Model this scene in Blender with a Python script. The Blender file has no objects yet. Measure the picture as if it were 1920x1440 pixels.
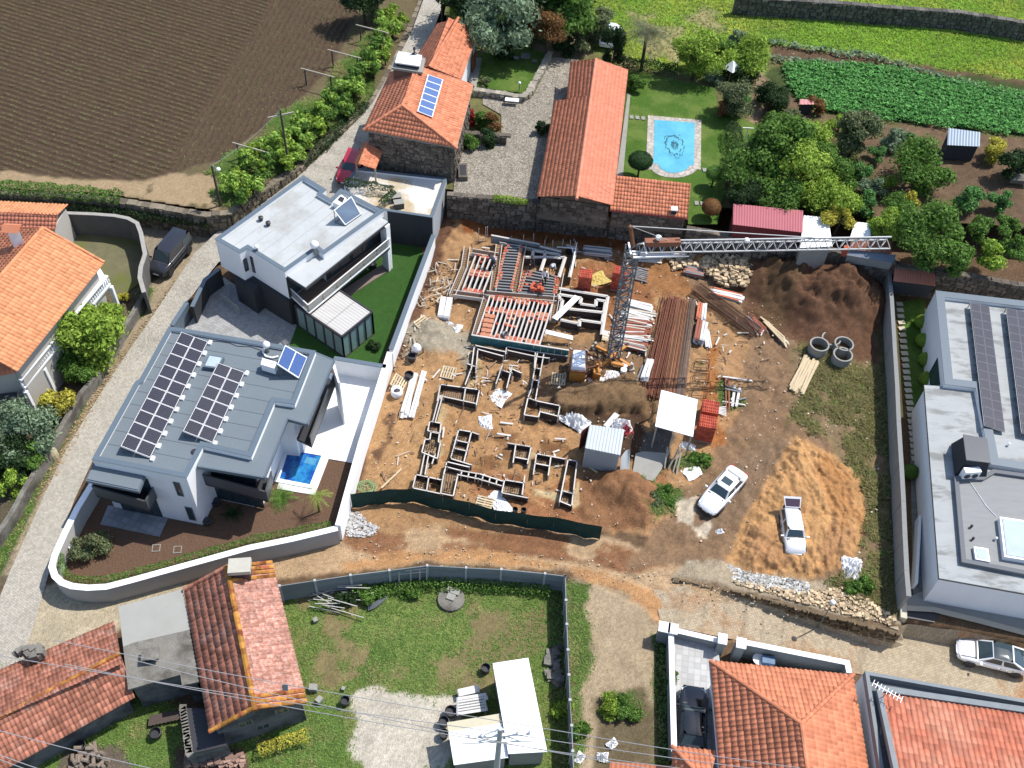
import bpy,bmesh,math,random
import numpy as np
from mathutils import Vector,Matrix
from mathutils.geometry import tessellate_polygon
random.seed(7);RNG=np.random.default_rng(7)
R=math.radians
SC=bpy.context.scene;COL=SC.collection
# ---------------- camera, sky, sun, exposure ----------------
CAM_H=62.0;FPX=1950.0;PITCH=R(50.5);ROLL=R(3.75)
_c,_s=math.cos(PITCH),math.sin(PITCH)
FW=np.array([0,_c,-_s]);_u=np.array([0,_s,_c]);_r=np.array([1.0,0,0])
RT=_r*math.cos(ROLL)+_u*math.sin(ROLL);UP=-_r*math.sin(ROLL)+_u*math.cos(ROLL)
cam=bpy.data.cameras.new('camera');co=bpy.data.objects.new('camera',cam);COL.objects.link(co)
co.matrix_world=Matrix(((RT[0],UP[0],-FW[0],0),(RT[1],UP[1],-FW[1],0),(RT[2],UP[2],-FW[2],CAM_H),(0,0,0,1)))
cam.sensor_fit='HORIZONTAL';cam.sensor_width=36;cam.lens=36*FPX/1920;cam.clip_end=5000;cam.clip_start=1
SC.camera=co
SUN_EL=58.0;SUN_AZ=31.0
world=bpy.data.worlds.new('World');SC.world=world;world.use_nodes=True
wn=world.node_tree;wn.nodes.clear()
sky=wn.nodes.new('ShaderNodeTexSky');sky.sky_type='NISHITA';sky.sun_disc=False
sky.sun_elevation=R(SUN_EL);sky.sun_rotation=R(90-SUN_AZ);sky.air_density=1.0;sky.dust_density=1.0
bg=wn.nodes.new('ShaderNodeBackground');bg.inputs[1].default_value=0.15
wo=wn.nodes.new('ShaderNodeOutputWorld');wn.links.new(sky.outputs[0],bg.inputs[0]);wn.links.new(bg.outputs[0],wo.inputs[0])
sl=bpy.data.lights.new('sun','SUN');sl.energy=4.3;sl.angle=R(0.5);sl.color=(1,0.955,0.89)
so=bpy.data.objects.new('sun',sl);COL.objects.link(so)
so.rotation_euler=Vector((math.cos(R(SUN_EL))*math.cos(R(SUN_AZ)),math.cos(R(SUN_EL))*math.sin(R(SUN_AZ)),math.sin(R(SUN_EL)))).to_track_quat('Z','Y').to_euler()
vs=SC.view_settings;SC.display_settings.display_device='sRGB'
vs.view_transform='Standard';vs.look='None';vs.exposure=0.45;vs.gamma=1.0;vs.use_curve_mapping=False
SC.cycles.max_bounces=6;SC.cycles.diffuse_bounces=3
# ---------------- placing helpers: a sight line of the survey photograph meets a height ----------------
def P(x,y,z=0.0):
 d=(x-960)/FPX*RT-(y-720)/FPX*UP+FW
 t=(z-CAM_H)/d[2]
 return Vector((d[0]*t,d[1]*t,z))
def PIX(xyz):
 v=np.asarray(xyz,float)-np.array([0,0,CAM_H])
 w=v@FW
 return np.stack([960+FPX*(v@RT)/w,720-FPX*(v@UP)/w],-1)
def sm(a,b,x):t=np.clip((x-a)/(b-a),0,1);return t*t*(3-2*t)
_W1=np.array(P(1262,1075))[:2];_W2=np.array(P(1692,1183))[:2]
_wd=(_W2-_W1);_wl=np.linalg.norm(_wd);_wd=_wd/_wl;_wnrm=np.array([_wd[1],-_wd[0]])
_W3=np.array(P(1692,1156))[:2];_e3=np.array(P(1960,1206))[:2]-_W3;_e3=_e3/np.linalg.norm(_e3);_n3=np.array([_e3[1],-_e3[0]])
def HZ(x,y):
 x=np.asarray(x,float);y=np.asarray(y,float)
 t=(x-_W1[0])*_wd[0]+(y-_W1[1])*_wd[1];s=(x-_W1[0])*_wnrm[0]+(y-_W1[1])*_wnrm[1]
 s2=(x-_W3[0])*_n3[0]+(y-_W3[1])*_n3[1];s=np.where(t>_wl,s2,s)
 return-1.7*sm(-4,_wl,t)*sm(0.0,0.5,s)
def GP(x,y,dz=0.0):
 z=0.0
 for _ in range(12):
  p=P(x,y,z);z=0.5*z+0.5*float(HZ(p.x,p.y))
 return Vector((p.x,p.y,z+dz))
def srgb(r,g,b,k=0.66):
 f=lambda c:(c/12.92 if c<=.04045 else((c+.055)/1.055)**2.4)
 c=[f(r/255)*k,f(g/255)*k,f(b/255)*k];g_=.3*c[0]+.6*c[1]+.1*c[2];return tuple(x*.9+g_*.1 for x in c)
 # ---------------- materials ----------------
MATS={}
def mat(name,col,rough=0.85,metal=0.0,var=0.25,scale=3.0,bump=0.0,bscale=20.0,col2=None,c2scale=0.8,c2lo=.45,c2hi=.62,vary=0.0,spec=0.35,alpha=1.0,wave=None,trans=0.0,detail=6.0,usecol=False,coat=0.0,stretch=None,leaf=0.0):
 if name in MATS:return MATS[name]
 m=bpy.data.materials.new(name);m.use_nodes=True;nt=m.node_tree;N=nt.nodes;L=nt.links
 b=N['Principled BSDF'];b.inputs['Roughness'].default_value=rough;b.inputs['Metallic'].default_value=metal
 b.inputs['Specular IOR Level'].default_value=spec;b.inputs['Alpha'].default_value=alpha
 b.inputs['Transmission Weight'].default_value=trans;b.inputs['Coat Weight'].default_value=coat
 geo=N.new('ShaderNodeNewGeometry');vec=geo.outputs['Position']
 if stretch:
  mp=N.new('ShaderNodeMapping');L.new(vec,mp.inputs[0]);mp.inputs['Scale'].default_value=stretch[1];mp.inputs['Rotation'].default_value=(0,0,stretch[0]);vec=mp.outputs[0]
 def noise(sc,det=detail):
  n=N.new('ShaderNodeTexNoise');n.inputs['Scale'].default_value=sc;n.inputs['Detail'].default_value=det;n.inputs['Roughness'].default_value=.65;L.new(vec,n.inputs['Vector']);return n.outputs['Fac']
 def mathn(op,a,bb,cl=False):
  n=N.new('ShaderNodeMath');n.operation=op;n.use_clamp=cl
  for i,v in enumerate((a,bb)):
   if isinstance(v,(int,float)):n.inputs[i].default_value=v
   else:L.new(v,n.inputs[i])
  return n.outputs[0]
 def mixc(f,a,bb):
  n=N.new('ShaderNodeMix');n.data_type='RGBA'
  if isinstance(f,(int,float)):n.inputs[0].default_value=f
  else:L.new(f,n.inputs[0])
  for i,v in((6,a),(7,bb)):
   if isinstance(v,tuple):n.inputs[i].default_value=(*v[:3],1)
   else:L.new(v,n.inputs[i])
  return n.outputs[2]
 def scalec(c,f):
  n=N.new('ShaderNodeVectorMath');n.operation='SCALE'
  if isinstance(c,tuple):n.inputs[0].default_value=c[:3]
  else:L.new(c,n.inputs[0])
  if isinstance(f,(int,float)):n.inputs[3].default_value=f
  else:L.new(f,n.inputs[3])
  return n.outputs[0]
 c=tuple(col)
 if usecol:
  a=N.new('ShaderNodeAttribute');a.attribute_name='Col';c=a.outputs['Color']
 if col2 is not None:
  mr=N.new('ShaderNodeMapRange');L.new(noise(c2scale),mr.inputs[0]);mr.inputs[1].default_value=c2lo;mr.inputs[2].default_value=c2hi
  c=mixc(mr.outputs[0],c,tuple(col2))
 if var>0:
  f=mathn('ADD',mathn('MULTIPLY',mathn('SUBTRACT',noise(scale),0.5),var*3.0),1.0);c=scalec(c,f)
 if vary>0:
  a=N.new('ShaderNodeAttribute');a.attribute_name='v'
  f=mathn('ADD',mathn('MULTIPLY',mathn('SUBTRACT',a.outputs['Fac'],0.5),vary*2.0),1.0);c=scalec(c,f)
 if wave:
  mp=N.new('ShaderNodeMapping');L.new(geo.outputs['Position'],mp.inputs[0]);mp.inputs['Rotation'].default_value=(0,0,wave[2])
  vo=N.new('ShaderNodeTexVoronoi');vo.feature='DISTANCE_TO_EDGE';vo.inputs['Scale'].default_value=1/wave[0];vo.inputs['Randomness'].default_value=wave[3]if len(wave)>3 else .35;L.new(mp.outputs[0],vo.inputs['Vector'])
  mr=N.new('ShaderNodeMapRange');L.new(vo.outputs['Distance'],mr.inputs[0]);mr.inputs[1].default_value=0.02;mr.inputs[2].default_value=0.16;mr.inputs[3].default_value=wave[1];mr.inputs[4].default_value=1
  c=scalec(c,mr.outputs[0])
  v2=N.new('ShaderNodeTexVoronoi');v2.inputs['Scale'].default_value=1/wave[0];v2.inputs['Randomness'].default_value=wave[3]if len(wave)>3 else .35;L.new(mp.outputs[0],v2.inputs['Vector'])
  sx=N.new('ShaderNodeSeparateXYZ');L.new(v2.outputs['Color'],sx.inputs[0])
  c=scalec(c,mathn('ADD',mathn('MULTIPLY',sx.outputs[0],.28),.86))
 if isinstance(c,tuple):b.inputs['Base Color'].default_value=(*c[:3],1)
 else:L.new(c,b.inputs['Base Color'])
 if bump>0:
  bp=N.new('ShaderNodeBump');bp.inputs['Strength'].default_value=min(1,bump);bp.inputs['Distance'].default_value=0.1*max(1,bump)
  L.new(noise(bscale,8),bp.inputs['Height']);L.new(bp.outputs[0],b.inputs['Normal'])
 if leaf:
  tr=N.new('ShaderNodeBsdfTranslucent');mx=N.new('ShaderNodeMixShader');mx.inputs[0].default_value=leaf
  if isinstance(c,tuple):tr.inputs[0].default_value=(*c[:3],1)
  else:L.new(c,tr.inputs[0])
  L.new(b.outputs[0],mx.inputs[1]);L.new(tr.outputs[0],mx.inputs[2]);L.new(mx.outputs[0],N['Material Output'].inputs[0])
 MATS[name]=m;return m
 # ---------------- mesh helpers ----------------
def tag(o,label=None,cat=None,group=None,kind=None):
 if label:o['label']=label
 if cat:o['category']=cat
 if group:o['group']=group
 if kind:o['kind']=kind
 return o
ORG={}
def thing(name,label,cat,loc=(0,0,0),rz=0.0,group=None):
 o=bpy.data.objects.new(name,None);COL.objects.link(o);o.location=loc;o.rotation_euler=(0,0,rz);o.empty_display_size=.2
 ORG[o.name]=Vector(loc);return tag(o,label,cat,group)
def link(name,me,parent=None,loc=None,kind=None,label=None):
 o=bpy.data.objects.new(name,me);COL.objects.link(o)
 if parent:o.parent=parent
 if loc is not None:o.location=loc
 if kind:o['kind']=kind
 if label:o['label']=label
 return o
class MB:
 def __init__(s):s.v=[];s.f=[];s.r=[]
 def face(s,pts,rv=0.5):
  n=len(s.v);s.v+=[tuple(p)for p in pts];s.f.append(tuple(range(n,n+len(pts))));s.r.append(rv)
 def add(s,vs_,fs,rv=0.5):
  n=len(s.v);s.v+=[tuple(p)for p in vs_]
  for f in fs:s.f.append(tuple(i+n for i in f));s.r.append(rv)
 def hexa(s,b4,t4,rv=0.5):
  s.add(list(b4)+list(t4),[(3,2,1,0),(4,5,6,7),(0,1,5,4),(1,2,6,5),(2,3,7,6),(3,0,4,7)],rv)
 def box(s,c,sx,sy,sz,rz=0.0,rv=0.5):
  ca,sa=math.cos(rz),math.sin(rz);q=[]
  for x,y in((-1,-1),(1,-1),(1,1),(-1,1)):
   x*=sx/2;y*=sy/2;q.append((c[0]+x*ca-y*sa,c[1]+x*sa+y*ca))
  s.hexa([(a,b,c[2])for a,b in q],[(a,b,c[2]+sz)for a,b in q],rv)
 def bar(s,a,b,w,h=None,rv=0.5):
  a=Vector(a);b=Vector(b);d=(b-a)
  if d.length<1e-6:return
  d.normalize();up=Vector((0,0,1))if abs(d.z)<.95 else Vector((1,0,0))
  x=d.cross(up).normalized()*w/2;y=x.cross(d).normalized()*(h or w)/2
  s.hexa([a-x-y,a+x-y,a+x+y,a-x+y][::-1],[b-x-y,b+x-y,b+x+y,b-x+y][::-1],rv)
 def prism(s,poly,z0,z1,rv=0.5):
  pts=[Vector((p[0],p[1],0))for p in poly]
  a=sum(pts[i].x*pts[(i+1)%len(pts)].y-pts[(i+1)%len(pts)].x*pts[i].y for i in range(len(pts)))
  if a<0:pts=pts[::-1]
  n=len(pts);b=[(p.x,p.y,z0)for p in pts];t=[(p.x,p.y,z1)for p in pts]
  base=len(s.v);s.v+=b+t
  for tri in tessellate_polygon([pts]):
   i,j,k=tri;cr=(pts[j]-pts[i]).cross(pts[k]-pts[i]).z
   if cr<0:j,k=k,j
   s.f.append((base+n+i,base+n+j,base+n+k));s.r.append(rv);s.f.append((base+k,base+j,base+i));s.r.append(rv)
  for i in range(n):
   j=(i+1)%n;s.f.append((base+i,base+j,base+n+j,base+n+i));s.r.append(rv)
 def tube(s,a,b,r0,r1=None,n=8,rv=0.5,caps=True):
  a=Vector(a);b=Vector(b);r1=r0 if r1 is None else r1;d=(b-a).normalized()
  up=Vector((0,0,1))if abs(d.z)<.95 else Vector((1,0,0));x=d.cross(up).normalized();y=d.cross(x).normalized()
  vs_=[a+(x*math.cos(2*math.pi*i/n)+y*math.sin(2*math.pi*i/n))*r0 for i in range(n)]+[b+(x*math.cos(2*math.pi*i/n)+y*math.sin(2*math.pi*i/n))*r1 for i in range(n)]
  fs=[(i,(i+1)%n,n+(i+1)%n,n+i)for i in range(n)]
  if caps:fs+=[tuple(range(n))[::-1],tuple(range(n,2*n))]
  s.add(vs_,fs,rv)
 def path(s,pts,r,n=6):
  for a,b in zip(pts[:-1],pts[1:]):s.tube(a,b,r,r,n,caps=False)
 def lathe(s,c,prof,n=16,rv=.5):
  vs_=[]
  for r_,z in prof:vs_+=[(c[0]+r_*math.cos(2*math.pi*i/n),c[1]+r_*math.sin(2*math.pi*i/n),c[2]+z)for i in range(n)]
  fs=[(k*n+i,k*n+(i+1)%n,(k+1)*n+(i+1)%n,(k+1)*n+i)for k in range(len(prof)-1)for i in range(n)]
  s.add(vs_,fs,rv)
 def build(s,name,m,parent=None,org=None,kind=None,label=None,smooth=False):
  if org is None and parent is not None:
   org=ORG.get(parent.name,None)
   if org is None:org=Vector((0,0,0))
  o3=org if org is not None else Vector((0,0,0))
  if parent is None and org is None and s.v:
   a=np.array(s.v);o3=Vector(((a[:,0].min()+a[:,0].max())/2,(a[:,1].min()+a[:,1].max())/2,a[:,2].min()))
  me=bpy.data.meshes.new(name)
  me.from_pydata([(x-o3[0],y-o3[1],z-o3[2])for x,y,z in s.v],[],s.f)
  at=me.attributes.new('v','FLOAT','FACE');at.data.foreach_set('value',s.r)
  if smooth:me.shade_smooth()
  me.materials.append(m);me.update()
  o=link(name,me,parent,None if parent else o3,kind,label)
  ORG[o.name]=Vector(o3)
  return o
def np_mesh(name,verts,faces,m,v=None,cols=None,smooth=False):
 me=bpy.data.meshes.new(name);verts=np.asarray(verts,np.float32);faces=np.asarray(faces,np.int32)
 nf,k=faces.shape
 me.vertices.add(len(verts));me.vertices.foreach_set('co',verts.ravel())
 me.loops.add(nf*k);me.loops.foreach_set('vertex_index',faces.ravel())
 me.polygons.add(nf);me.polygons.foreach_set('loop_start',np.arange(0,nf*k,k,dtype=np.int32));me.polygons.foreach_set('loop_total',np.full(nf,k,np.int32))
 if v is not None:me.attributes.new('v','FLOAT','FACE').data.foreach_set('value',np.asarray(v,np.float32))
 if cols is not None:
  c4=np.ones((len(verts),4),np.float32);c4[:,:3]=cols;me.attributes.new('Col','FLOAT_COLOR','POINT').data.foreach_set('color',c4.ravel())
 me.update(calc_edges=True)
 if smooth:me.shade_smooth()
 me.materials.append(m);return me
def _h(ix,iy,seed):
 h=(ix.astype(np.int64)*374761393+iy.astype(np.int64)*668265263+seed*69069)&0xffffffff
 h=((h^(h>>13))*1274126177)&0xffffffff
 return((h^(h>>16))&0xffff)/65535.0
def vnoise(x,y,seed=0):
 x=np.asarray(x,float);y=np.asarray(y,float)
 ix=np.floor(x);iy=np.floor(y);fx=x-ix;fy=y-iy;fx=fx*fx*(3-2*fx);fy=fy*fy*(3-2*fy)
 a=_h(ix,iy,seed);b=_h(ix+1,iy,seed);c=_h(ix,iy+1,seed);d=_h(ix+1,iy+1,seed)
 return(a*(1-fx)+b*fx)*(1-fy)+(c*(1-fx)+d*fx)*fy
def fbm(x,y,s=1.0,seed=0,o=4):
 t=0;a=.5;n=0
 for i in range(o):t=t+a*vnoise(x*s,y*s,seed+i*17);n+=a;a*=.5;s*=2.1
 return t/n
def sdf(px,py,poly):
 poly=np.asarray(poly,float);n=len(poly);d=np.full(px.shape,1e9);ins=np.zeros(px.shape,bool)
 for i in range(n):
  a=poly[i];b=poly[(i+1)%n];e=b-a;w0=px-a[0];w1=py-a[1]
  t=np.clip((w0*e[0]+w1*e[1])/(e@e+1e-9),0,1)
  d=np.minimum(d,(w0-e[0]*t)**2+(w1-e[1]*t)**2)
  if a[1]!=b[1]:
   cnd=((a[1]>py)!=(b[1]>py))&(px<(b[0]-a[0])*(py-a[1])/(b[1]-a[1])+a[0]);ins^=cnd
 return np.where(ins,1,-1)*np.sqrt(d)
def painted_grid(name,x0,x1,y0,y1,cell,zfun,zones,m,clip=None,base=(120,95,70),amp=.22,blend=None):
 """a sheet of ground; zones = (polygon in survey coordinates, surface colour, edge width, raggedness)"""
 nx=int((x1-x0)/cell)+1;ny=int((y1-y0)/cell)+1
 X,Y=np.meshgrid(np.linspace(x0,x1,nx),np.linspace(y0,y1,ny));X=X.ravel();Y=Y.ravel()
 Z0=zfun(X,Y,True);Z=zfun(X,Y,False);pix=PIX(np.stack([X,Y,Z0],-1));px,py=pix[:,0],pix[:,1]
 col=np.tile(np.array(srgb(*base)),(len(X),1));green=np.zeros(len(X))
 n1=fbm(X,Y,.55,3);n2=fbm(X,Y,1.6,9)
 for i,zn in enumerate(zones):
  poly,c,w,rag=zn[:4];opt=zn[4]if len(zn)>4 else{}
  d=sdf(px,py,poly)+(n1-.5)*rag*2+(n2-.5)*rag*1.2
  wt=sm(-w,w,d)*opt.get('op',1.0)
  if 'patch' in opt:
   ps,th,sd=opt['patch'];wt=wt*sm(th-.05,th+.05,fbm(X,Y,ps,40+sd,5))
  cc=np.array(srgb(*c));col=col*(1-wt[:,None])+cc*wt[:,None]
  green=green*(1-wt)+wt*opt.get('g',0.0)
 col=col*(1+amp*2*(fbm(X,Y,1.1,21,5)-.5))[:,None]*(1+amp*1.4*(RNG.random(len(X))-.5))[:,None]
 idx=np.arange(nx*ny).reshape(ny,nx);F=np.stack([idx[:-1,:-1],idx[:-1,1:],idx[1:,1:],idx[1:,:-1]],-1).reshape(-1,4)
 if clip is not None:
  ins=sdf(px,py,clip)>0;F=F[ins[F].sum(1)>=2]
 me=np_mesh(name,np.stack([X,Y,Z],-1),F,m,cols=np.clip(col,0,1),smooth=True)
 o=link(name,me,kind='structure')
 return o,dict(X=X,Y=Y,Z=Z,px=px,py=py,green=green,F=F)
def tufts(name,pts,hgt,wid,m,label,n=3,droop=1.5,cat='plants'):
 """many small grass or weed tufts as one mesh; pts Nx3"""
 pts=np.asarray(pts);k=len(pts)
 if k==0:return
 V=[];H=.6*hgt*(.5+RNG.random(k))
 for j in range(n):
  a=RNG.random(k)*6.283;dx=np.cos(a);dy=np.sin(a);w=wid*(.6+.8*RNG.random(k));off=RNG.normal(0,wid*1.2,(k,2))
  bx=pts[:,0]+off[:,0];by=pts[:,1]+off[:,1];bz=pts[:,2]-.02
  V.append(np.stack([np.stack([bx-dy*w,by+dx*w,bz],-1),np.stack([bx+dy*w,by-dx*w,bz],-1),np.stack([bx+dx*H*droop,by+dy*H*droop,bz+H],-1)],1))
 V=np.concatenate(V).reshape(-1,3);F=np.arange(len(V)).reshape(-1,3)
 me=np_mesh(name,V,F,m,v=RNG.random(len(F)))
 o=link(name,me);tag(o,label,cat,kind='stuff');return o
def inside_pts(n,poly,z,seed=0):
 """random points over a polygon given in survey coordinates"""
 w=[P(x,y,z)for x,y in poly];a=np.array([(p.x,p.y)for p in w]);out=[]
 tries=0
 while sum(len(o)for o in out)<n and tries<60:
  q=RNG.random((n*2,2))*(a.max(0)-a.min(0))+a.min(0);out.append(q[sdf(q[:,0],q[:,1],a)>0]);tries+=1
 q=np.concatenate(out)[:n];return np.concatenate([q,np.full((len(q),1),z)],1)
def flat(name,poly,z,m,kind='structure',thick=0.0,world_poly=None):
 """a level sheet or slab whose outline is given in survey coordinates at height z"""
 b=MB();w=world_poly or[P(x,y,z)for x,y in poly]
 b.prism([(p[0],p[1])for p in w],z-max(thick,.06),z)
 return b.build(name,m,kind=kind)
def WP(poly,z):return[(P(x,y,z).x,P(x,y,z).y)for x,y in poly]
def offset_poly(w,d):
 a=sum(w[i][0]*w[(i+1)%len(w)][1]-w[(i+1)%len(w)][0]*w[i][1]for i in range(len(w)));sgn=1 if a>0 else-1
 out=[];n=len(w)
 for i in range(n):
  p0,p1,p2=Vector(w[i-1]),Vector(w[i]),Vector(w[(i+1)%n]);d1=(p1-p0).normalized();d2=(p2-p1).normalized()
  n1=Vector((-d1.y,d1.x))*sgn;n2=Vector((-d2.y,d2.x))*sgn;bis=(n1+n2);k=1+n1.dot(n2)
  out.append(tuple(p1+bis*(d/max(k,.25))))
 return out
 # ---------------- materials used widely ----------------
M_ground=mat('ground_earth',(.2,.15,.1),.95,var=.32,scale=6,bump=1.2,bscale=10,usecol=True,spec=.1)
M_soilsheet=mat('soil_sheet',srgb(124,96,76),.95,var=.2,scale=6,bump=1.2,bscale=9,spec=.1)
M_cobble=mat('granite_cobbles',srgb(200,192,176),.85,var=.14,scale=.35,wave=(.15,.66,.5,.5),bump=.6,bscale=6,spec=.25)
M_cobble2=mat('tan_cobbles',srgb(196,178,148),.88,var=.16,scale=.3,wave=(.17,.72,-.35,.25),col2=srgb(186,138,92),c2scale=.16,c2lo=.5,c2hi=.62,bump=.6,bscale=6,spec=.2)
M_gravelyard=mat('pebble_paving',srgb(192,182,164),.9,var=.2,scale=.6,wave=(.24,.5,.2,.8),bump=1.5,bscale=9,spec=.2)
M_lawn=mat('mown_lawn',srgb(88,128,38),.95,var=.22,scale=1.1,bump=1.2,bscale=16,col2=srgb(120,146,60),c2scale=.35,spec=.1)
M_lawn2=mat('artificial_lawn',srgb(62,104,40),.95,var=.2,scale=1.6,bump=.8,bscale=16,spec=.1)
M_stone=mat('granite_masonry',srgb(128,118,106),.92,var=.3,scale=1.2,bump=1.5,bscale=5,vary=.42,spec=.15)
M_white=mat('white_render',(.76,.77,.775),.85,var=.05,scale=1.2,spec=.2,stretch=(0,(1,1,.15)))
M_black=mat('anthracite_render',(.035,.038,.043),.8,var=.1,scale=1,spec=.2)
M_zinc=mat('blue_grey_coping',srgb(105,122,136),.5,var=.06,scale=2,spec=.4)
M_roofgrey=mat('pale_roof_membrane',srgb(204,208,208),.8,var=.06,scale=.5,col2=srgb(182,183,178),c2scale=.3,c2lo=.5,c2hi=.66,bump=.15,bscale=3,spec=.2)
M_slate=mat('mineral_felt',srgb(128,140,148),.9,var=.05,scale=.7,bump=.3,bscale=30,spec=.15)
M_concrete=mat('concrete',srgb(172,170,162),.9,var=.14,scale=1.3,bump=.4,bscale=12,spec=.2)
M_oldconc=mat('weathered_concrete',srgb(152,148,138),.92,var=.2,scale=1.5,col2=srgb(105,100,92),c2scale=.5,bump=.8,bscale=10,spec=.15)
M_fencec=mat('precast_concrete',srgb(150,158,162),.88,var=.14,scale=1.6,bump=.3,bscale=12,vary=.15,spec=.2)
M_wood=mat('weathered_planks',srgb(196,186,170),.85,var=.18,scale=4,vary=.35,bump=.3,bscale=20,spec=.15)
M_wood2=mat('pale_new_timber',srgb(222,200,160),.85,var=.12,scale=5,vary=.2,spec=.15)
M_form=mat('shuttering_board',srgb(98,84,78),.85,var=.25,scale=3,vary=.35,spec=.15)
M_rust=mat('rusty_steel',srgb(122,78,56),.8,metal=0,var=.35,scale=3,vary=.5,spec=.2)
M_terra=mat('hollow_clay_block',srgb(205,98,66),.9,var=.12,scale=5,vary=.25,spec=.15)
M_peach=mat('pale_clay_block',srgb(236,158,120),.9,var=.1,scale=5,vary=.22,spec=.15)
M_glass=mat('window_glass',(.03,.05,.06),.06,var=0,spec=.8)
M_glassb=mat('pale_green_glass',(.16,.24,.24),.08,var=.1,scale=.8,spec=.8)
M_railg=mat('balustrade_glass',(.35,.38,.36),.05,var=0,spec=.7,alpha=.45)
M_steel=mat('galvanised_steel',srgb(150,155,160),.45,metal=.6,var=.1,spec=.5)
M_dark=mat('dark_metal',(.03,.03,.035),.5,var=.1,spec=.4)
M_pole=mat('creosoted_pole',srgb(95,88,80),.9,var=.2,scale=2,spec=.15)
M_whitem=mat('white_metal',(.8,.8,.8),.45,var=.03,spec=.4)
M_tile=mat('clay_roof_tile',srgb(232,142,100),.8,var=.1,scale=.8,vary=.2,spec=.2)
M_tile_or=mat('orange_roof_tile',srgb(236,156,102),.8,var=.1,scale=.9,vary=.16,spec=.2)
M_tile_pk=mat('new_red_roof_tile',srgb(240,148,114),.8,var=.07,scale=.7,vary=.12,spec=.2)
M_tile_old=mat('weathered_roof_tile',srgb(190,122,96),.88,var=.25,scale=2.2,vary=.34,col2=srgb(196,150,132),c2scale=.8,c2lo=.52,c2hi=.7,spec=.15)
M_tile_pale=mat('lichened_pale_tile',srgb(196,134,114),.88,var=.28,scale=2.6,vary=.22,col2=srgb(222,176,158),c2scale=5,c2lo=.46,c2hi=.6,spec=.15)
M_lichen=mat('orange_lichened_tile',srgb(206,144,52),.9,var=.3,scale=3,vary=.4,col2=srgb(170,90,60),c2scale=2,spec=.1)
M_white_sheet=mat('white_sheet_metal',(.82,.83,.83),.5,var=.04,scale=1,spec=.3)
M_net=mat('green_shade_net',(.012,.045,.038),.8,var=.3,scale=2,spec=.25)
M_pv=mat('solar_cells',(.012,.014,.03),.18,var=.15,scale=2,vary=.3,spec=.6)
M_pvb=mat('blue_solar_cells',(.045,.09,.24),.2,var=.1,vary=.15,spec=.6)
M_bark=mat('tree_bark',srgb(96,82,66),.95,var=.3,scale=5,spec=.1)
M_rubber=mat('tyre_rubber',(.02,.02,.02),.8,var=0,spec=.2)
M_grass=mat('grass_blades',srgb(108,136,62,k=1.2),.9,var=.2,scale=.9,col2=srgb(150,146,92,k=1.1),c2scale=.5,c2lo=.5,c2hi=.66,vary=.45,spec=.1,leaf=.4)
M_weed=mat('dry_weeds',srgb(132,124,80,k=1.1),.9,var=.15,scale=.5,vary=.5,spec=.1,leaf=.4)
M_yel=mat('yellow_green_grass',srgb(134,172,44,k=1.2),.9,var=.3,scale=.15,col2=srgb(176,184,60,k=1.2),c2scale=.12,vary=.4,spec=.1,leaf=.4)
M_potato=mat('potato_leaves',srgb(84,140,66,k=1.3),.85,var=.1,vary=.5,spec=.2,leaf=.35)
M_seed=mat('young_maize',srgb(132,134,84),.9,var=.1,vary=.3,spec=.1)
M_rock=mat('pale_rubble',srgb(212,186,148),.92,var=.2,scale=3,vary=.5,spec=.15)
M_gravel=mat('grey_gravel',srgb(200,198,192),.92,var=.2,scale=3,vary=.55,spec=.15)
M_plast=mat('white_plastic',(.8,.81,.82),.5,var=.06,scale=3,vary=.15,spec=.3)
# ---------------- ground ----------------
_mound_px=[(1520,545,5.2,1.5),(1600,560,4.2,1.5),(1450,520,3.6,1.2),(1560,600,4.5,.8),(1350,492,3.4,.9),(1165,915,2.3,.9),(1130,752,2.0,.4),(1210,950,2.4,.5),(1180,735,2.2,.4),(820,640,2.8,.55),(795,600,2,.3),(1330,1075,2.5,.2),(860,420,3,.7),(840,470,2.6,.6)]
_PLAT=[(np.array([(1060,732),(1110,726),(1190,722),(1215,745),(1200,772),(1060,775),(1038,752)],float),.75),(np.array([(1225,760),(1245,742),(1250,800),(1225,800)],float),.5),(np.array([(1490,815),(1560,850),(1610,900),(1625,970),(1600,1050),(1520,1085),(1400,1075),(1375,1050),(1410,970),(1450,890)],float),.5)]
MOUNDS=[(P(a,b).x,P(a,b).y,r,h)for a,b,r,h in _mound_px]
TRK=[[(1290,545),(1420,640),(1480,700),(1450,800),(1370,880),(1270,990),(1180,1050)],[(1520,830),(1560,900),(1575,980)],[(1490,850),(1540,950),(1530,1040)],[(1470,840),(1500,920),(1560,1060)],[(1520,860),(1600,980),(1580,1060)],[(1400,1060),(1450,960),(1470,860)],[(1440,1070),(1480,1000),(1530,1075)],[(1480,880),(1600,885)],[(1290,960),(1350,1000),(1450,1050)],[(700,1030),(900,1020),(1100,1060),(1250,1140)],[(640,1075),(900,1045),(1150,1085),(1350,1180)]]
TRKW=[[np.array(P(*q))[:2]for q in t]for t in TRK]
def polydist(X,Y,line):
 d=np.full(X.shape,1e9)
 for a,b in zip(line[:-1],line[1:]):
  e=b-a;t=np.clip(((X-a[0])*e[0]+(Y-a[1])*e[1])/(e@e),0,1);d=np.minimum(d,np.hypot(X-a[0]-e[0]*t,Y-a[1]-e[1]*t))
 return d
_site=[(838,405),(1010,430),(1290,440),(1660,505),(1690,1130),(1270,1060),(1130,1000),(660,1000),(740,640)]
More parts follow.
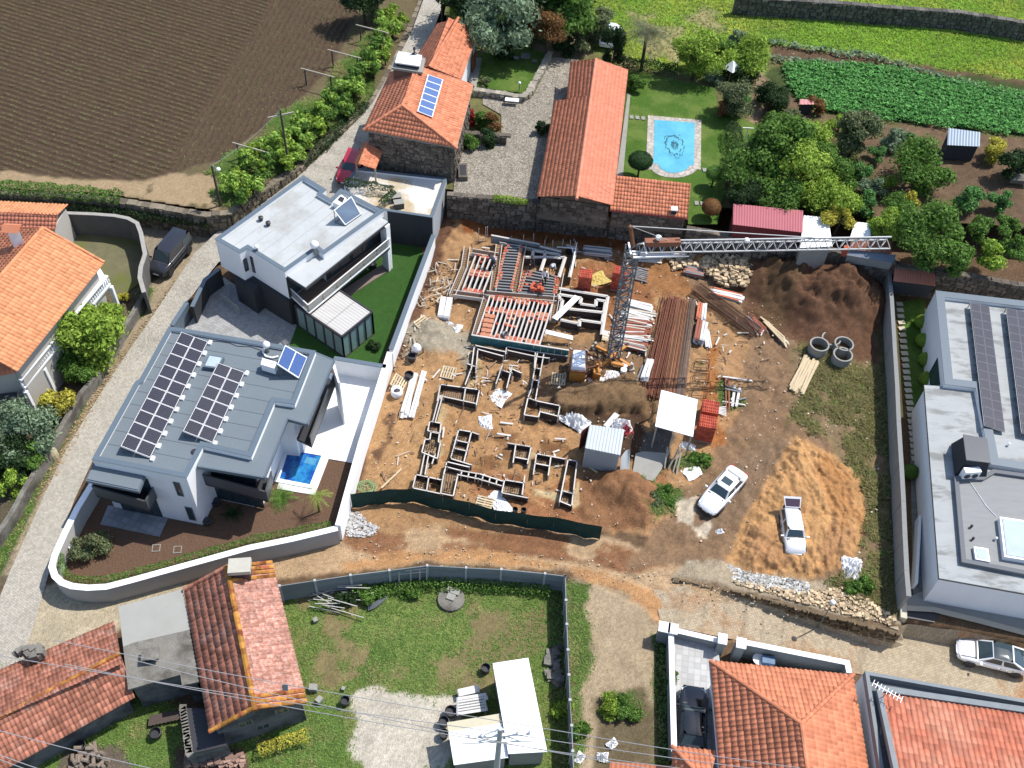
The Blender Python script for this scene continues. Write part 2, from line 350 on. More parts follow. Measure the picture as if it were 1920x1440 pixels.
def zbase(X,Y,plain):
 Z=HZ(X,Y)
 if plain:return Z
 pix=PIX(np.stack([X,Y,Z],-1));ds=sm(0,25,sdf(pix[:,0],pix[:,1],np.array(_site)))
 n=fbm(X,Y,.8,77,5)-.5;n2=fbm(X,Y,2.3,5,3)-.5
 n3=fbm(X,Y,1.4,31,3)-.5;Z=Z+ds*(n*.4+n2*.24+n3*.3)+(1-ds)*.03*n2+(-.02)
 for mx,my,r,h in MOUNDS:
  d=np.hypot(X-mx,Y-my)*(1+.35*(fbm(X,Y,.5,int(r*10),3)-.5));f=sm(r,r*.25,d);Z=Z+h*f*(1+.5*n+.3*n2)
 for pi_,(pp,h)in enumerate(_PLAT):Z=Z+h*sm(*((-5,3)if pi_<2 else(-4,34)),sdf(pix[:,0],pix[:,1],pp)+(n+n2)*14)
 for t in TRKW:
  d=polydist(X,Y,t);al=X*(t[-1]-t[0])[0]+Y*(t[-1]-t[0])[1];al=al/np.linalg.norm(t[-1]-t[0]);wm=np.exp(-((d-.8)/.26)**4);Z=Z+wm*.018*np.sin(al*2*np.pi/.55)
  Z=Z-.08*np.exp(-((d-.75)/.17)**2)+.035*np.exp(-((d-1.1)/.15)**2)
 return Z
Z1=[([(-400,600),(330,420),(420,400),(420,430),(330,560),(200,760),(60,1000),(-100,1300),(-400,1500)],(112,100,80),4,8),([(250,410),(420,400),(430,440),(400,470),(350,520),(270,470)],(168,156,134),4,8),([(360,470),(275,540),(255,600),(195,700),(160,760),(110,860),(60,960),(0,1080),(40,1080),(130,860),(230,690),(300,590),(400,470)],(176,158,128),3,5),([(285,540),(270,600),(225,650),(190,720),(120,830),(70,930),(0,1080),(-30,1060),(40,920),(100,820),(160,720),(200,640),(240,590),(270,540)],(70,104,36),3,6,dict(g=1.0,patch=(.6,.42,2))),([(-50,1180),(100,1100),(230,1110),(460,1040),(640,1000),(700,960),(1130,1000),(1270,1050),(1300,1080),(1500,1140),(1700,1180),(1960,1240),(1960,1420),(1600,1260),(1380,1200),(1240,1170),(1180,1110),(1065,1075),(800,1055),(520,1090),(300,1150),(0,1260)],(204,170,128),5,10),([(-50,1180),(80,1100),(210,1110),(330,1080),(360,1110),(220,1180),(0,1260)],(206,190,158),8,14),([(640,985),(900,960),(1130,1010),(1260,1060),(1200,1075),(900,1035),(660,1040)],(156,110,74),8,14,dict(patch=(.35,.42,3))),([(640,1050),(900,1030),(1100,1060),(1400,1165),(1380,1195),(1220,1165),(1060,1070),(800,1052),(640,1075)],(204,152,98),6,12),([(838,395),(1010,420),(1290,440),(1420,470),(1440,600),(1400,760),(1330,900),(1230,1010),(1120,1000),(660,990),(640,960),(735,660)],(190,146,98),6,14),([(838,395),(850,430),(800,560),(770,640),(710,760),(680,900),(650,950),(640,960),(735,660),(800,450)],(118,84,62),5,12),([(860,410),(1020,430),(1200,445),(1200,470),(1040,455),(870,440)],(150,88,42),4,8),([(760,620),(830,600),(890,640),(880,720),(820,735),(760,700)],(178,166,142),7,12),([(740,680),(860,660),(900,760),(860,900),(700,920),(690,800)],(198,152,100),10,20),([(830,770),(1080,760),(1090,960),(860,930),(800,840)],(196,148,96),8,16),([(860,880),(1080,900),(1240,880),(1260,960),(1180,1000),(900,960)],(172,118,76),8,18,dict(patch=(.5,.40,5))),([(1090,880),(1160,870),(1230,930),(1220,990),(1130,1000),(1080,960)],(160,114,76),7,14),([(1070,500),(1240,480),(1230,600),(1160,640),(1070,560)],(166,112,68),7,14),([(1200,460),(1400,470),(1400,550),(1220,560)],(172,120,72),8,16),([(1000,630),(1240,650),(1240,780),(1000,770)],(150,118,84),8,16),([(1050,690),(1190,690),(1240,740),(1230,790),(1060,770)],(142,112,78),5,10),([(990,790),(1060,775),(1190,772),(1200,790),(1120,800),(1000,800)],(92,72,54),4,8),([(826,760),(840,770),(830,800),(832,850),(806,880),(800,900),(790,890),(812,800)],(214,184,132),3,6),([(880,690),(900,660),(905,700),(885,735),(872,730)],(210,180,130),3,5),([(992,840),(1006,850),(1000,880),(985,880)],(206,178,132),3,5),([(1035,862),(1060,864),(1056,880),(1034,878)],(206,178,132),3,5),([(1000,918),(1045,926),(1050,940),(1005,930)],(222,196,146),3,5),([(1060,940),(1078,920),(1086,900),(1086,945),(1072,955)],(214,184,136),3,5),([(720,700),(760,680),(740,800),(700,880),(690,850)],(120,88,64),6,14,dict(patch=(.6,.45,12))),([(880,820),(1050,800),(1080,850),(900,880)],(156,112,70),8,20,dict(patch=(.6,.5,14))),([(1180,810),(1260,800),(1260,870),(1190,870)],(110,106,100),5,12),([(1120,770),(1215,770),(1200,870),(1120,840)],(96,72,54),5,12),([(1290,520),(1400,480),(1660,500),(1690,800),(1690,1150),(1260,1060),(1180,1060),(1250,960),(1330,860),(1390,760),(1400,650)],(154,122,90),8,16),([(1400,470),(1480,490),(1650,520),(1680,560),(1650,680),(1560,690),(1480,640),(1420,620),(1380,560)],(116,84,62),8,16),([(1430,480),(1500,500),(1470,620),(1420,600)],(112,86,60),6,12),([(1660,500),(1690,560),(1700,1150),(1660,1150),(1640,900),(1650,600)],(104,98,62),8,14),([(1480,640),(1560,670),(1640,690),(1665,900),(1680,1150),(1580,1130),(1620,980),(1590,880),(1540,820),(1470,790),(1500,730)],(136,136,76),10,20,dict(g=.9)),([(1520,670),(1600,690),(1660,760),(1650,900),(1600,860),(1540,800)],(112,132,62),10,20,dict(g=1.0,patch=(.35,.47,4))),([(1480,640),(1640,690),(1665,900),(1680,1150),(1580,1130),(1620,980),(1590,880),(1540,820),(1470,790)],(150,126,92),10,20,dict(g=.2,patch=(.7,.52,19))),([(1600,700),(1668,720),(1690,1150),(1640,1120)],(112,102,66),8,20,dict(g=.6,patch=(.5,.45,23))),([(1300,590),(1330,600),(1340,700),(1390,760),(1350,770),(1310,680)],(92,112,56),6,14,dict(g=.9,patch=(.5,.48,1))),([(1330,640),(1350,650),(1340,760),(1360,830),(1330,840),(1315,740)],(188,122,62),5,10),([(1200,900),(1290,850),(1330,880),(1280,960),(1220,980),(1200,930)],(86,102,52),7,16,dict(g=1.0,patch=(.6,.45,8))),([(1490,815),(1560,850),(1610,900),(1625,970),(1600,1050),(1520,1085),(1400,1075),(1365,1050),(1400,970),(1440,890)],(204,154,96),5,9),([(1430,830),(1480,830),(1440,900),(1390,960),(1330,1000),(1280,1010),(1340,900)],(150,122,94),8,16),([(1262,940),(1305,935),(1300,985),(1270,980)],(226,208,180),3,8),([(1300,985),(1330,980),(1325,1010),(1305,1008)],(226,208,180),3,8),([(1285,1055),(1380,1060),(1500,1085),(1590,1095),(1580,1115),(1690,1160),(1690,1175),(1260,1085)],(190,172,142),6,10),([(1560,1090),(1600,1060),(1640,1090),(1640,1120),(1590,1115)],(84,112,44),6,10,dict(g=1.0)),([(520,1100),(800,1062),(1058,1082),(1075,1500),(400,1500),(440,1400),(560,1330)],(126,138,68),4,8,dict(g=.8)),([(560,1120),(800,1080),(900,1090),(900,1180),(760,1200),(700,1290),(600,1280)],(88,116,46),12,24,dict(g=1.0,patch=(.4,.45,6))),([(540,1110),(1040,1090),(1040,1300),(880,1300),(600,1290)],(146,132,88),8,16,dict(g=.2,patch=(.7,.52,31))),([(540,1110),(1040,1090),(1040,1300),(560,1340)],(132,148,72),8,16,dict(g=1.0,patch=(.3,.5,33))),([(860,1220),(1010,1140),(1040,1150),(1040,1200),(900,1270),(820,1290)],(140,128,84),8,16,dict(g=.6,patch=(.5,.42,7))),([(655,1300),(700,1290),(860,1310),(870,1350),(835,1440),(690,1460),(650,1400),(670,1350)],(222,212,192),4,12,dict(op=.95)),([(1033,1100),(1062,1085),(1076,1500),(1035,1500),(1030,1250)],(96,104,56),4,6,dict(g=.8)),([(1065,1080),(1180,1110),(1240,1180),(1260,1500),(1080,1500)],(188,166,132),6,12),([(1065,1090),(1110,1095),(1100,1140),(1110,1240),(1090,1300),(1100,1380),(1078,1500)],(90,112,50),5,10,dict(g=1.0)),([(1110,1310),(1200,1290),(1240,1340),(1230,1450),(1110,1450)],(122,108,80),8,16,dict(g=.5)),([(1130,1300),(1180,1300),(1210,1330),(1190,1350),(1140,1340)],(88,112,50),8,12,dict(g=1.0)),([(1222,1190),(1256,1200),(1262,1450),(1232,1450)],(70,80,40),4,8,dict(g=.8)),([(-300,1250),(240,1250),(420,1400),(560,1330),(640,1320),(660,1500),(-300,1500)],(104,132,54),5,8,dict(g=1.0)),([(120,1400),(230,1390),(260,1470),(100,1470)],(120,108,92),6,10),([(330,1400),(460,1400),(470,1460),(320,1460)],(118,96,78),6,10),]
GX0,GX1,GY0,GY1=-46,50,16,86
ground,GD=painted_grid('ground',GX0,GX1,GY0,GY1,.165,zbase,Z1,M_ground)
_sp=np.array([(1490,812),(1560,845),(1612,900),(1630,970),(1604,1052),(1520,1088),(1400,1078),(1362,1052),(1398,970),(1440,890)],float)
_rt=[[np.array(P(*q,.4))[:2]for q in t]for t in([(1480,840),(1530,900),(1575,980),(1590,1060)],[(1500,830),(1575,900),(1610,990)],[(1470,860),(1515,950),(1530,1085)],[(1385,1070),(1430,990),(1455,890)],[(1450,905),(1540,890),(1600,900)],[(1420,1085),(1470,1020),(1555,980)],[(1550,850),(1560,950),(1545,1080)])]
def zsand(X,Y,plain):
 Z=zbase(X,Y,plain)
 if plain:return Z
 pix=PIX(np.stack([X,Y,Z],-1));d=sdf(pix[:,0],pix[:,1],_sp)+(fbm(X,Y,1.2,61,4)-.5)*40;Z=Z-.05+.14*sm(-4,22,d)
 for k,t in enumerate(_rt):
  e=t[-1]-t[0];e=e/np.linalg.norm(e);al=X*e[0]+Y*e[1];dd=polydist(X,Y,t);fade=sm(.3,.6,fbm(X,Y,.5,90+k,2)+.1)
  rut=np.exp(-((dd-.72)/.11)**4);Z=Z-fade*rut*(.055+.03*np.sin(al*2*np.pi/.3+np.sign(dd-.72)*1.5))+fade*.03*np.exp(-((dd-.93)/.07)**2)
 return Z+.018*(fbm(X,Y,5,3,3)-.5)
_q=np.array([P(*q,.4)[:2]for q in _sp]);sand_spread,_=painted_grid('sand_spread',_q[:,0].min()-1,_q[:,0].max()+1,_q[:,1].min()-1,_q[:,1].max()+1,.07,zsand,[(_sp,(206,156,98),20,10),([(1500,820),(1620,900),(1630,1000),(1560,1000),(1530,880)],(196,140,82),14,30,dict(patch=(.5,.45,3))),([(1400,1000),(1600,1000),(1560,1090),(1400,1090)],(184,136,88),14,30,dict(patch=(.7,.5,4)))],mat('sand_earth',(.3,.2,.1),.95,var=.14,scale=3,bump=.5,bscale=12,usecol=True,spec=.1),base=(186,138,88),clip=[(1340,780),(1680,780),(1680,1120),(1340,1120)])
M_far=mat('outlying_grassland',srgb(110,120,60),.95,var=.3,scale=.08,spec=.1)
far=MB()
for(a,b,c,d)in((-900,-900,900,GY0),(-900,GY0,GX0,900),(GX1,GY0,900,900),(GX0,GY1,GX1,900)):
 far.face([(a,b,-1.75),(c,b,-1.75),(c,d,-1.75),(a,d,-1.75)])
far.build('outlying_land',M_far,kind='structure')
# ---- ploughed field terrace, 2.2 m up behind its wall ----
FZ=2.2
_f1,_f2=np.array(P(0,110,FZ))[:2],np.array(P(287,200,FZ))[:2];_fd=(_f2-_f1)/np.linalg.norm(_f2-_f1);_fn=np.array([-_fd[1],_fd[0]])
_g1,_g2=np.array(P(400,187,FZ))[:2],np.array(P(517,0,FZ))[:2];_gd=(_g2-_g1)/np.linalg.norm(_g2-_g1);_gn=np.array([-_gd[1],_gd[0]])
_dl=np.array([(290,400),(333,280),(520,-10),(640,-220),(900,-220),(900,400)],float)
_tilled=[(-900,338),(0,322),(120,335),(260,340),(330,326),(410,300),(500,235),(600,150),(640,90),(670,30),(690,-250),(-900,-250)]
ROW=.62
def zfield(X,Y,plain):
 Z=np.full(X.shape,FZ)
 if plain:return Z
 pix=PIX(np.stack([X,Y,Z],-1));d2=sm(-6,6,sdf(pix[:,0],pix[:,1],_dl));t=sm(-4,10,sdf(pix[:,0],pix[:,1],np.array(_tilled)))
 n=fbm(X,Y,.5,4,3)-.5
 a=(X*_fn[0]+Y*_fn[1])/ROW+n*.5;b=(X*_gn[0]+Y*_gn[1])/ROW+n*.5
 f=np.cos(a*2*np.pi)*(1-d2)+np.cos(b*2*np.pi)*d2
 return Z+t*.075*f+.06*(fbm(X,Y,3,8,3)-.5)
_fb=[(-1200,356),(0,350),(120,358),(200,362),(300,378),(420,396),(450,385),(500,345),(560,300),(640,238),(700,178),(745,100),(790,8),(810,-60),(830,-250),(-1200,-250)]
ZF=[(_tilled,(98,80,63),3,6),([(330,330),(460,300),(520,250),(600,170),(640,120),(700,60),(700,180),(560,300),(440,390),(400,380)],(124,118,74),6,10,dict(g=.8,patch=(.5,.45,2))),([(0,322),(120,335),(260,340),(330,326),(400,320),(410,395),(300,378),(0,352)],(184,158,120),4,8,dict(g=.1,patch=(.5,.36,5))),([(430,300),(560,200),(600,210),(540,290),(460,350)],(90,120,40),8,14,dict(g=1.0))]
field,FD=painted_grid('ploughed_field',-66,-8,62,128,.155,zfield,ZF,M_ground,clip=_fb,base=(120,108,76),amp=.12)
# ---- garden terrace, 3 m up in the north and north-east ----
TZ=3.0
_gb=[(830,-250),(812,-60),(838,0),(838,60),(700,240),(690,330),(835,352),(838,364),(880,366),(1005,380),(1008,369),(1080,375),(1146,392),(1290,409),(1288,427),(1375,445),(1560,470),(1680,494),(1760,507),(1930,536),(2400,640),(2400,-250)]
def zgard(X,Y,plain):
 Z=np.full(X.shape,TZ)
 return Z if plain else Z+.14*(fbm(X,Y,.9,12,4)-.5)-.05
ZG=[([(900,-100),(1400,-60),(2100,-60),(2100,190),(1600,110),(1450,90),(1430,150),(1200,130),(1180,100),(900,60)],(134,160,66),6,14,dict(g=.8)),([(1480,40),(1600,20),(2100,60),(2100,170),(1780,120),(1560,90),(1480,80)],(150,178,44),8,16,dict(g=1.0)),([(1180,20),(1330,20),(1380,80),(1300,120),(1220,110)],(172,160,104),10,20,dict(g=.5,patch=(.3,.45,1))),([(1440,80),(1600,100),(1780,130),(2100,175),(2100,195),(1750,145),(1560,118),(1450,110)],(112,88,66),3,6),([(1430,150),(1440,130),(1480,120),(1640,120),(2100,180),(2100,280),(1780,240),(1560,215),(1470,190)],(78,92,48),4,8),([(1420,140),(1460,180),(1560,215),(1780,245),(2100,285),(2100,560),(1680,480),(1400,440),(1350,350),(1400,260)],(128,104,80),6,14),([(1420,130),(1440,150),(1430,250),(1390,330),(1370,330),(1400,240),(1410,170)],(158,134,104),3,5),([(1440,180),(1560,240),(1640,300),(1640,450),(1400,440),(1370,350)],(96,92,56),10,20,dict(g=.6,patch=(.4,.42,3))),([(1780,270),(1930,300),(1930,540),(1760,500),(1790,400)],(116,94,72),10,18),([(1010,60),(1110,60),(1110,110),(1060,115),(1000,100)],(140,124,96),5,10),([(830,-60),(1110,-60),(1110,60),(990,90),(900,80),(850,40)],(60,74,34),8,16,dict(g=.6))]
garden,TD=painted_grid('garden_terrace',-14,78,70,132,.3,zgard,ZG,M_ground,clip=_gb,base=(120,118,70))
upl=MB();upl.face([(-8,131,2.6),(900,131,2.6),(900,900,2.6),(-8,900,2.6)]);upl.face([(77,60,2.6),(900,60,2.6),(900,131,2.6),(77,131,2.6)]);upl.face([(-900,127,2.0),(-8,127,2.0),(-8,900,2.0),(-900,900,2.0)]);upl.face([(-900,60,2.0),(-65,60,2.0),(-65,127,2.0),(-900,127,2.0)])
upl.build('upper_land',M_far,kind='structure')
# ---- streets ----
def strip(name,st,m,n=8,dz=0.02,zf=None,sub=4):
 V=[];st2=[]
 for a,b in zip(st[:-1],st[1:]):
  for k in range(sub):t=k/sub;st2.append([a[i]*(1-t)+b[i]*t for i in range(5)])
 st2.append(list(st[-1]))
 for lx,ly,rx,ry,z in st2:
  if zf:A,B=GP(lx,ly),GP(rx,ry)
  else:A,B=P(lx,ly,z),P(rx,ry,z)
  for j in range(n+1):
   q=A.lerp(B,j/n);V.append((q.x,q.y,(float(HZ(q.x,q.y))-.1*max(0,1-len(V)/((n+1)*5))if zf else q.z)+dz))
 F=[(i*(n+1)+j,i*(n+1)+j+1,(i+1)*(n+1)+j+1,(i+1)*(n+1)+j)for i in range(len(st2)-1)for j in range(n)]
 me=bpy.data.meshes.new(name);me.from_pydata(V,[],F);me.materials.append(m);me.update();return link(name,me,kind='structure')
ROADW=[(-70,1290,20,1300,0),(-25,1180,62,1180,0),(22,1065,96,1060,0),(85,925,140,937,0),(126,840,176,860,0),(205,712,262,712,0),(275,610,312,622,.1),(332,525,375,535,.25),(362,478,410,492,.4),(402,440,470,455,.6),(430,418,560,420,.9),(556,335,680,345,1.6),(638,255,700,290,2.0),(698,195,760,200,2.4),(742,118,785,118,2.6),(772,60,808,70,2.75),(792,5,832,5,3.02),(815,-60,850,-60,3.05),(860,-240,890,-240,3.1)]
strip('cobbled_road',ROADW,M_cobble,8,.035)
vergeL=[(-20+0,1180,-25,1180,0)]
LANE=[(1225,1105,1240,1172,0),(1290,1098,1290,1182,0),(1400,1125,1400,1205,0),(1520,1160,1500,1228,0),(1600,1180,1600,1262,0),(1700,1174,1700,1285,0),(1800,1182,1800,1310,0),(2000,1224,2000,1350,0)]
strip('paved_lane',LANE,M_cobble2,12,.05,zf=True,sub=6)
# ---- yards, lawns, courts ----
flat('pebble_yard',[(905,178),(950,190),(1000,180),(1035,107),(1085,112),(1062,190),(1040,190),(1008,376),(850,362),(856,300),(880,270),(940,265),(940,215),(905,195)],TZ+.05,M_gravelyard)
flat('upper_lawn',[(905,100),(990,85),(1030,105),(985,175),(895,163)],TZ+.12,M_lawn)
flat('pool_lawn',[(1178,130),(1270,150),(1340,165),(1345,200),(1420,235),(1410,280),(1370,300),(1345,420),(1290,420),(1290,345),(1158,336)],TZ+.1,M_lawn)
flat('terrace_path',[(1177,175),(1182,178),(1168,330),(1156,330)],TZ+.14,M_concrete)
flat('patio',[(893,108),(905,108),(893,165),(880,152),(862,152),(870,120)],TZ+.1,M_concrete)
flat('courtyard_paving',[(350,612),(397,550),(420,520),(480,560),(560,612),(575,640),(553,652),(540,660),(340,625)],.04,mat('grey_pavers',srgb(178,178,176),.85,var=.1,scale=1,wave=(.22,.75,.5,.2),spec=.2))
flat('town_lawn',[(560,600),(700,440),(802,455),(708,695),(540,655)],.07,M_lawn2)
flat('soil_garden',[(172,900),(120,1000),(112,1050),(130,1082),(200,1090),(300,1066),(467,1018),(628,988),(660,868),(640,790),(380,820)],.05,M_soilsheet)
flat('pool_terrace',[(620,700),(712,712),(662,868),(616,860),(590,928),(519,916),(560,800)],.12,mat('white_porcelain_paving',(.74,.74,.73),.7,var=.04,scale=1,spec=.3))
flat('stone_patio',[(202.5,947),(315,972),(299,1006),(188,983)],.1,mat('grey_patio_tiles',srgb(160,162,166),.8,var=.06,wave=(.5,.8,.3,0),spec=.3))
flat('white_courtyard',[(1262,1196),(1345,1210),(1350,1240),(1600,1275),(1600,1440),(1262,1440)],.1,mat('pale_court_tiles',srgb(205,205,203),.8,var=.06,wave=(.4,.85,.1,0),spec=.25),thick=.5)
flat('concrete_patch',[(1205,846),(1252,850),(1240,880),(1225,902),(1185,892),(1192,850)],.16,M_concrete,thick=.15)
flat('side_garden_lawn',[(1688,565),(1735,560),(1740,790),(1706,790)],.03,M_lawn)
flat('side_path',[(1706,790),(1745,790),(1760,1000),(1768,1100),(1712,1120)],.02,mat('grey_path_slabs',srgb(140,138,132),.85,var=.08,scale=2,wave=(.5,.8,.1,0),spec=.2))
flat('street_forecourt',[(1697,1122),(1750,1100),(1960,1135),(1960,1196),(1840,1164),(1750,1142),(1700,1146)],.04,M_concrete,thick=1.3)
flat('left_yard_paving',[(128,425),(250,420),(268,470),(262,530),(225,560),(150,500)],.05,mat('mossy_yard',srgb(128,124,92),.9,var=.25,scale=1.2,col2=srgb(112,120,50),c2scale=.3,bump=.6,spec=.1))
# ---------------- vegetation builders ----------------
def leaf_mat(name,c,vary=.5):return mat(name,srgb(*c,k=1.12),.7,var=.3,scale=.9,vary=vary,spec=.25,leaf=.42)
LM=dict(green=leaf_mat('leaf_green',(90,126,44)),bright=leaf_mat('leaf_bright',(134,162,46)),yellow=leaf_mat('leaf_yellow',(176,170,50)),dark=leaf_mat('leaf_dark',(48,72,36)),olive=leaf_mat('leaf_olive',(108,118,78)),grey=leaf_mat('leaf_greygreen',(118,140,108)),brown=leaf_mat('leaf_brown',(128,92,50)),hedge=leaf_mat('leaf_clipped',(46,78,36),.4),fruit=leaf_mat('leaf_citrus',(92,140,70)),vine=leaf_mat('leaf_vine',(138,170,62)),palm=leaf_mat('palm_fronds',(92,98,68)),red=leaf_mat('leaf_red',(150,34,36)))
_crowns={}
def leaves(pts,nrm,size):
 k=len(pts);a=RNG.normal(0,1,(k,3));nn=nrm+a*.55;nn/=np.linalg.norm(nn,axis=1)[:,None]
 t=np.cross(nn,RNG.normal(0,1,(k,3)));t/=np.linalg.norm(t,axis=1)[:,None];b=np.cross(nn,t)
 s=(size*(.55+.9*RNG.random(k)))[:,None];w=s*.5
 return np.stack([pts-t*s,pts+b*w,pts+t*s,pts-b*w],1)
def crown_mesh(kind,m,seed,nleaf,size,squash=.85,lobes=9,shell=.35,up=0.0):
 key=(kind,m.name,seed)
 if key in _crowns:return _crowns[key]
 r=np.random.default_rng(seed);c=r.normal(0,1,(lobes,3));c/=np.linalg.norm(c,axis=1)[:,None];c*=(.35+.5*r.random((lobes,1)));c[:,2]*=squash;rad=.2+.28*r.random(lobes)
 per=nleaf//lobes;PT=[];NR=[]
 for i in range(lobes):
  d=r.normal(0,1,(per,3));d/=np.linalg.norm(d,axis=1)[:,None];d[:,2]=np.where(d[:,2]<-.3,-d[:,2]*.6,d[:,2])
  q=rad[i]*(1-shell*r.random((per,1))**1.5)*(1+.22*r.normal(0,1,(per,1)))
  PT.append(c[i]+d*q*np.array([1,1,squash]));NR.append(d+np.array([0,0,up]))
 PT=np.concatenate(PT);NR=np.concatenate(NR);V=leaves(PT,NR,size).reshape(-1,3);F=np.arange(len(V)).reshape(-1,4)
 me=np_mesh('crown',V,F,m,v=RNG.random(len(F)));_crowns[key]=me;return me
def ball_mesh(m,seed,n=2600,size=.05,squash=.75):
 key=('ball',m.name,seed)
 if key in _crowns:return _crowns[key]
 d=RNG.normal(0,1,(n,3));d/=np.linalg.norm(d,axis=1)[:,None];d=d*(1-.07*RNG.random((n,1)));d[:,2]*=squash
 V=leaves(d,d,size).reshape(-1,3);F=np.arange(len(V)).reshape(-1,4);me=np_mesh('crown',V,F,m,v=RNG.random(len(F)));_crowns[key]=me;return me
def tree(cx,cy,r,h,kind,label,z0=TZ,name='broadleaf_tree',cat='tree',seed=None,squash=.85,group=None,trunk=True,nleaf=None,size=None,shadow=None):
 """cx, cy: survey point of the crown's centre, which stands h metres above the ground level z0"""
 p=P(cx,cy,z0+h);t=thing(name,label,cat,(p.x,p.y,z0),random.random()*6.28,group)
 if seed is None:seed=random.randint(1,4)
 nl=nleaf or(11000 if r>1.6 else 4200 if r>.8 else 1500);sz=size or(.055 if r>1.6 else .09 if r>.8 else .14)
 me=crown_mesh('c%d_%d_%.2f'%(nl,int(sz*1000),squash),LM[kind],seed,nl,sz,squash,15 if r>1.6 else 9)
 c=link('crown',me,t,(0,0,h));c.scale=(r,r,r*(.95+.1*random.random()))
 if trunk and h>.5:
  b=MB();top=Vector((random.uniform(-.15,.15)*r,random.uniform(-.15,.15)*r,h));b.tube((0,0,-.1),top,.07+.035*r,.05*r,7)
  for k in range(5):
   a=k*1.26+random.random();b.tube(top*.75,(math.cos(a)*r*.5,math.sin(a)*r*.5,h+r*.25),.04*r,.012*r,5)
  b.build('trunk',M_bark,t,org=Vector((0,0,0)))
 return t
def clipped(cx,cy,r,h,label,z0=TZ,kind='hedge',squash=.7,name='topiary_tree',cat='topiary tree',group=None):
 p=P(cx,cy,z0+h);t=thing(name,label,cat,(p.x,p.y,z0),0,group)
 c=link('crown',ball_mesh(LM[kind],1,squash=squash),t,(0,0,h));c.scale=(r,r,r)
 core=MB();core.lathe((0,0,h),[(.01,-.9*r*squash),(.6*r,-.72*r*squash),(.9*r,-.3*r*squash),(.93*r,.1*r*squash),(.7*r,.62*r*squash),(.3*r,.88*r*squash),(.01,.93*r*squash)],16);core.build('crown_core',LM[kind],t,org=Vector((0,0,0)),smooth=True)
 if h>r*squash+.1:
  b=MB();b.tube((0,0,-.05),(0,0,h),.09,.06,7);b.build('trunk',M_bark,t,org=Vector((0,0,0)))
 return t
def palm(cx,cy,r,h,label,z0,nf=26,kind='palm',up=.5,seed=3,name='palm_tree',base=None,trunk_r=.14):
 p=base or P(cx,cy,z0+h);t=thing(name,label,'palm',(p.x,p.y,z0),0)
 if h>.4:
  b=MB();b.tube((0,0,-.1),(0,0,h),trunk_r*1.2,trunk_r,8);b.build('trunk',M_bark,t,org=Vector((0,0,0)))
 rr=random.Random(seed)
 for i in range(nf):
  a=i*2.399;el=rr.uniform(-.2,1.1)*up+.15;b=MB();L_=r*rr.uniform(.8,1.1);pts=[]
  for k in range(6):
   s=k/5;pts.append(Vector((math.cos(a)*L_*s*math.cos(el*.6),math.sin(a)*L_*s*math.cos(el*.6),L_*(math.sin(el)*s-.55*s*s))))
  side=Vector((-math.sin(a),math.cos(a),0));ww=r*.09
  for k in range(5):
   q0,q1=pts[k],pts[k+1];w0=ww*(1-.55*k/5)
   for sgn in(-1,1):
    for e in range(3):
     s0=q0.lerp(q1,e/3);s1=q0.lerp(q1,e/3+.16);tip=s0+side*sgn*w0*2.4+(q1-q0)*.9+Vector((0,0,-w0*.5));b.face([s0,s1,tip]if sgn>0 else[s1,s0,tip],rr.random())
  b.build('frond',LM[kind],t,org=Vector((0,0,-h)))
 return t
def shrub_row(name,label,cat,pts,r,kind,z0,n_per=420,size=.06,group=None,kindtag=None,cats=None):
 """one long hedge: leaf mass along a polyline of world points"""
 V=[]
 for a,b in zip(pts[:-1],pts[1:]):
  L_=(b-a).length;k=max(60,int(n_per*L_));s=RNG.random(k);th=RNG.random(k)*6.283;rr=r*(.55+.45*RNG.random(k)**.5)*(.8+.5*vnoise(s*L_*1.3+a.x,s*0+a.y,5))
  d=(b-a).normalized();side=np.array([-d.y,d.x,0.]);up=np.array([0,0,1.])
  q=np.array(a)[None]*(1-s[:,None])+np.array(b)[None]*s[:,None];nr=side*np.cos(th)[:,None]+up*np.abs(np.sin(th))[:,None]
  V.append(leaves(q+nr*rr[:,None],nr,size))
 V=np.concatenate(V).reshape(-1,3);o3=np.array(pts[0]);F=np.arange(len(V)).reshape(-1,4)
 me=np_mesh(name,V-o3,F,LM[kind],v=RNG.random(len(F)));o=link(name,me,loc=tuple(o3));tag(o,label,cat,group,kindtag);return o
def scatter_px(D,n,thr=.3,clip=None):
 """pick ground vertices weighted by how green they are"""
 w=np.where(D['green']>thr,D['green'],0)
 if clip is not None:w=w*(sdf(D['px'],D['py'],clip)>0)
 vis=(D['px']>-60)&(D['px']<1980)&(D['py']>-60)&(D['py']<1500);w=w*vis
 idx=RNG.choice(len(w),n,p=w/w.sum());c=.2
 return np.stack([D['X'][idx]+RNG.normal(0,c,n),D['Y'][idx]+RNG.normal(0,c,n),D['Z'][idx]],-1)
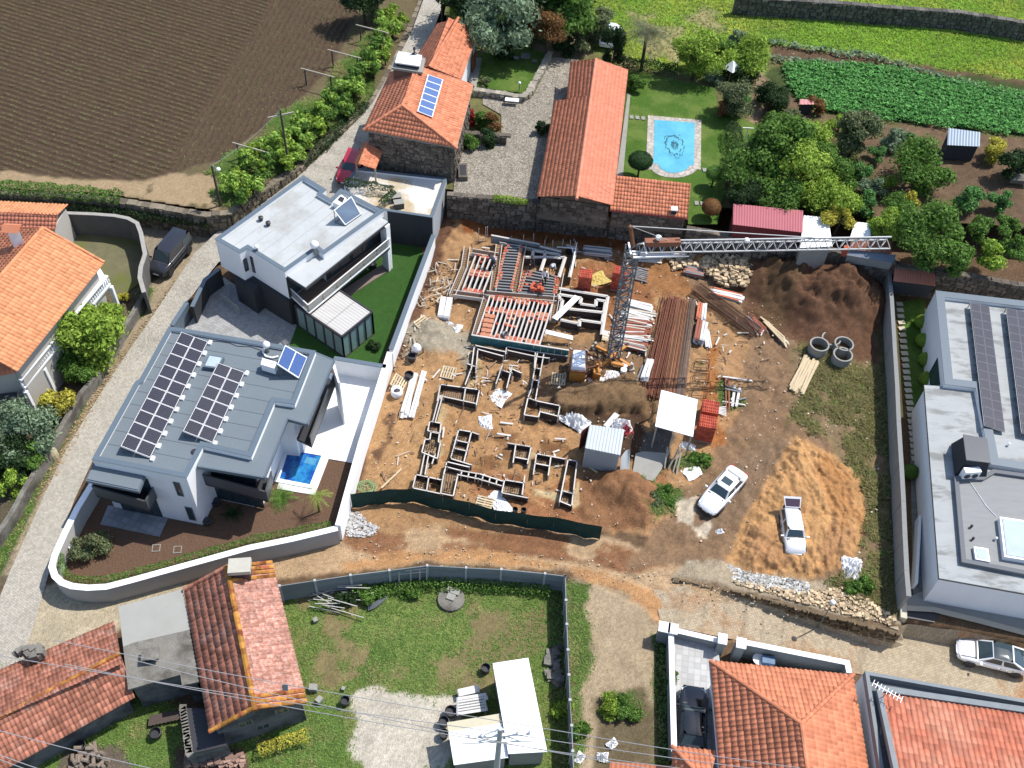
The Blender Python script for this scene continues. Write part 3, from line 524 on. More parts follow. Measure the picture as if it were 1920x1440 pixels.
 # ---------------- roofs, walls ----------------
def tiled(name,A,B,C,D_,m,parent,tw=.3,tl=.4,amp=.05,label=None,drop=.035,v0=None):
 """a tiled slope: eave A->B (left to right seen from outside), ridge D_->C above; real rows of rounded tiles. May be a triangle (C=D_)."""
 A,B,C,D_=map(Vector,(A,B,C,D_));ue=(B-A);eL=ue.length;u=ue/eL;nrm=(B-A).cross(D_-A).normalized()if(D_-A).length>.01 else(B-A).cross(C-A).normalized()
 if nrm.z<0:nrm=-nrm
 w=nrm.cross(u);
 if w.dot((C+D_)/2-A)<0:w=-w
 def loc(p):d=p-A;return d.dot(u),d.dot(w)
 q=[loc(p)for p in(A,B,C,D_)];Hh=max(q[2][1],q[3][1])
 q=np.array(q)
 def xr(h):
  def lim(p0,p1):
   dy=p1[1]-p0[1];t=0 if abs(dy)<1e-6 else min(max((h-p0[1])/dy,0),1);return p0[0]+(p1[0]-p0[0])*t
  return lim(q[0],q[3]),lim(q[1],q[2])
 rows=max(1,round(Hh/tl));rl=Hh/rows;V=[];F=[];RV=[]
 prof=[(0,0),(.18,.85),(.42,1),(.62,.25),(.8,-.15),(1,0)]
 uN,wN,nN=np.array(u),np.array(w),np.array(nrm);A0=np.array(A)
 for r_ in range(rows):
  h0,h1=r_*rl,(r_+1)*rl+.02;l0,r0=xr(h0);l1,r1=xr(min(h1,Hh));lo=min(l0,l1);hi=max(r0,r1);n0=math.floor(lo/tw);n1=math.ceil(hi/tw)
  for k in range(n0,n1):
   rv=random.random();jz=random.uniform(-.012,.012);base=len(V);cols=[]
   for s,hgt in prof:
    x=(k+s)*tw;xa=min(max(x,l0),r0);xb=min(max(x,l1),r1);cols.append((xa,xb,hgt*amp))
   if cols[-1][0]-cols[0][0]<.02 and cols[-1][1]-cols[0][1]<.02:continue
   for xa,xb,hz_ in cols:
    V.append(A0+uN*xa+wN*h0+nN*(hz_+drop+jz));V.append(A0+uN*xb+wN*h1+nN*(hz_+jz));
   n=len(cols)
   for i in range(n-1):F.append((base+2*i,base+2*i+2,base+2*i+3,base+2*i+1));RV.append(rv)
   b2=len(V)
   for xa,xb,hz_ in cols:V.append(A0+uN*xa+wN*h0+nN*(min(hz_,0)-.02))
   for i in range(n-1):F.append((b2+i,b2+i+1,base+2*i+2,base+2*i));RV.append(rv*.6)
 o=ORG[parent.name]if parent else Vector((0,0,0));V=np.array(V)-np.array(o)
 F=np.array(F)
 me=np_mesh(name,V,F,m,v=RV);ob=link(name,me,parent,kind='stuff',label=label);return ob
def ridge(name,pts,m,parent,r=.13,step=.4):
 b=MB()
 for a,c in zip(pts[:-1],pts[1:]):
  a=Vector(a);c=Vector(c);L_=(c-a).length;n=max(1,int(L_/step))
  for i in range(n):b.tube(a.lerp(c,i/n)+Vector((0,0,.02)),a.lerp(c,(i+1)/n+.02)+Vector((0,0,.02)),r*1.08,r*.92,8,random.random())
 return b.build(name,m,parent,kind='stuff')
def stone_wall(name,label,cat,line,z0,z1,thick,m=None,sw=.55,sh=.34,parent=None,z0b=None,cap=True,structure=False,side=0):
 """rubble wall along world points; line of (x, y); every stone is a block of its own, joined as one part"""
 m=m or M_stone
 t=parent or(thing(name,label,cat,(line[0][0],line[0][1],z0)))
 core=MB();st=MB()
 for(a,b)in zip(line[:-1],line[1:]):
  a=Vector((a[0],a[1]));b=Vector((b[0],b[1]));d=(b-a);L_=d.length;d.normalize();n=Vector((d.y,-d.x))
  q=[a-n*thick*.42,b-n*thick*.42,b+n*thick*.42,a+n*thick*.42];core.prism([tuple(x)for x in q],z0,z1-.05)
  rows=max(1,int((z1-z0)/sh))
  for sgn in((1,-1)if side==0 else(side,)):
   for r_ in range(rows):
    x=random.uniform(-.2,0);zz=z0+(z1-z0)*r_/rows;hh=(z1-z0)/rows
    while x<L_:
     w=sw*random.uniform(.6,1.5);x0=max(x,0)+.02;x1=min(x+w,L_)-.02;x+=w
     if x1-x0<.08:continue
     pr=random.uniform(.0,.13);c0=a+d*x0;c1=a+d*x1;j=lambda:random.uniform(-.07,.07)
     i0=n*sgn*(thick*.42-.03);o0=n*sgn*(thick*.5+pr);zb,zt=zz+.01+j()*.8,zz+hh-.02+j()*.8
     b4=[c0+i0,c1+i0,c1+o0,c0+o0];k=.05
     bb=[(b4[0].x,b4[0].y,zb),(b4[1].x,b4[1].y,zb),(b4[2].x-d.x*k,b4[2].y-d.y*k,zb+j()),(b4[3].x+d.x*k,b4[3].y+d.y*k,zb+j())]
     tt=[(b4[0].x,b4[0].y,zt),(b4[1].x,b4[1].y,zt),(b4[2].x-d.x*k,b4[2].y-d.y*k,zt+j()),(b4[3].x+d.x*k,b4[3].y+d.y*k,zt+j())]
     if sgn<0:bb=[bb[1],bb[0],bb[3],bb[2]];tt=[tt[1],tt[0],tt[3],tt[2]]
     st.hexa(bb,tt,random.random())
  if cap:
   x=0
   while x<L_:
    w=sw*random.uniform(.7,1.6);c=a+d*min(x+w/2,L_);st.box((c.x,c.y,z1-.1),w*.95,thick*1.04,.1+random.uniform(0,.07),math.atan2(d.y,d.x)+random.uniform(-.05,.05),random.random());x+=w
 core.build('wall_core',m,t);st.build('stonework',m,t,kind='stuff');return t
def solid_wall(name,label,cat,line,z0,z1,thick,m,capm=None,caph=.06,capw=.06,parent=None,group=None):
 t=parent or thing(name,label,cat,(line[0][0],line[0][1],z0),0,group);b=MB();c=MB()
 w=[Vector((p[0],p[1]))for p in line];n=len(w);nr=[]
 for i in range(n):
  d1=(w[i]-w[i-1]).normalized()if i>0 else(w[1]-w[0]).normalized();d2=(w[i+1]-w[i]).normalized()if i<n-1 else d1
  m1=Vector((-d1.y,d1.x));m2=Vector((-d2.y,d2.x));bis=m1+m2;nr.append(bis/(1+m1.dot(m2)))
 for i in range(n-1):
  def q(k,h):return[tuple(w[i]-nr[i]*h),tuple(w[i+1]-nr[i+1]*h),tuple(w[i+1]+nr[i+1]*h),tuple(w[i]+nr[i]*h)]
  za=z0 if not isinstance(z0,(list,tuple))else z0[i]
  a=q(i,thick/2);b.hexa([(*p,za)for p in a],[(*p,z1)for p in a],random.random())
  if capm:a=q(i,thick/2+capw);c.hexa([(*p,z1+.002)for p in a],[(*p,z1+caph)for p in a],random.random())
 b.build('wall',m,t)
 if capm:c.build('coping',capm,t)
 return t
def fbox(face_a,face_b,s0,s1,z0,z1,proud,depth):
 """a box set on a vertical face running a->b: spans s0..s1 metres along it, z0..z1, stands proud"""
 a=Vector((face_a[0],face_a[1]));b=Vector((face_b[0],face_b[1]));d=(b-a).normalized();n=Vector((d.y,-d.x))
 p0=a+d*s0;p1=a+d*s1;q=[p0+n*proud,p1+n*proud,p1+n*(proud-depth),p0+n*(proud-depth)]
 return[(x.x,x.y,z0)for x in q],[(x.x,x.y,z1)for x in q]
def window(parent,a,b,s0,s1,z0,z1,fm=None,gm=None,bars=1,name='window',fr=.06):
 """window on the face a->b (outside on the right of a->b)"""
 m=MB();fm=fm or M_dark
 for(x0,x1,y0,y1)in((s0,s0+fr,z0,z1),(s1-fr,s1,z0,z1),(s0+fr,s1-fr,z0,z0+fr),(s0+fr,s1-fr,z1-fr,z1)):m.hexa(*fbox(a,b,x0,x1,y0,y1,.05,.08))
 for k in range(1,bars):x=s0+(s1-s0)*k/bars;m.hexa(*fbox(a,b,x-fr/2,x+fr/2,z0+fr,z1-fr,.045,.07))
 w=m.build(name,fm,parent);ORG[w.name]=ORG[parent.name]
 g=MB();g.hexa(*fbox(a,b,s0+fr,s1-fr,z0+fr,z1-fr,.02,.03));g.build('pane',gm or M_glass,w);return w
def flatroof(t,poly,z,copm,deckm,zb,wallm,para=.32,w=.28,name='roof',wallname='wall',seams=None):
 """walls up to z, parapet ring with coping, recessed deck; poly = world xy"""
 b=MB();b.prism(poly,zb,z-para-.05);b.build(wallname,wallm,t)
 inn=offset_poly(poly,w);d=MB();d.prism(inn,z-para-.045,z-para);dk=d.build(name,deckm,t);ORG[dk.name]=ORG[t.name]
 r1=MB();r2=MB();n=len(poly)
 out2=offset_poly(poly,-.03);inn2=offset_poly(poly,w+.03)
 for i in range(n):
  j=(i+1)%n
  r1.hexa(*[[(*poly[i],zz),(*poly[j],zz),(*inn[j],zz),(*inn[i],zz)]for zz in(z-para-.049,z-.04)]);r2.hexa(*[[(*out2[i],zz),(*out2[j],zz),(*inn2[j],zz),(*inn2[i],zz)]for zz in(z-.04,z)])
 r1.build('parapet',wallm,t);r2.build('coping',copm,t)
 if seams:
  s=MB();(dx,dy),step=seams;xs=[p[0]*dy-p[1]*dx for p in inn];x=min(xs)+.4;nn=Vector((dy,-dx)).normalized();dd=Vector((dx,dy)).normalized()
  sc=math.hypot(dx,dy)
  while x<max(xs):
   hits=[]
   for i in range(n):
    p,q=inn[i],inn[(i+1)%n];fp=p[0]*dy-p[1]*dx-x;fq=q[0]*dy-q[1]*dx-x
    if fp*fq<0:tt=fp/(fp-fq);h=Vector((p[0]+(q[0]-p[0])*tt,p[1]+(q[1]-p[1])*tt));hits.append((h.dot(dd),h))
   hits.sort(key=lambda e:e[0])
   for a,c in zip(hits[::2],hits[1::2]):
    if c[0]-a[0]>.3:s.bar((*(a[1]+dd*.04),z-para+.006),(*(c[1]-dd*.04),z-para+.006),.05,.01)
   x+=step*sc
  s.build('roof_seam',M_dark if seams[1]==0 else mat('seam_line',srgb(104,114,122),.9,var=0)if deckm is M_slate else mat('pale_seam',srgb(186,190,190),.9,var=0),dk,kind='stuff')
 return dk
def V2(x,y,z):p=P(x,y,z);return(p.x,p.y)
# ================= HOUSE 1: white and anthracite flat-roofed house =================
zt=5.75;h1=thing('modern_house','white and black flat roofed house with pale roof beside the construction site lawn','house',(*V2(560,470,0),0))
rp=WP([(403,447.5),(448.75,473.75),(463.75,465),(533.75,508.75),(593.75,466),(606,476),(718.75,395),(638.75,353.75),(620,372.5),(602.5,362.5),(611,355),(568.75,328.75)],zt)
flatroof(h1,rp,zt,M_zinc,M_roofgrey,2.75,M_white,seams=((rp[11][0]-rp[0][0],rp[11][1]-rp[0][1]),1.1),wallname='upper_wall')
lp=[V2(472,524,2.74),V2(541,566,2.74),V2(598,522,2.74),V2(700,437,2.74),V2(640,395,2.74),V2(560,370,2.74),V2(440,462,2.74)]
b=MB();b.prism(lp,0,2.748);b.build('ground_floor_wall',M_black,h1)
cz=5.15;cp=WP([(537.5,516),(572.5,538.5),(727.5,415.5),(704,400.5)],cz);b=MB();b.prism(cp,cz-.16,cz);cc=b.build('canopy_roof',M_roofgrey,h1)
b=MB()
for i in range(4):
 j=(i+1)%4
 if i==3:continue
 q0,q1=Vector((*cp[i],cz-.2)),Vector((*cp[j],cz-.2));b.bar(q0,q1,.12,.22)
b.build('canopy_edge',M_dark,h1)
b=MB();bp_=WP([(541,528),(560,541),(715,425),(700,410)],4.9)
bal=WP([(546,556),(580,588),(731,463),(702,440)],2.75);b=MB();b.prism(bal,2.5,2.74);b.build('balcony_slab',M_dark,h1)
b=MB();b.prism(offset_poly(bal,.12),2.742,2.77);b.build('balcony_floor',mat('wood_deck',srgb(120,104,92),.8,var=.15,scale=3,spec=.2),h1)
r=MB();g=MB()
for a_,c_ in((bal[0],bal[1]),(bal[1],bal[2]),(bal[2],bal[3])):
 a3,c3=Vector((*a_,0)),Vector((*c_,0));n_=max(1,round((c3-a3).length/1.5))
 r.bar(a3+Vector((0,0,3.72)),c3+Vector((0,0,3.72)),.07,.05)
 r.bar(a3+Vector((0,0,2.82)),c3+Vector((0,0,2.82)),.09,.12)
 for k in range(n_):p0=a3.lerp(c3,(k+.03)/n_);p1=a3.lerp(c3,(k+.97)/n_);g.bar(p0+Vector((0,0,3.28)),p1+Vector((0,0,3.28)),.02,.8)
r.build('balcony_rail',M_whitem,h1);g.build('balcony_glass',M_railg,h1)
ua,ub=V2(545,512,5.0),V2(706,400,5.0)
for k,(s0,s1)in enumerate(((.8,4.4),(5.2,9.4),(10.4,12.8))):window(h1,rp[3],rp[4],s0*.2,s0*.2,0,0)if False else None
L_=(Vector(rp[6])-Vector(rp[5])).length
for s0 in np.arange(.4,L_-2.2,2.5):window(h1,rp[5],rp[6],s0,s0+2.3,3.0,5.0,M_dark,M_glass,2)
L0=(Vector(rp[4])-Vector(rp[3])).length;window(h1,rp[3],rp[4],.3,L0-.2,3.0,5.0,M_dark,M_glass,2)
wst=MB();wst.hexa(*fbox(rp[5],rp[6],0,L_,2.8,5.05,.012,.03));wst.hexa(*fbox(rp[3],rp[4],0,L0,2.8,5.05,.012,.03));wst.build('dark_wall_panel',M_black,h1)
window(h1,rp[1],rp[2],.15,.5,3.6,4.9,M_dark,M_glass,1)if(Vector(rp[2])-Vector(rp[1])).length>.7 else None
window(h1,rp[2],rp[3],.12,.42,3.3,5.0,M_dark,M_glass,1)
for s0 in(3.2,5.3,7.4,9.5):window(h1,lp[1],lp[3],s0,s0+1.9,.15,2.45,M_dark,M_glassb,1)
b=MB();w0=V2(716,420,5.0);w1=V2(728,415,5.0);b.prism([V2(712,418,5.0),V2(724,427,5.0),V2(731,420,5.0),V2(719,412,5.0)],0,5.0);b.build('white_pier',M_white,h1)
pz=2.55;cq=WP([(580,590),(641,631),(697.5,585),(636,544)],pz);b=MB();cqi=offset_poly(cq,.1);b.prism(cqi,pz-.08,pz);cr=b.build('conservatory_roof',mat('pergola_louvres',srgb(218,216,212),.7,var=.1,scale=1.2,stretch=(.7,(.2,3,1)),spec=.3),h1);ORG[cr.name]=ORG[h1.name]
s=MB();m0=Vector((*cqi[0],pz+.008)).lerp(Vector((*cqi[1],pz+.008)),.5);m1=Vector((*cqi[3],pz+.008)).lerp(Vector((*cqi[2],pz+.008)),.5);s.bar(m0,m1,.05,.03)
for k in range(1,24):s.bar(Vector((*cqi[0],pz+.005)).lerp(Vector((*cqi[3],pz+.005)),k/24),Vector((*cqi[1],pz+.005)).lerp(Vector((*cqi[2],pz+.005)),k/24),.02,.012)if k%2 else None
s.build('louvre_joint',M_concrete,cr,kind='stuff')
cw=[V2(553,571,pz),cq[1],cq[2],cq[3]]
fr=MB()
for i in range(3):
 a_,c_=cw[i],cw[i+1];L1=(Vector(a_)-Vector(c_)).length;nb=(5,4,2)[i]
 fr.bar((*a_,pz-.06),(*c_,pz-.06),.14,.22);fr.bar((*a_,.08),(*c_,.08),.12,.14)
 for k in range(nb+1):q=Vector(a_).lerp(Vector(c_),k/nb);fr.box((q.x,q.y,.02),.12,.12,pz-.1)
 for k in range(nb):
  gl=MB();gl.hexa(*fbox(a_,c_,L1*k/nb+.08,L1*(k+1)/nb-.08,.16,pz-.2,-.02,.03));gl.build('glass_panel',M_glassb,h1)
fr.build('conservatory_frame',M_dark,h1)
flat('timber_terrace',[(652,556),(735,503),(722,492),(640,545)],.16,mat('terrace_boards',srgb(150,132,122),.8,var=.15,scale=3,spec=.2),thick=.1)
g=MB();a3,c3=P(414,549,1.0),P(447,575,1.0);g.bar(a3-Vector((0,0,.45)),c3-Vector((0,0,.45)),.03,.9);g.build('entrance_glass_rail',M_railg,h1)
b=MB();b.prism([V2(438,520,2.7),V2(475,545,2.7),V2(490,532,2.7),V2(455,508,2.7)],0,2.7);b.build('entrance_core',M_black,h1)
def vent(x,y,z,label,r_=.2,h=.35,m=M_dark):
 p=P(x,y,z);t=MB();t.lathe((p.x,p.y,z-.32),[(r_*.7,0),(r_*.7,h*.6),(r_,h*.6),(r_,h),(r_*.5,h+.05),(.01,h+.06)],14);o=t.build('roof_vent',m);tag(o,label,'roof vent','roof vents');return o
vent(488.7,407.5,zt,'round black vent cap on the pale roof, the one nearer the road')
vent(502.5,417,zt,'round black vent cap on the pale roof, second one from the road')
vent(426,372,zt-.1,'small dark pipe cap by the left parapet of the pale roof',.09,.25)if False else None
def chimney_cowl(x,y,z,label,s=1):
 p=P(x,y,z);t=thing('chimney_flue',label,'chimney',(p.x,p.y,z-.35));b=MB();b.tube(p-Vector((0,0,.35)),p+Vector((0,0,.35*s)),.13*s,.13*s,12);b.build('flue_pipe',M_steel,t);b=MB();b.lathe(p+Vector((0,0,.35*s)),[(.05,0),(.24*s,.04),(.26*s,.2*s),(.12*s,.38*s),(.01,.4*s)],14);b.build('cowl',M_whitem,t,smooth=True);return t
chimney_cowl(591,470,zt,'white round chimney cowl in the notch of the pale roof edge',1.3)
chimney_cowl(482,469,zt,'small steel flue near the front parapet of the pale roof',.7)
def solar_heater(name,label,quad,zl,zh,m,split,z0,tubes=False):
 """flat collectors on a raised frame; quad = four survey points: low-left, low-right, high-right, high-left"""
 q=[P(*quad[0],zl),P(*quad[1],zl),P(*quad[2],zh),P(*quad[3],zh)];t=thing(name,label,'solar panel',(q[0].x,q[0].y,z0))
 for k in range(split):
  a,b_,c,d=q[0].lerp(q[3],k/split),q[1].lerp(q[2],k/split),q[1].lerp(q[2],(k+1)/split),q[0].lerp(q[3],(k+1)/split);up=(b_-a).cross(d-a).normalized()
  if up.z<0:up=-up
  f=MB();f.hexa([x-up*.08 for x in(a,b_,c,d)],[x for x in(a,b_,c,d)]);pn=f.build('collector',M_whitem,t);ORG[pn.name]=ORG[t.name]
  e=.04;i=[a.lerp(c,e),b_.lerp(d,e),c.lerp(a,e),d.lerp(b_,e)];g=MB();g.hexa([x+up*.002 for x in i],[x+up*.012 for x in i]);g.build('glass',m,pn)
  if tubes:
   s=MB()
   for j in range(1,16):s.tube(i[0].lerp(i[1],j/16)+up*.02,i[3].lerp(i[2],j/16)+up*.02,.022,.022,6)
   s.build('vacuum_tubes',mat('tube_glass',srgb(150,175,200),.2,var=.1,spec=.6),pn,kind='stuff')
 l=MB()
 for x in(q[2],q[3]):l.bar(x-Vector((0,0,.1)),Vector((x.x,x.y,z0)),.06)
 for a,c in((q[0],q[3]),(q[1],q[2])):l.bar(Vector((a.x,a.y,z0+.03)),Vector((c.x,c.y,z0+.03)),.06)
 l.bar(Vector((q[0].x,q[0].y,z0+.05)),Vector((q[1].x,q[1].y,z0+.05)),.06);l.bar(Vector((q[2].x,q[2].y,z0+.05)),Vector((q[3].x,q[3].y,z0+.05)),.06);l.build('frame',M_steel,t);return t
solar_heater('solar_water_heater','tilted tube solar water heater with white frame on the pale roof',[(647.5,422),(677.5,401),(659,368),(626,394)],zt-.2,zt+1.0,mat('tube_back',srgb(120,140,165),.3,var=.05),1,zt-.31,True)
t=thing('rooftop_box','small white cupboard beside the tube water heater on the pale roof','roof box',P(637,372,zt));b=MB();b.prism(WP([(624,378),(637,384),(650,371),(640,364)],zt+.3),zt-.3,zt+.25);b.build('casing',M_white,t);b=MB();b.prism(WP([(633,374),(642,379),(646,371),(638,368)],zt+.3),zt+.25,zt+.3);b.build('hatch',M_dark,t)
gz=3.65;ga=thing('garage','low black fronted annex with white gravel roof beside the stone house','garage',(*V2(770,400,0),0));gp=WP([(668.75,315),(645,346),(660,380),(726,395),(811,407.5),(837.5,333.75)],gz)
flatroof(ga,gp,gz,M_zinc,mat('cream_gravel_roof',srgb(238,234,224),.9,var=.06,scale=1.5,col2=srgb(206,184,146),c2scale=.22,c2lo=.5,c2hi=.6,bump=.3,bscale=12,spec=.1),0,M_white,para=.25,w=.2)
b=MB();L1=(Vector(gp[4])-Vector(gp[3])).length;b.hexa(*fbox(gp[3],gp[4],0,L1-.02,0,gz-.05,.03,.05));b.build('black_front',M_black,ga)
window(ga,gp[3],gp[4],L1*.58,L1*.78,.1,2.2,M_dark,M_glassb,1)
b=MB();b.hexa(*fbox(gp[4],gp[5],.02,(Vector(gp[5])-Vector(gp[4])).length,0,gz-.05,.02,.04));b.build('side_wall',mat('pale_blue_render',srgb(186,192,198),.85,var=.05),ga)
ht=[P(646,347,gz),P(700,356,gz),P(738,362,gz)];shrub_row('artificial_hedge','dark green artificial hedge screen on the annex roof terrace','hedge',[ht[0]+Vector((0,0,.3)),ht[2]+Vector((0,0,.3))],.42,'dark',gz)
shrub_row('artificial_hedge','short green hedge screen at the stairs end of the annex roof','hedge',[P(714,388,gz)+Vector((0,0,.3)),P(739,366,gz)+Vector((0,0,.3))],.35,'hedge',gz)
for k,(x,y)in enumerate(((743,372),(748,384))):
 p=P(x,y,gz);t=thing('rooftop_crate',['pale topped crate on the annex roof beside the hedge','small crate at the edge of the annex roof'][k],'crate',(p.x,p.y,gz-.25));b=MB();b.box((p.x,p.y,gz-.25),.8,.6,.55,.3);b.build('body',M_dark,t);b=MB();b.box((p.x,p.y,gz+.3),.84,.64,.05,.3);b.build('lid',M_concrete,t)
GW=[(813,440),(772,549),(733,655)]
solid_wall('boundary_wall','long white rendered wall with grey coping between lawn and building site','wall',[V2(x,y,2.0)for x,y in GW],0,1.95,.25,M_white,M_zinc)
solid_wall('boundary_wall','white wall between the pool terrace and the building site','wall',[V2(x,y,1.9)for x,y in[(731,660),(722,688),(677,830),(634,985)]],0,1.85,.3,M_white,mat('white_coping',(.75,.76,.76),.8,var=.08,scale=2,spec=.2))
solid_wall('boundary_wall','white wall dividing the lawn from the pool terrace','wall',[V2(x,y,1.9)for x,y in[(626,671),(724,687)]],0,1.85,.25,M_white,M_zinc)
solid_wall('boundary_wall','anthracite wall along the cobbled road by the black and white house','wall',[V2(x,y,1.9)for x,y in[(412,503),(384,524),(360,575)]],0,1.85,.2,M_black,M_zinc)
solid_wall('boundary_wall','blue grey wall beside the paved courtyard gate','wall',[V2(x,y,1.6)for x,y in[(350,567),(322,610)]],0,1.55,.25,M_zinc,M_zinc)
# ================= HOUSE 2: white house with grey felt roof and solar arrays =================
h2=thing('modern_house','white house with slate grey stepped flat roof carrying two black solar arrays','house',(*V2(400,780,0),0));z2=5.8
op=WP([(172.8,861),(349.4,895.3),(380.6,836),(471,856),(515,752),(552.5,757.8),(591.6,657.8),(340,615.6),(316.5,612.5),(262,711),(254,715.6)],z2)
dv=(op[1][0]-op[0][0],op[1][1]-op[0][1]);flatroof(h2,op,z2,M_zinc,M_slate,0,M_white,para=.2,w=.3,seams=(dv,1.15))
ez=5.35;er=WP([(592,661),(626,675),(576,795),(539,785),(495,895),(370,874),(378,838),(471,857),(515.5,754),(553,760)],ez)
b=MB();b.prism(er,ez-.35,ez);lr=b.build('lower_roof',M_slate,h2);b=MB()
for i in(1,2,3,4,0):b.bar((*er[i],ez-.13),(*er[i+1],ez-.13),.1,.3)
b.build('roof_edge',M_zinc,h2)
bz=2.85;uw=[V2(388,868,ez),V2(474,882,ez),V2(518,775,ez),V2(560,782,ez),V2(600,690,ez)]
b=MB();b.prism([V2(370,850,ez),V2(455,868,ez),V2(505,768,ez),V2(545,772,ez),V2(590,672,ez),V2(560,670,ez),V2(400,800,ez)],0,ez-.35);b.build('inner_wall',M_white,h2)
b1=WP([(382,905),(502,938),(512,900),(465,880),(395,872)],bz);b=MB();b.prism(b1,bz-.25,bz);b.build('balcony_slab',M_dark,h2)
b2=WP([(584,836),(629,718),(612,705),(556,822)],bz);b=MB();b.prism(b2,bz-.25,bz);b.build('balcony_slab',M_dark,h2)
b3=WP([(180,928),(279,956),(293,930),(262,905),(192,893)],bz);b=MB();b.prism(b3,bz-.25,bz);b.build('balcony_slab',M_dark,h2)
bf=mat('dark_balcony_rail',(.06,.065,.07),.4,var=.05,spec=.5)
for bb,ed in((b1,(0,1)),(b2,(0,)),(b3,(0,1))):
 q=MB()
 for i in ed:q.bar((*bb[i],bz+.5),(*bb[i+1],bz+.5),.06,1.0);q.bar((*bb[i],bz+1.03),(*bb[i+1],bz+1.03),.1,.06)
 if bb is not b2:q.bar((*bb[0],bz+.5),(*bb[-1],bz+.5),.06,1.0)
 q.build('balcony_rail',bf,h2)
cz2=5.05;cn=WP([(174,867),(160,900),(260,921),(274,887)],cz2);b=MB();b.prism(cn,cz2-.3,cz2-.06);b.build('canopy_edge',M_zinc,h2);b=MB();b.prism(offset_poly(cn,.1),cz2-.058,cz2);b.build('canopy_roof',M_slate,h2)
Ls=(Vector(op[1])-Vector(op[0])).length;F0,F1=op[0],op[1]
window(h2,F0,F1,Ls*.83,Ls*.90,3.4,5.0,M_zinc,M_glass,1);window(h2,F0,F1,Ls*.86,Ls*.94,.5,2.1,M_zinc,M_glass,1)
window(h2,F0,F1,Ls*.06,Ls*.55,2.9,4.7,M_dark,M_glass,4);window(h2,F0,F1,Ls*.1,Ls*.55,.1,2.3,M_dark,M_glass,4)
w4=[V2(370,850,ez),V2(455,868,ez),V2(505,768,ez)];window(h2,w4[0],w4[1],.6,3.8,2.95,4.9,M_dark,M_glass,3);window(h2,w4[0],w4[1],.5,3.9,.2,2.3,M_dark,M_glass,3);window(h2,w4[1],w4[2],.4,4.2,.2,2.3,M_dark,M_glassb,4)
window(h2,V2(545,772,ez),V2(590,672,ez),.4,4.6,2.95,4.9,M_dark,M_glass,4)
b=MB();b.prism([V2(627,679,5.0),V2(637,717,5.0),V2(634,718,5.0),V2(622,682,5.0)],0,5.0);b.build('white_fin_wall',M_white,h2)
def pv_array(label,quad,rows,zl,zr,feet=True,cols=2,tz=5.6,m=M_pv,group=None,name='solar_array',fm=None):
 """quad: far-left, far-right, near-right, near-left survey points; left edge at zl, right edge at zr"""
 q=[P(*quad[0],zl),P(*quad[1],zr),P(*quad[2],zr),P(*quad[3],zl)];t=thing(name,label,'solar array',(q[3].x,q[3].y,tz),0,group)
 up=(q[1]-q[0]).cross(q[3]-q[0]).normalized();up=up if up.z>0 else-up;o3=ORG[t.name]
 for i in range(rows):
  for j in range(cols):
   pt=lambda u,v:(q[0].lerp(q[1],u)).lerp(q[3].lerp(q[2],u),v)
   c=[pt(j/cols,i/rows),pt((j+1)/cols,i/rows),pt((j+1)/cols,(i+1)/rows),pt(j/cols,(i+1)/rows)]
   e=.018;ins=[c[0].lerp(c[2],e),c[1].lerp(c[3],e),c[2].lerp(c[0],e),c[3].lerp(c[1],e)]
   f=MB();f.hexa([x-up*.04 for x in ins],list(ins));pn=f.build('panel',fm or M_whitem,t);ORG[pn.name]=o3
   ctr=(ins[0]+ins[2])/2;g=MB();nu,nv=6,10
   k2=.955;ii=[ctr+(x-ctr)*k2 for x in ins];pi_=lambda u,v:(ii[0].lerp(ii[1],u)).lerp(ii[3].lerp(ii[2],u),v)
   rv=random.uniform(.35,.65)
   for a in range(nv):
    for c2 in range(nu):
     g.face([pi_((a+.05)/nv,(c2+.06)/nu)+up*.006,pi_((a+.05)/nv,(c2+.94)/nu)+up*.006,pi_((a+.95)/nv,(c2+.94)/nu)+up*.006,pi_((a+.95)/nv,(c2+.06)/nu)+up*.006],rv+random.uniform(-.1,.1))
   g.build('cells',m,pn,kind='stuff')
   b_=MB();b_.hexa([x+up*.001 for x in ii],[x+up*.004 for x in ii]);b_.build('backing',M_dark,pn)
 fr=MB();n=rows
 for i in range(n+1):
  a,c=q[0].lerp(q[3],i/n),q[1].lerp(q[2],i/n);d=up*-.08;fr.bar(a+d,c+d,.05)
  if zl-tz>.25:fr.bar(a+d,Vector((a.x,a.y,tz)),.05)
 fr.bar(q[0]-up*.1,q[3]-up*.1,.06);fr.bar(q[1]-up*.1,q[2]-up*.1,.06);fr.build('mounting_rails',M_steel,t)
 if feet:
  ft=MB()
  for i in range(n+1):c=q[1].lerp(q[2],i/n)+(q[1]-q[0]).normalized()*.15;ft.box((c.x,c.y,tz),.35,.22,.16,math.atan2((q[2]-q[1]).y,(q[2]-q[1]).x))
  ft.build('concrete_foot',M_whitem,t,kind='stuff')
 return t
pv_array('longer black solar array of two columns along the road side of the grey roof',[(340,622),(390,640.6),(282,858),(226,836)],10,6.35,5.75)
pv_array('shorter black solar array of two columns in the middle of the grey roof',[(409,680),(459,698),(399,830),(343,808)],6,6.35,5.75)
t=thing('skylight','square glass skylight on the grey roof between the two solar arrays','skylight',P(400,678,5.6));skp=WP([(391,664),(420,669),(409,691),(380,687)],5.95);b=MB();b.prism(skp,5.6,5.93);b.build('frame',M_zinc,t);b=MB();b.prism(offset_poly(skp,.12),5.931,5.95);b.build('glass',mat('skylight_glass',srgb(196,214,220),.08,var=.15,scale=1,spec=.8),t)
solar_heater('solar_water_heater','two blue tilted collector panels of a water heater on the grey roof',[(560,709),(576,670),(535,647),(520,683)][:2]+[(535,647),(520,683)],5.75,6.9,M_pvb,2,5.6)
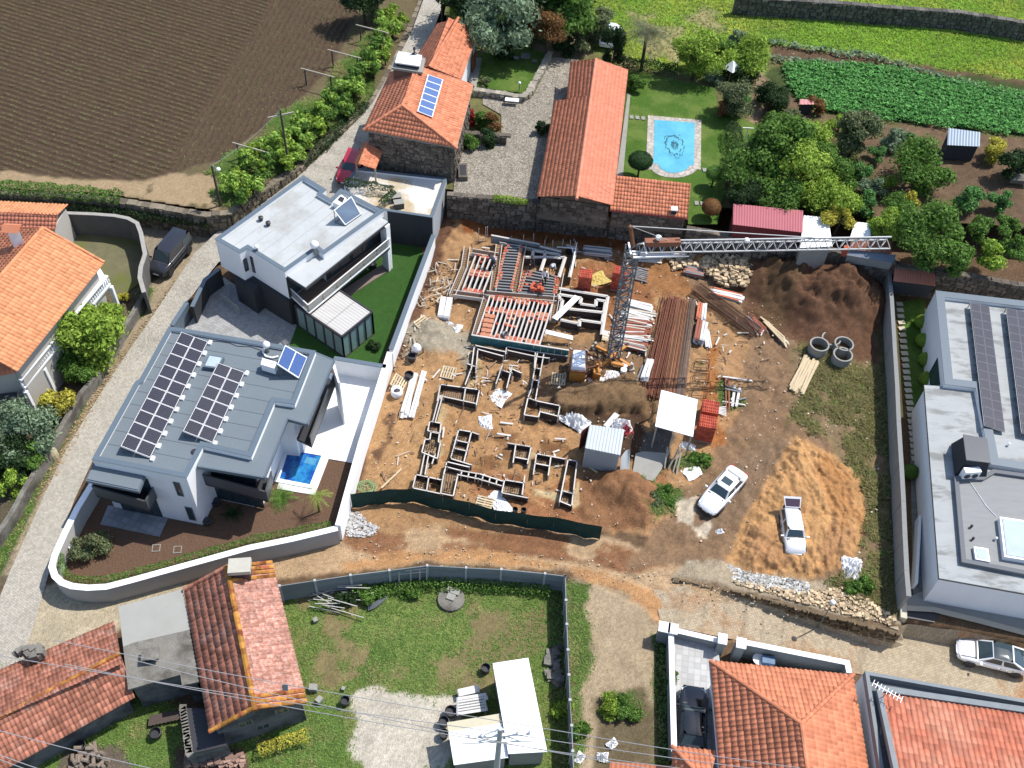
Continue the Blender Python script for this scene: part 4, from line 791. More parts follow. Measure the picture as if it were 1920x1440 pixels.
t=thing('water_tank','white water tank box beside the blue collectors on the grey roof','water tank',P(505,690,5.6));b=MB();b.prism(WP([(492,671),(519,679),(515,691),(489,683)],6.4),5.75,6.4);b.build('casing',M_whitem,t);b=MB();p_=P(505,682,5.6);b.box((p_.x,p_.y,5.6),.5,.4,.15);b.build('stand',M_steel,t)
pts=[P(x,y,5.72)for x,y in[(497,652),(493,660),(498,668),(510,671),(522,668)]];b=MB();b.path(pts,.07,8);o=b.build('insulated_pipe',M_whitem);tag(o,'white curved insulated pipe joined to the blue collectors','pipe')
chimney_cowl(501,656,5.8,'white ball cowl beside the curved pipe on the grey roof',1.1)
vent(364,845,5.75,'flat oval black vent near the front edge of the grey roof',.25,.2)
cab=MB();cab.path([P(x,y,5.63)for x,y in[(392,639),(410,640),(430,643),(445,649),(470,650),(490,657)]],.02,5);o=cab.build('roof_cable',M_dark);tag(o,'thin black cable running over the grey roof from the longer array','cable')
def pool_water(name,poly,z,m,label):
 w=WP(poly,z);b=MB();b.prism(w,z-.04,z);o=b.build(name,m,kind='structure');return o
M_poolblue=mat('deep_pool_water',srgb(16,96,190),.08,var=.4,scale=2.2,col2=srgb(30,150,215),c2scale=.7,c2lo=.48,c2hi=.6,bump=.5,bscale=2,spec=.5)
pw2=[(541,844),(603,855),(581,909),(524,898)]
pool_water('pool_water',pw2,.14,M_poolblue,'')
t=thing('swimming_pool','small deep blue swimming pool with white edge by the white terrace','pool',P(563,877,.1));ww=WP(pw2,.14);ou=offset_poly(ww,-.3);b=MB()
for i in range(4):j=(i+1)%4;b.hexa([(*ou[i],.1),(*ou[j],.1),(*ww[j],.1),(*ww[i],.1)],[(*ou[i],.2),(*ou[j],.2),(*ww[j],.2),(*ww[i],.2)])
b.build('rim',M_white,t)
st_=MB();pc=[P(x,y,.146)for x,y in[(575,856),(595,860),(590,872),(570,868)]];st_.hexa([p-Vector((0,0,.002))for p in pc],pc);st_.build('underwater_steps',mat('pale_pool_steps',srgb(84,168,214),.2,var=.3,scale=4),t)
cwp=[(174,905),(145,952),(121,1000),(103,1040),(97,1062),(103,1080),(116,1092),(135,1099),(165,1102),(200,1100),(250,1087),(300,1073),(384,1050),(467,1027),(550,1010),(633,990)]
solid_wall('curved_garden_wall','long white curved wall round the brown soil garden','wall',[V2(x,y,1.75)for x,y in cwp],0,1.7,.3,mat('stained_white_render',srgb(206,204,200),.85,var=.08,scale=1,spec=.15),mat('white_wall_top',(.76,.77,.78),.8,var=.05))
shrub_row('creeping_hedge','thin line of young green creepers along the inside of the curved white wall','hedge',[P(x,y,1.3)for x,y in[(112,1040),(118,1072),(135,1085),(165,1089),(200,1088),(250,1075),(300,1061),(384,1038),(467,1014),(550,998),(620,983)]],.28,'green',1.0,n_per=240)
for k,(x,y)in enumerate(((293,1028),(333,1031))):
 p=P(x,y,.06);t=thing('manhole_cover',['left soil filled manhole frame in the brown garden','right soil filled manhole frame in the brown garden'][k],'manhole cover',p,0.15,'manhole frames in the soil garden');b=MB()
 for(dx,dy,sx,sy)in((-.25,0,.05,.55),(.25,0,.05,.55),(0,-.25,.45,.05),(0,.25,.45,.05)):b.box((dx,dy,0),sx,sy,.05)
 b.build('frame',M_concrete,t,org=Vector((0,0,0)));b=MB();b.box((0,0,-.02),.44,.44,.04);b.build('infill',M_soilsheet,t,org=Vector((0,0,0)))
palm(0,0,1.25,.15,'low bushy green cycad beside the small pool',0,34,'green',1.1,5,'cycad',base=P(528,937,0))
palm(0,0,.95,.15,'shaded cycad beneath the balcony of the white house',0,26,'dark',.9,8,'cycad',base=P(437,965,0))
palm(0,0,1.05,2.1,'young slender palm with thin trunk in the brown soil garden',0,11,'bright',.5,6,base=P(599,960,0),trunk_r=.06)
tree(172,1022,1.25,.85,'olive','rounded grey green bush beside the curved white wall',0,'round_bush','bush',squash=.85,size=.07,nleaf=6500)
b=MB();p=P(144,1030,.0);b.box(p,.9,.35,.8,1.2);o=b.build('white_rock',M_white);tag(o,'white stone block behind the round grey green bush','stone')
# ================= STONE HOUSE (north) =================
def win_stone(parent,a,b,s0,s1,z0,z1,bars=2):
 f=MB();
 for(x0,x1,y0,y1)in((s0-.22,s0,z0-.2,z1+.25),(s1,s1+.22,z0-.2,z1+.25),(s0,s1,z1,z1+.25),(s0,s1,z0-.2,z0)):f.hexa(*fbox(a,b,x0,x1,y0,y1,.07,.1))
 f.build('stone_surround',mat('pale_granite',srgb(176,168,154),.9,var=.15),parent)
 w=window(parent,a,b,s0,s1,z0,z1,M_whitem,M_glass,bars);m=MB()
 for k in(1,2,3):zz=z0+(z1-z0)*k/4;m.hexa(*fbox(a,b,s0+.05,s1-.05,zz-.025,zz+.025,.05,.02))
 for k in range(1,bars*2):xx=s0+(s1-s0)*k/(bars*2);m.hexa(*fbox(a,b,xx-.02,xx+.02,z0+.05,z1-.05,.048,.02))
 m.build('glazing_bars',M_whitem,w)
sh=thing('stone_house','old granite house with hipped terracotta roof and blue solar panels beside the cobbled road','house',(*V2(780,300,TZ),0));sz=7.0
e=[P(681,244,sz),P(856,277.5,sz),P(887.5,158.75,sz),P(732,135,sz)]
r0,r1=P(753.75,197.5,sz+1.5),P(788.75,125,sz+1.5)
def on_slope(px_,py_,A,B,C,lift):
 n=(B-A).cross(C-A);o=Vector((0,0,CAM_H));d=Vector(tuple((px_-960)/FPX*RT-(py_-720)/FPX*UP+FW));s=(A-o).dot(n)/d.dot(n);nn=n.normalized();nn=nn if nn.z>0 else-nn;return o+d*s+nn*lift,nn
r1,_n=on_slope(788.75,125,e[1],e[2],r0,0)
wl=offset_poly([(p.x,p.y)for p in e],.35)
b=MB();b.prism(wl,.5,sz-.05);b.build('wall_core',M_stone,sh)
dn_=Vector((0,0,-.14));b=MB();b.face([e[0]+dn_,e[1]+dn_,r0+dn_]);b.face([e[1]+dn_,e[2]+dn_,r1+dn_,r0+dn_]);b.face([e[3]+dn_,e[0]+dn_,r0+dn_,r1+dn_]);b.face([e[2]+dn_,e[3]+dn_,r1+dn_]);b.build('roof_boarding',M_wood,sh)
for a_,c_ in((0,1),(1,2)):stone_wall('','','',[wl[a_],wl[c_]],2.2,sz-.06,.16,parent=sh,cap=False,side=1,sw=.45,sh=.3)
tiled('roof_tiles',e[0],e[1],r0,r0,M_tile,sh);tiled('roof_tiles',e[1],e[2],r1,r0,M_tile,sh);tiled('roof_tiles',e[3],e[0],r0,r1,M_tile,sh);tiled('roof_tiles',e[2],e[3],r1,r1,M_tile,sh)
ridge('ridge_tiles',[e[0],r0,e[1]],M_tile,sh);ridge('ridge_tiles',[r0,r1],M_tile,sh)
win_stone(sh,wl[0],wl[1],2.1,3.1,5.1,6.4,2);win_stone(sh,wl[0],wl[1],4.0,5.6,2.9,3.9,2)
f=[P(782,97,6.2),P(865,150,6.2),P(898.5,55,6.2),P(820,45,6.2)];n0,n1=P(805,126,7.5),P(858.75,35,7.5)
f[0]=P(768,128,6.2)
wn_=thing('stone_house_wing','lower wing of the stone house with long gabled terracotta roof','house',(*V2(840,100,TZ),0))
b=MB();b.prism(offset_poly([(p.x,p.y)for p in(f[0],f[1],f[2],f[3])],.3),2.4,6.1);b.build('wall',M_white,wn_)
g_=MB();fi=offset_poly([(p.x,p.y)for p in(f[0],f[1],f[2],f[3])],.3);g_.face([(*fi[2],6.1),(*fi[3],6.1),n1-Vector((0,0,.1))]);g_.build('gable',M_white,wn_)
tiled('roof_tiles',f[1],f[2],n1,n0,M_tile,wn_);tiled('roof_tiles',f[3],f[0],n0,n1,M_tile,wn_);ridge('ridge_tiles',[n0,n1],M_tile,wn_)
pq=[P(705,317.5,4.9),P(719,277.5,4.9),P(688.75,267.5,5.3),P(674,306,5.3)]
pc_=thing('porch','small terracotta tiled porch over the red car','porch',(*V2(697,292,2.2),0))
rA,rB=P(690,268,5.5),P(674,308,5.5);tiled('roof_tiles',P(704,318,4.9),P(720,277,4.9),rA,rB,M_tile,pc_,tw=.26,tl=.36);tiled('roof_tiles',P(681,268,5.0),P(665,307,5.0),rB,rA,M_tile,pc_,tw=.26,tl=.36);ridge('ridge_tiles',[rA,rB],M_tile,pc_)
b=MB()
for x,y,zz in((703,316,4.8),(718,279,4.8),(668,305,4.9)):q=P(x,y,zz);b.box((q.x,q.y,2.0),.14,.14,zz-2.0)
b.build('post',M_wood,pc_)
t=thing('solar_array','six blue solar panels in a column on the stone house roof','solar array',P(800,183,8));q=[P(802,143,8.35),P(830,153,7.9),P(809,223.5,7.9),P(781,212,8.35)]
q=[];
for x,y in((801,143),(830,153),(810,223.5),(781,212)):a_,up=on_slope(x,y,e[1],e[2],r1,.22);q.append(a_)
for i in range(6):
 c=[q[0].lerp(q[3],i/6),q[1].lerp(q[2],i/6),q[1].lerp(q[2],(i+1)/6),q[0].lerp(q[3],(i+1)/6)];ctr=(c[0]+c[2])/2;f_=MB();f_.hexa([ctr+(x-ctr)*.99-up*.05 for x in c],[ctr+(x-ctr)*.99 for x in c]);pn=f_.build('panel',M_whitem,t);ORG[pn.name]=ORG[t.name]
 g=MB();g.hexa([ctr+(x-ctr)*.88+up*.001 for x in c],[ctr+(x-ctr)*.88+up*.01 for x in c]);g.build('cells',M_pvb if False else mat('pale_blue_cells',srgb(96,128,186),.2,var=.1,spec=.6),pn)
ch=thing('stone_chimney','wide white capped granite chimney on the stone house','chimney',(*V2(765,120,6.5),0));cb=WP([(737,124),(790,132),(795,108),(745,100)],8.8)
b=MB();b.prism(cb,5.4,8.5);b.build('stack',mat('brown_stone',srgb(150,112,98),.9,var=.3,scale=1.6,bump=1,bscale=6),ch)
b=MB();b.prism(offset_poly(cb,-.12),8.5,8.7);b.build('ledge',M_concrete,ch);b=MB();b.prism(offset_poly(cb,.25),8.7,9.0);b.build('flue_opening',M_dark,ch);b=MB();b.prism(offset_poly(cb,.15),9.0,9.12);b.build('cap',M_white,ch)
p=P(777,101,9.12);b=MB();b.lathe(p,[(.25,0),(.08,.1),(.06,.35),(.13,.45),(.13,.6),(.02,.72)],12);b.build('finial',M_dark,ch)
# ================= BARN with long terracotta roof =================
bn=thing('barn','long low barn with pinkish terracotta roof beside the pool lawn','barn',(*V2(1090,280,TZ),0));be=5.3;br=6.6
N0,N1=P(1117.5,111,br),P(1082,368,br)
we0,we1=P(1070,116,be+.1),P(1062,190,be);wf0,wf1=P(1040,190,be-.25),P(1007,369,be-.25);ee0,ee1=P(1177.5,131,be),P(1149,386,be)
m0,_n=on_slope(1113,186,N0,N1,we0,0)
tiled('roof_tiles',ee1,ee0,N0,N1,M_tile_pk,bn,tw=.27,tl=.38)
mid=N0.lerp(N1,.29);tiled('roof_tiles',we0,we1,mid,N0,M_tile,bn,tw=.27,tl=.38);tiled('roof_tiles',wf0,wf1,N1,mid,M_tile,bn,tw=.27,tl=.38);ridge('ridge_tiles',[N0,N1],M_tile_pk,bn)
bw=offset_poly([(wf1.x,wf1.y),(ee1.x,ee1.y),(ee0.x,ee0.y),(we0.x,we0.y),(we1.x,we1.y),(wf0.x,wf0.y)],.3)
b=MB();b.prism(bw,2.5,be-.3);b.build('wall',M_stone,bn)
gb=MB();gA,gB=Vector((bw[0][0],bw[0][1],be-.32)),Vector((bw[1][0],bw[1][1],be-.32));gC=(gA+gB)/2;gC=Vector((N1.x,N1.y,br-.15))+(gC-Vector((N1.x,N1.y,gC.z))).normalized()*.3
gb.face([gA,gB,gC]);gb.build('gable',M_stone,bn);stone_wall('','','',[bw[0],bw[1]],3.0,be-.3,.12,parent=bn,cap=False,side=1)
an=thing('barn_annex','low lean-to with terracotta tile roof joined to the barn end','outbuilding',(*V2(1220,380,TZ),0));az,ah=4.5,5.3
A_,B_,C_,D2=P(1143,393,az),P(1289,409,az),P(1295,346,ah),P(1156,336,ah);tiled('roof_tiles',A_,B_,C_,D2,M_tile_or if False else M_tile,an,tw=.27,tl=.38)
aw=offset_poly([(A_.x,A_.y),(B_.x,B_.y),(C_.x,C_.y),(D2.x,D2.y)],.2);b=MB();b.prism(aw,2.5,az-.08);b.build('wall',M_stone,an);stone_wall('','','',[aw[0],aw[1]],3.0,az-.1,.12,parent=an,cap=False,side=1)
b=MB();b.bar(A_-Vector((0,0,.08)),B_-Vector((0,0,.08)),.12,.12);b.build('gutter',mat('red_gutter',srgb(170,70,70),.6),an)
p,_=on_slope(1263,399,A_,B_,C_,0);b=MB();b.box((p.x,p.y,p.z-.2),.4,.4,.6);cbx=b.build('chimney',M_black,an);ORG[cbx.name]=ORG[an.name];b=MB();b.box((p.x,p.y,p.z+.4),.55,.5,.1);b.build('chimney_cap',M_whitem,cbx)
RW=[V2(838,366,3),V2(1007,380,3),V2(1146,393,3),V2(1289,410,3)]
stone_wall('retaining_wall','tall dark granite retaining wall below the pebble yard and barn','wall',RW,-.1,3.15,.5,side=1,cap=True)
RW2=[V2(1287,428,3),V2(1375,444,3),V2(1480,458,3),V2(1590,475,3),V2(1680,494,3)]
stone_wall('retaining_wall','granite boundary wall behind the crane jib and pink roofed shed','wall',RW2,-.1,3.1,.5,side=1)
RW3=[V2(1680,497,3),V2(1754,505,3),V2(1840,520,3),V2(1925,535,3),V2(2080,570,3)]
stone_wall('retaining_wall','stone wall along the top of the right hand house plot','wall',RW3,-.1,3.0,.5,side=1)
shrub_row('wall_ivy','green ivy hanging over the top of the granite retaining wall','ivy',[P(925,372,3.1),P(990,381,3.1)],.35,'bright',3)
stone_wall('field_wall','high grey stone wall along the top edge of the meadow','wall',[V2(1380,-8,5),V2(1560,2,5),V2(1680,12,5),V2(1800,20,5),V2(1940,42,5)],TZ-.2,4.9,.6,side=1,m=mat('grey_field_stone',srgb(112,108,100),.92,var=.3,scale=1.2,bump=1.2,bscale=5,vary=.4))
stone_wall('garden_wall','low pale granite wall round the small upper lawn','wall',[V2(888,166,3.6),V2(960,178,3.6),V2(980,180,3.6),V2(993,170,3.6),V2(1030,100,3.6)],TZ-.1,3.6,.5,m=mat('pale_wall_granite',srgb(190,182,164),.9,var=.15,scale=2,bump=.8,vary=.25))
stone_wall('garden_wall','short granite wall with red gate post beside the pebble yard','wall',[V2(870,250,3.8),V2(950,255,3.8)],TZ-.1,3.9,.45)
t=thing('swimming_pool','light blue swimming pool with rounded end and pale stone surround','pool',P(1264,275,TZ))
arc=lambda cx,cy,rx,ry,a0,a1,n:[(cx+rx*math.cos(R(a0+(a1-a0)*k/n)),cy+ry*math.sin(R(a0+(a1-a0)*k/n)))for k in range(n+1)]
outer=[(1215,216),(1315,225),(1313.7,318)]+arc(1264,312,44,21,15,165,12)+[(1211,318)]
inner=[(1227.5,224.5),(1303,230),(1301,309),(1293,311)]+arc(1264,309,28,15,15,165,10)+[(1233,307),(1225,306)]
zo=TZ+.14;b=MB();b.prism(WP(outer,zo),zo-.1,zo);b.build('stone_surround',mat('pale_crazy_paving',srgb(206,196,184),.85,var=.12,scale=1.5,wave=(.5,.7,.3,.8),spec=.2),t)
M_poolcy=mat('light_pool_water',srgb(88,190,222),.06,var=.07,scale=1.2,col2=srgb(104,206,232),c2scale=.5,bump=.25,bscale=2.5,spec=.5)
pw=MB();pw.prism(WP(inner,zo+.02),zo+.004,zo+.02);pw.build('water',M_poolcy,t)
M_poolpat=mat('dark_pool_pattern',srgb(40,96,112),.25,var=.5,scale=6,col2=srgb(90,150,165),c2scale=4)  # dark broken rings lying just above the water sheet
for k,(rr,wd)in enumerate(((1.3,.08),(1.1,.16),(.5,.1),(.38,.3))):
 b=MB();c=P(1265,272,zo+.026+.002*k);n=70
 W_=lambda i:rr*(.82+.4*float(vnoise(i*.45%31.5,k*7.0,9)))
 for i in range(n):
  if random.random()<.22:continue
  a0,a1=i/n*6.283,(i+1)/n*6.283;w_,w2=W_(i),W_(i+1);dd=wd*random.uniform(.5,1.3);b.face([c+Vector((math.cos(a0)*w_*.7,math.sin(a0)*w_*1.3,0)),c+Vector((math.cos(a1)*w2*.7,math.sin(a1)*w2*1.3,0)),c+Vector((math.cos(a1)*(w2-dd)*.7,math.sin(a1)*(w2-dd)*1.3,0)),c+Vector((math.cos(a0)*(w_-dd)*.7,math.sin(a0)*(w_-dd)*1.3,0))])
 b.build('pool_pattern',M_poolpat,t,kind='stuff')
for k,(x,y)in enumerate([(1184,220),(1195,221),(1206,222)]):b=MB();p=P(x,y,TZ+.14);b.box(p,.35,.5,.05,.05);o=b.build('stepping_stone',M_concrete);tag(o,['pale stepping stone nearest the barn','middle pale stepping stone between barn and pool','pale stepping stone nearest the pool'][k],'stepping stone','stepping stones by the pool')
for k,(x,y)in enumerate([(1321,319),(1306,381),(1317,382)]):b=MB();p=P(x,y,TZ+.14);b.box(p,.35,.5,.05,.05);o=b.build('stepping_stone',M_concrete);tag(o,['pale stepping stone right of the pool corner','left stepping stone at the foot of the pool lawn','right stepping stone at the foot of the pool lawn'][k],'stepping stone','stepping stones by the pool')
def shed(name,label,quad,zl,zh,z0,m,wallm,wave=.2,cat='shed',amp=.03,roofname='roof_sheet',ht=None):
 """quad: near-left, near-right (low, zl), far-right, far-left (zh)"""
 q=[P(*quad[0],zl),P(*quad[1],zl),P(*quad[2],zh),P(*quad[3],zh)];t=thing(name,label,cat,(q[0].x,q[0].y,z0))
 w=offset_poly([(p.x,p.y)for p in q],.12);b=MB();zs=[zl-.08,zl-.08,zh-.08,zh-.08]
 b.hexa([(*p,z0)for p in w],[(*w[i],zs[i])for i in range(4)]);b.build('wall',wallm,t)
 up=(q[1]-q[0]).cross(q[3]-q[0]).normalized();up=up if up.z>0 else-up;L_=(q[1]-q[0]).length;n=max(2,int(L_/wave));V=[];F=[]
 for i in range(n*2+1):
  u=i/(n*2);h=up*(amp if i%2 else 0)
  for v,(a,c)in enumerate(((q[0],q[1]),(q[3],q[2]))):V.append(a.lerp(c,u)+h-ORG[t.name])
 V+=[x-up*.03 for x in V];k=(n*2+1)*2
 for i in range(n*2):
  F.append((2*i,2*i+2,2*i+3,2*i+1));F.append((k+2*i+1,k+2*i+3,k+2*i+2,k+2*i));F.append((k+2*i,k+2*i+2,2*i+2,2*i))
 me=bpy.data.meshes.new(roofname);me.from_pydata(V,[],F);me.materials.append(m);me.update();link(roofname,me,t);return t
shed('shed','long shed with pinkish red corrugated roof below the garden trees',[(1374,421),(1505,436),(1506,395),(1375,382)],4.6,4.9,1.6,mat('pink_sheet',srgb(206,112,122),.7,var=.08,scale=.8,vary=.1),mat('dark_red_wall',srgb(128,50,52),.85,var=.1),.22)
shed('shed','white corrugated shed roof beside the pink roofed shed',[(1500,465),(1561,462),(1553,408),(1507,404)],4.3,4.5,1.6,M_white_sheet,M_concrete,.3)
shed('shed','small white corrugated roof between two yellow green trees',[(1594,445),(1632,447),(1633,419),(1603,416)],4.3,4.6,2.4,M_white_sheet,M_concrete,.3)
shed('tiled_shed','low old tiled shed roof under the end of the crane jib',[(1593,468),(1672,476),(1672,452),(1596,448)],3.8,4.2,2.4,M_tile_old,M_concrete,.25,amp=.06)
shed('wall_cover','grey flat sheet roof leaning over the boundary wall',[(1585,478),(1676,493),(1680,478),(1592,466)],3.4,3.7,2.5,mat('grey_sheet',srgb(126,140,156),.6,var=.05),M_concrete,5,amp=0)
t=MB();p=P(1586,468,3.9);t.tube(p-Vector((0,0,.6)),p+Vector((0,0,.3)),.22,.26,12);o=t.build('clay_chimney_pot',M_terra);tag(o,'orange clay drum standing at the left end of the grey sheet roof','clay pot')
shed('garden_shelter','small terracotta roofed barbecue shelter in the corner of the right plot',[(1675,527),(1754,536),(1752,502),(1679,492)],2.7,2.9,1.2,mat('shelter_tiles',srgb(232,140,108),.8,var=.12,scale=1,vary=.1),M_black,.2,amp=.04)
shed('garden_shed','small blue grey metal roofed hut among the vegetable beds',[(1776,272),(1837,275),(1838,248),(1778,240)],4.7,5.0,3,mat('blue_sheet',srgb(158,176,192),.5,metal=.3,var=.05,vary=.1),M_black,.25)
tt=shed('garden_shed','tiny pink roofed hutch at the edge of the potato field',[(1499,196),(1526,196),(1526,187),(1500,186)],4.2,4.3,3,mat('pale_pink',srgb(226,150,150),.7),M_black,.3)
M_pvf=mat('panel_frame_grey',srgb(150,150,160),.5,var=.05)
# ================= RIGHT-HAND HOUSE =================
rh=thing('modern_house','white house at the right edge with pale flat roofs and long rows of solar panels','house',(*V2(1850,800,0),0))
uz=3.75;up_=WP([(1772,720),(1830,727),(1858,870),(2080,905),(2080,583),(1755,545)],uz)
M_rg2=mat('grey_roof_membrane',srgb(186,190,190),.85,var=.12,scale=.5,col2=srgb(150,152,150),c2scale=.35,c2lo=.5,c2hi=.62,stretch=(.1,(1,3,1)),spec=.15)
flatroof(rh,up_,uz,M_zinc,M_rg2,0,M_white,para=.35,w=.6,name='upper_roof')
lz=3.3;lo=WP([(1733,722),(1761,1084),(2040,1134),(2040,850),(1862,790),(1830,728)],lz)
b=MB();b.prism(offset_poly(lo,.12),0,lz-.16);b.build('lower_wall',M_white,rh);b=MB();b.prism(lo,lz-.16,lz);b.build('lower_roof',M_rg2,rh)
b=MB();b.prism(offset_poly(lo,-.03),lz-.14,lz-.05);b.build('roof_edge',M_dark,rh)
inn=WP([(1789,893),(1803,1054),(2040,1100),(2040,905),(1862,880),(1840,893)],lz+.32);b=MB();
i2=offset_poly(inn,.3)
for i in range(6):j=(i+1)%6;b.hexa(*[[(*inn[i],z),(*inn[j],z),(*i2[j],z),(*i2[i],z)]for z in(lz,lz+.35)])
b.build('roof_curb',mat('grey_curb',srgb(120,124,130),.8,var=.05),rh);b=MB();b.prism(i2,lz,lz+.12);b.build('inner_roof',mat('streaked_membrane',srgb(158,160,160),.85,var=.12,scale=.6,stretch=(.1,(1,6,1)),bump=.1),rh)
window(rh,up_[5],up_[0],(Vector(up_[0])-Vector(up_[5])).length*.66,(Vector(up_[0])-Vector(up_[5])).length*.93,1.1,2.9,M_dark,M_glass,1)
pv_array('long double row of dark solar panels on the right edge roof, row nearer the lawn',[(1820,567),(1855,574),(1885,809),(1847,797)],14,4.0,3.75,feet=False,tz=3.42,fm=M_pvf,m=mat('grey_violet_cells',srgb(62,60,76),.3,var=.2,vary=.3,spec=.5))
pv_array('long double row of dark solar panels cut by the right edge of the picture',[(1888,577),(1924,584),(1958,826),(1917,810)],14,4.0,3.75,feet=False,tz=3.42,fm=M_pvf,m=MATS['grey_violet_cells'])
ac=thing('heat_pump_housing','black metal housing with two fans on the right edge roof','air conditioner',P(1830,870,lz));az0=lz+.12
tq=WP([(1806,814),(1851,822),(1858,868),(1812,862)],lz+1.7);b=MB();b.prism(tq,lz+1.62,lz+1.7);b.build('lid',mat('glossy_black_sheet',(.06,.065,.075),.3,var=.1,metal=.3,spec=.6),ac)
bq=offset_poly(tq,.1);b=MB();b.hexa([(*q,az0)for q in offset_poly(tq,-.25)],[(*q,lz+1.6)for q in bq]);b.build('side_panels',M_black,ac)
fa,fb_=Vector((*offset_poly(tq,-.27)[3],0)),Vector((*offset_poly(tq,-.27)[2],0));u=MB()
c0=P(1819,886,lz+.5);u.box((c0.x-.1,c0.y-.2,az0),1.15,.45,1.0,.15);un=u.build('outdoor_unit',M_whitem,ac);ORG[un.name]=ORG[ac.name]
for k in(-.28,.28):
 b=MB();cc=Vector((c0.x-.1+k*math.cos(.15),c0.y-.44+k*math.sin(.15),az0+.55));nn=Vector((math.sin(.15),-math.cos(.15),0));b.tube(cc,cc+nn*.03,.22,.22,18);b.tube(cc+nn*.03,cc+nn*.05,.05,.05,8);b.build('fan',M_dark,un)
t=thing('skylight','large skylight with white frame at the right edge of the roof','skylight',P(1900,1000,lz));q=WP([(1875,968),(1884,1043),(2000,1062),(1990,985)],lz+.6);b=MB();b.prism(q,lz+.1,lz+.55);b.build('frame',M_whitem,t);b=MB();b.prism(offset_poly(q,.15),lz+.55,lz+.6);b.build('glass',MATS['skylight_glass'],t)
t=thing('skylight','small square skylight near the lower corner of the right edge roof','skylight',P(1840,1035,lz));q=WP([(1826,1024),(1830,1048),(1857,1053),(1853,1028)],lz+.4);b=MB();b.prism(q,lz+.1,lz+.37);b.build('frame',M_whitem,t);b=MB();b.prism(offset_poly(q,.12),lz+.371,lz+.4);b.build('glass',MATS['skylight_glass'],t)
for k,(x,y)in enumerate([(1823,985),(1826,1008),(1869,1008),(1893,831)]):vent(x,y,lz+.4,['small roof vent above its twin near the lower skylight','small roof vent just above the small square skylight','white roof vent touching the large skylight frame','white roof vent below the end of the solar rows'][k],.09,.3,M_whitem if k>1 else M_dark)
pts=[P(x,y,lz+.16)for x,y in[(1815,898),(1830,920),(1850,950),(1868,968)]];b=MB();b.path(pts,.02,5);tag(b.build('roof_cable',M_white),'thin white cable from the fan unit to the large skylight','cable')
bw_=[(1667,505),(1672,560),(1677,640),(1682,720),(1685,790),(1690,870),(1694,940),(1697,1010),(1700,1070),(1704,1118)]
t=thing('panel_wall','long grey concrete wall along the east side of the building site','wall',(*V2(1680,720,2.1),0));wv=[V2(x,y,2.1)for x,y in bw_]
for i in range(len(wv)-1):
 b=MB();a,c=Vector(wv[i]),Vector(wv[i+1]);L_=(c-a).length;b.hexa(*fbox(a,c,.03,L_-.03,0,2.05,.1,.2));b.build('panel',M_concrete,t)
 b=MB();b.hexa(*fbox(a,c,0,L_,2.055,2.12+.01*(i%2),.16,.32));b.build('coping',M_zinc if False else mat('grey_coping',srgb(150,152,150),.85,var=.1),t)
st=thing('outdoor_staircase','grey concrete steps going down beside the right hand white house','staircase',(*V2(1745,1040,0),0))
for k in range(9):
 y0,y1=968+k*15.5,968+(k+1)*15.5;z=.5-.17*k;x0,x1=1729-k*.6,1756+k*1.2;q=WP([(x0,y0),(x1,y0),(x1+1,y1),(x0-.6,y1)],max(z,-1.2));b=MB();b.prism(q,-1.7,max(z,-1.2));b.build('step',M_concrete,st)
solid_wall('planter_wall','low white wall beside the grey staircase','wall',[V2(1726,966,.9),V2(1719,1092,.9)],-.5,.85,.2,M_white)
solid_wall('street_wall','low concrete street wall below the right hand house','wall',[V2(x,y,.12)for x,y in[(1694,1140),(1750,1143),(1840,1165),(1960,1197)]],-1.8,.12,.25,M_concrete,mat('tan_coping',srgb(206,194,172),.85,var=.1))
t=thing('garage_gate','dark garage doorway beside the corner pillar on the lane','gate',(*V2(1720,1160,-1.5),0));b=MB();b.prism(WP([(1701,1137),(1764,1150),(1752,1167),(1700,1158)],0.02),-.3,.03);b.build('dark_opening',M_dark,t);b=MB();b.prism(WP([(1688,1126),(1700,1128),(1701,1160),(1689,1157)],.3),-1.7,.3);b.build('pillar',mat('cream_pillar',srgb(222,212,186),.85,var=.06),t)
for k in range(26):
 f=k/25;x=1686.5+(1716-1686.5)*f;y=570+f*290;b=MB();p=P(x,y,.07);b.box(p,.55,.42,.05,.1+random.uniform(-.1,.1));o=b.build('stepping_stone',mat('cream_slab',srgb(216,206,180),.85,var=.12));tag(o,'cream stepping slab beside the grey wall, '+(['first','second','third','fourth','fifth','sixth','seventh','eighth','ninth','tenth','eleventh','twelfth','thirteenth'][min(k,25-k)])+(' from the barbecue shelter' if k<13 else ' from the lower end of the row'),'stepping stone','slabs beside the grey wall')
for k,(x,y)in enumerate([(1729,603),(1731,638),(1736,674),(1738,710)]):clipped(x,y,.62,.5,['clipped ball shrub nearest the barbecue shelter','second clipped ball shrub from the shelter along the white wall','third clipped ball shrub from the shelter along the white wall','last clipped ball shrub before the lower roof'][k],0,'bright',.9,'ball_shrub','shrub','ball shrubs along the white wall')
clipped(1708,884,.6,.5,'round green shrub by the path between grey wall and white house',0,'green',.9,'ball_shrub','shrub')
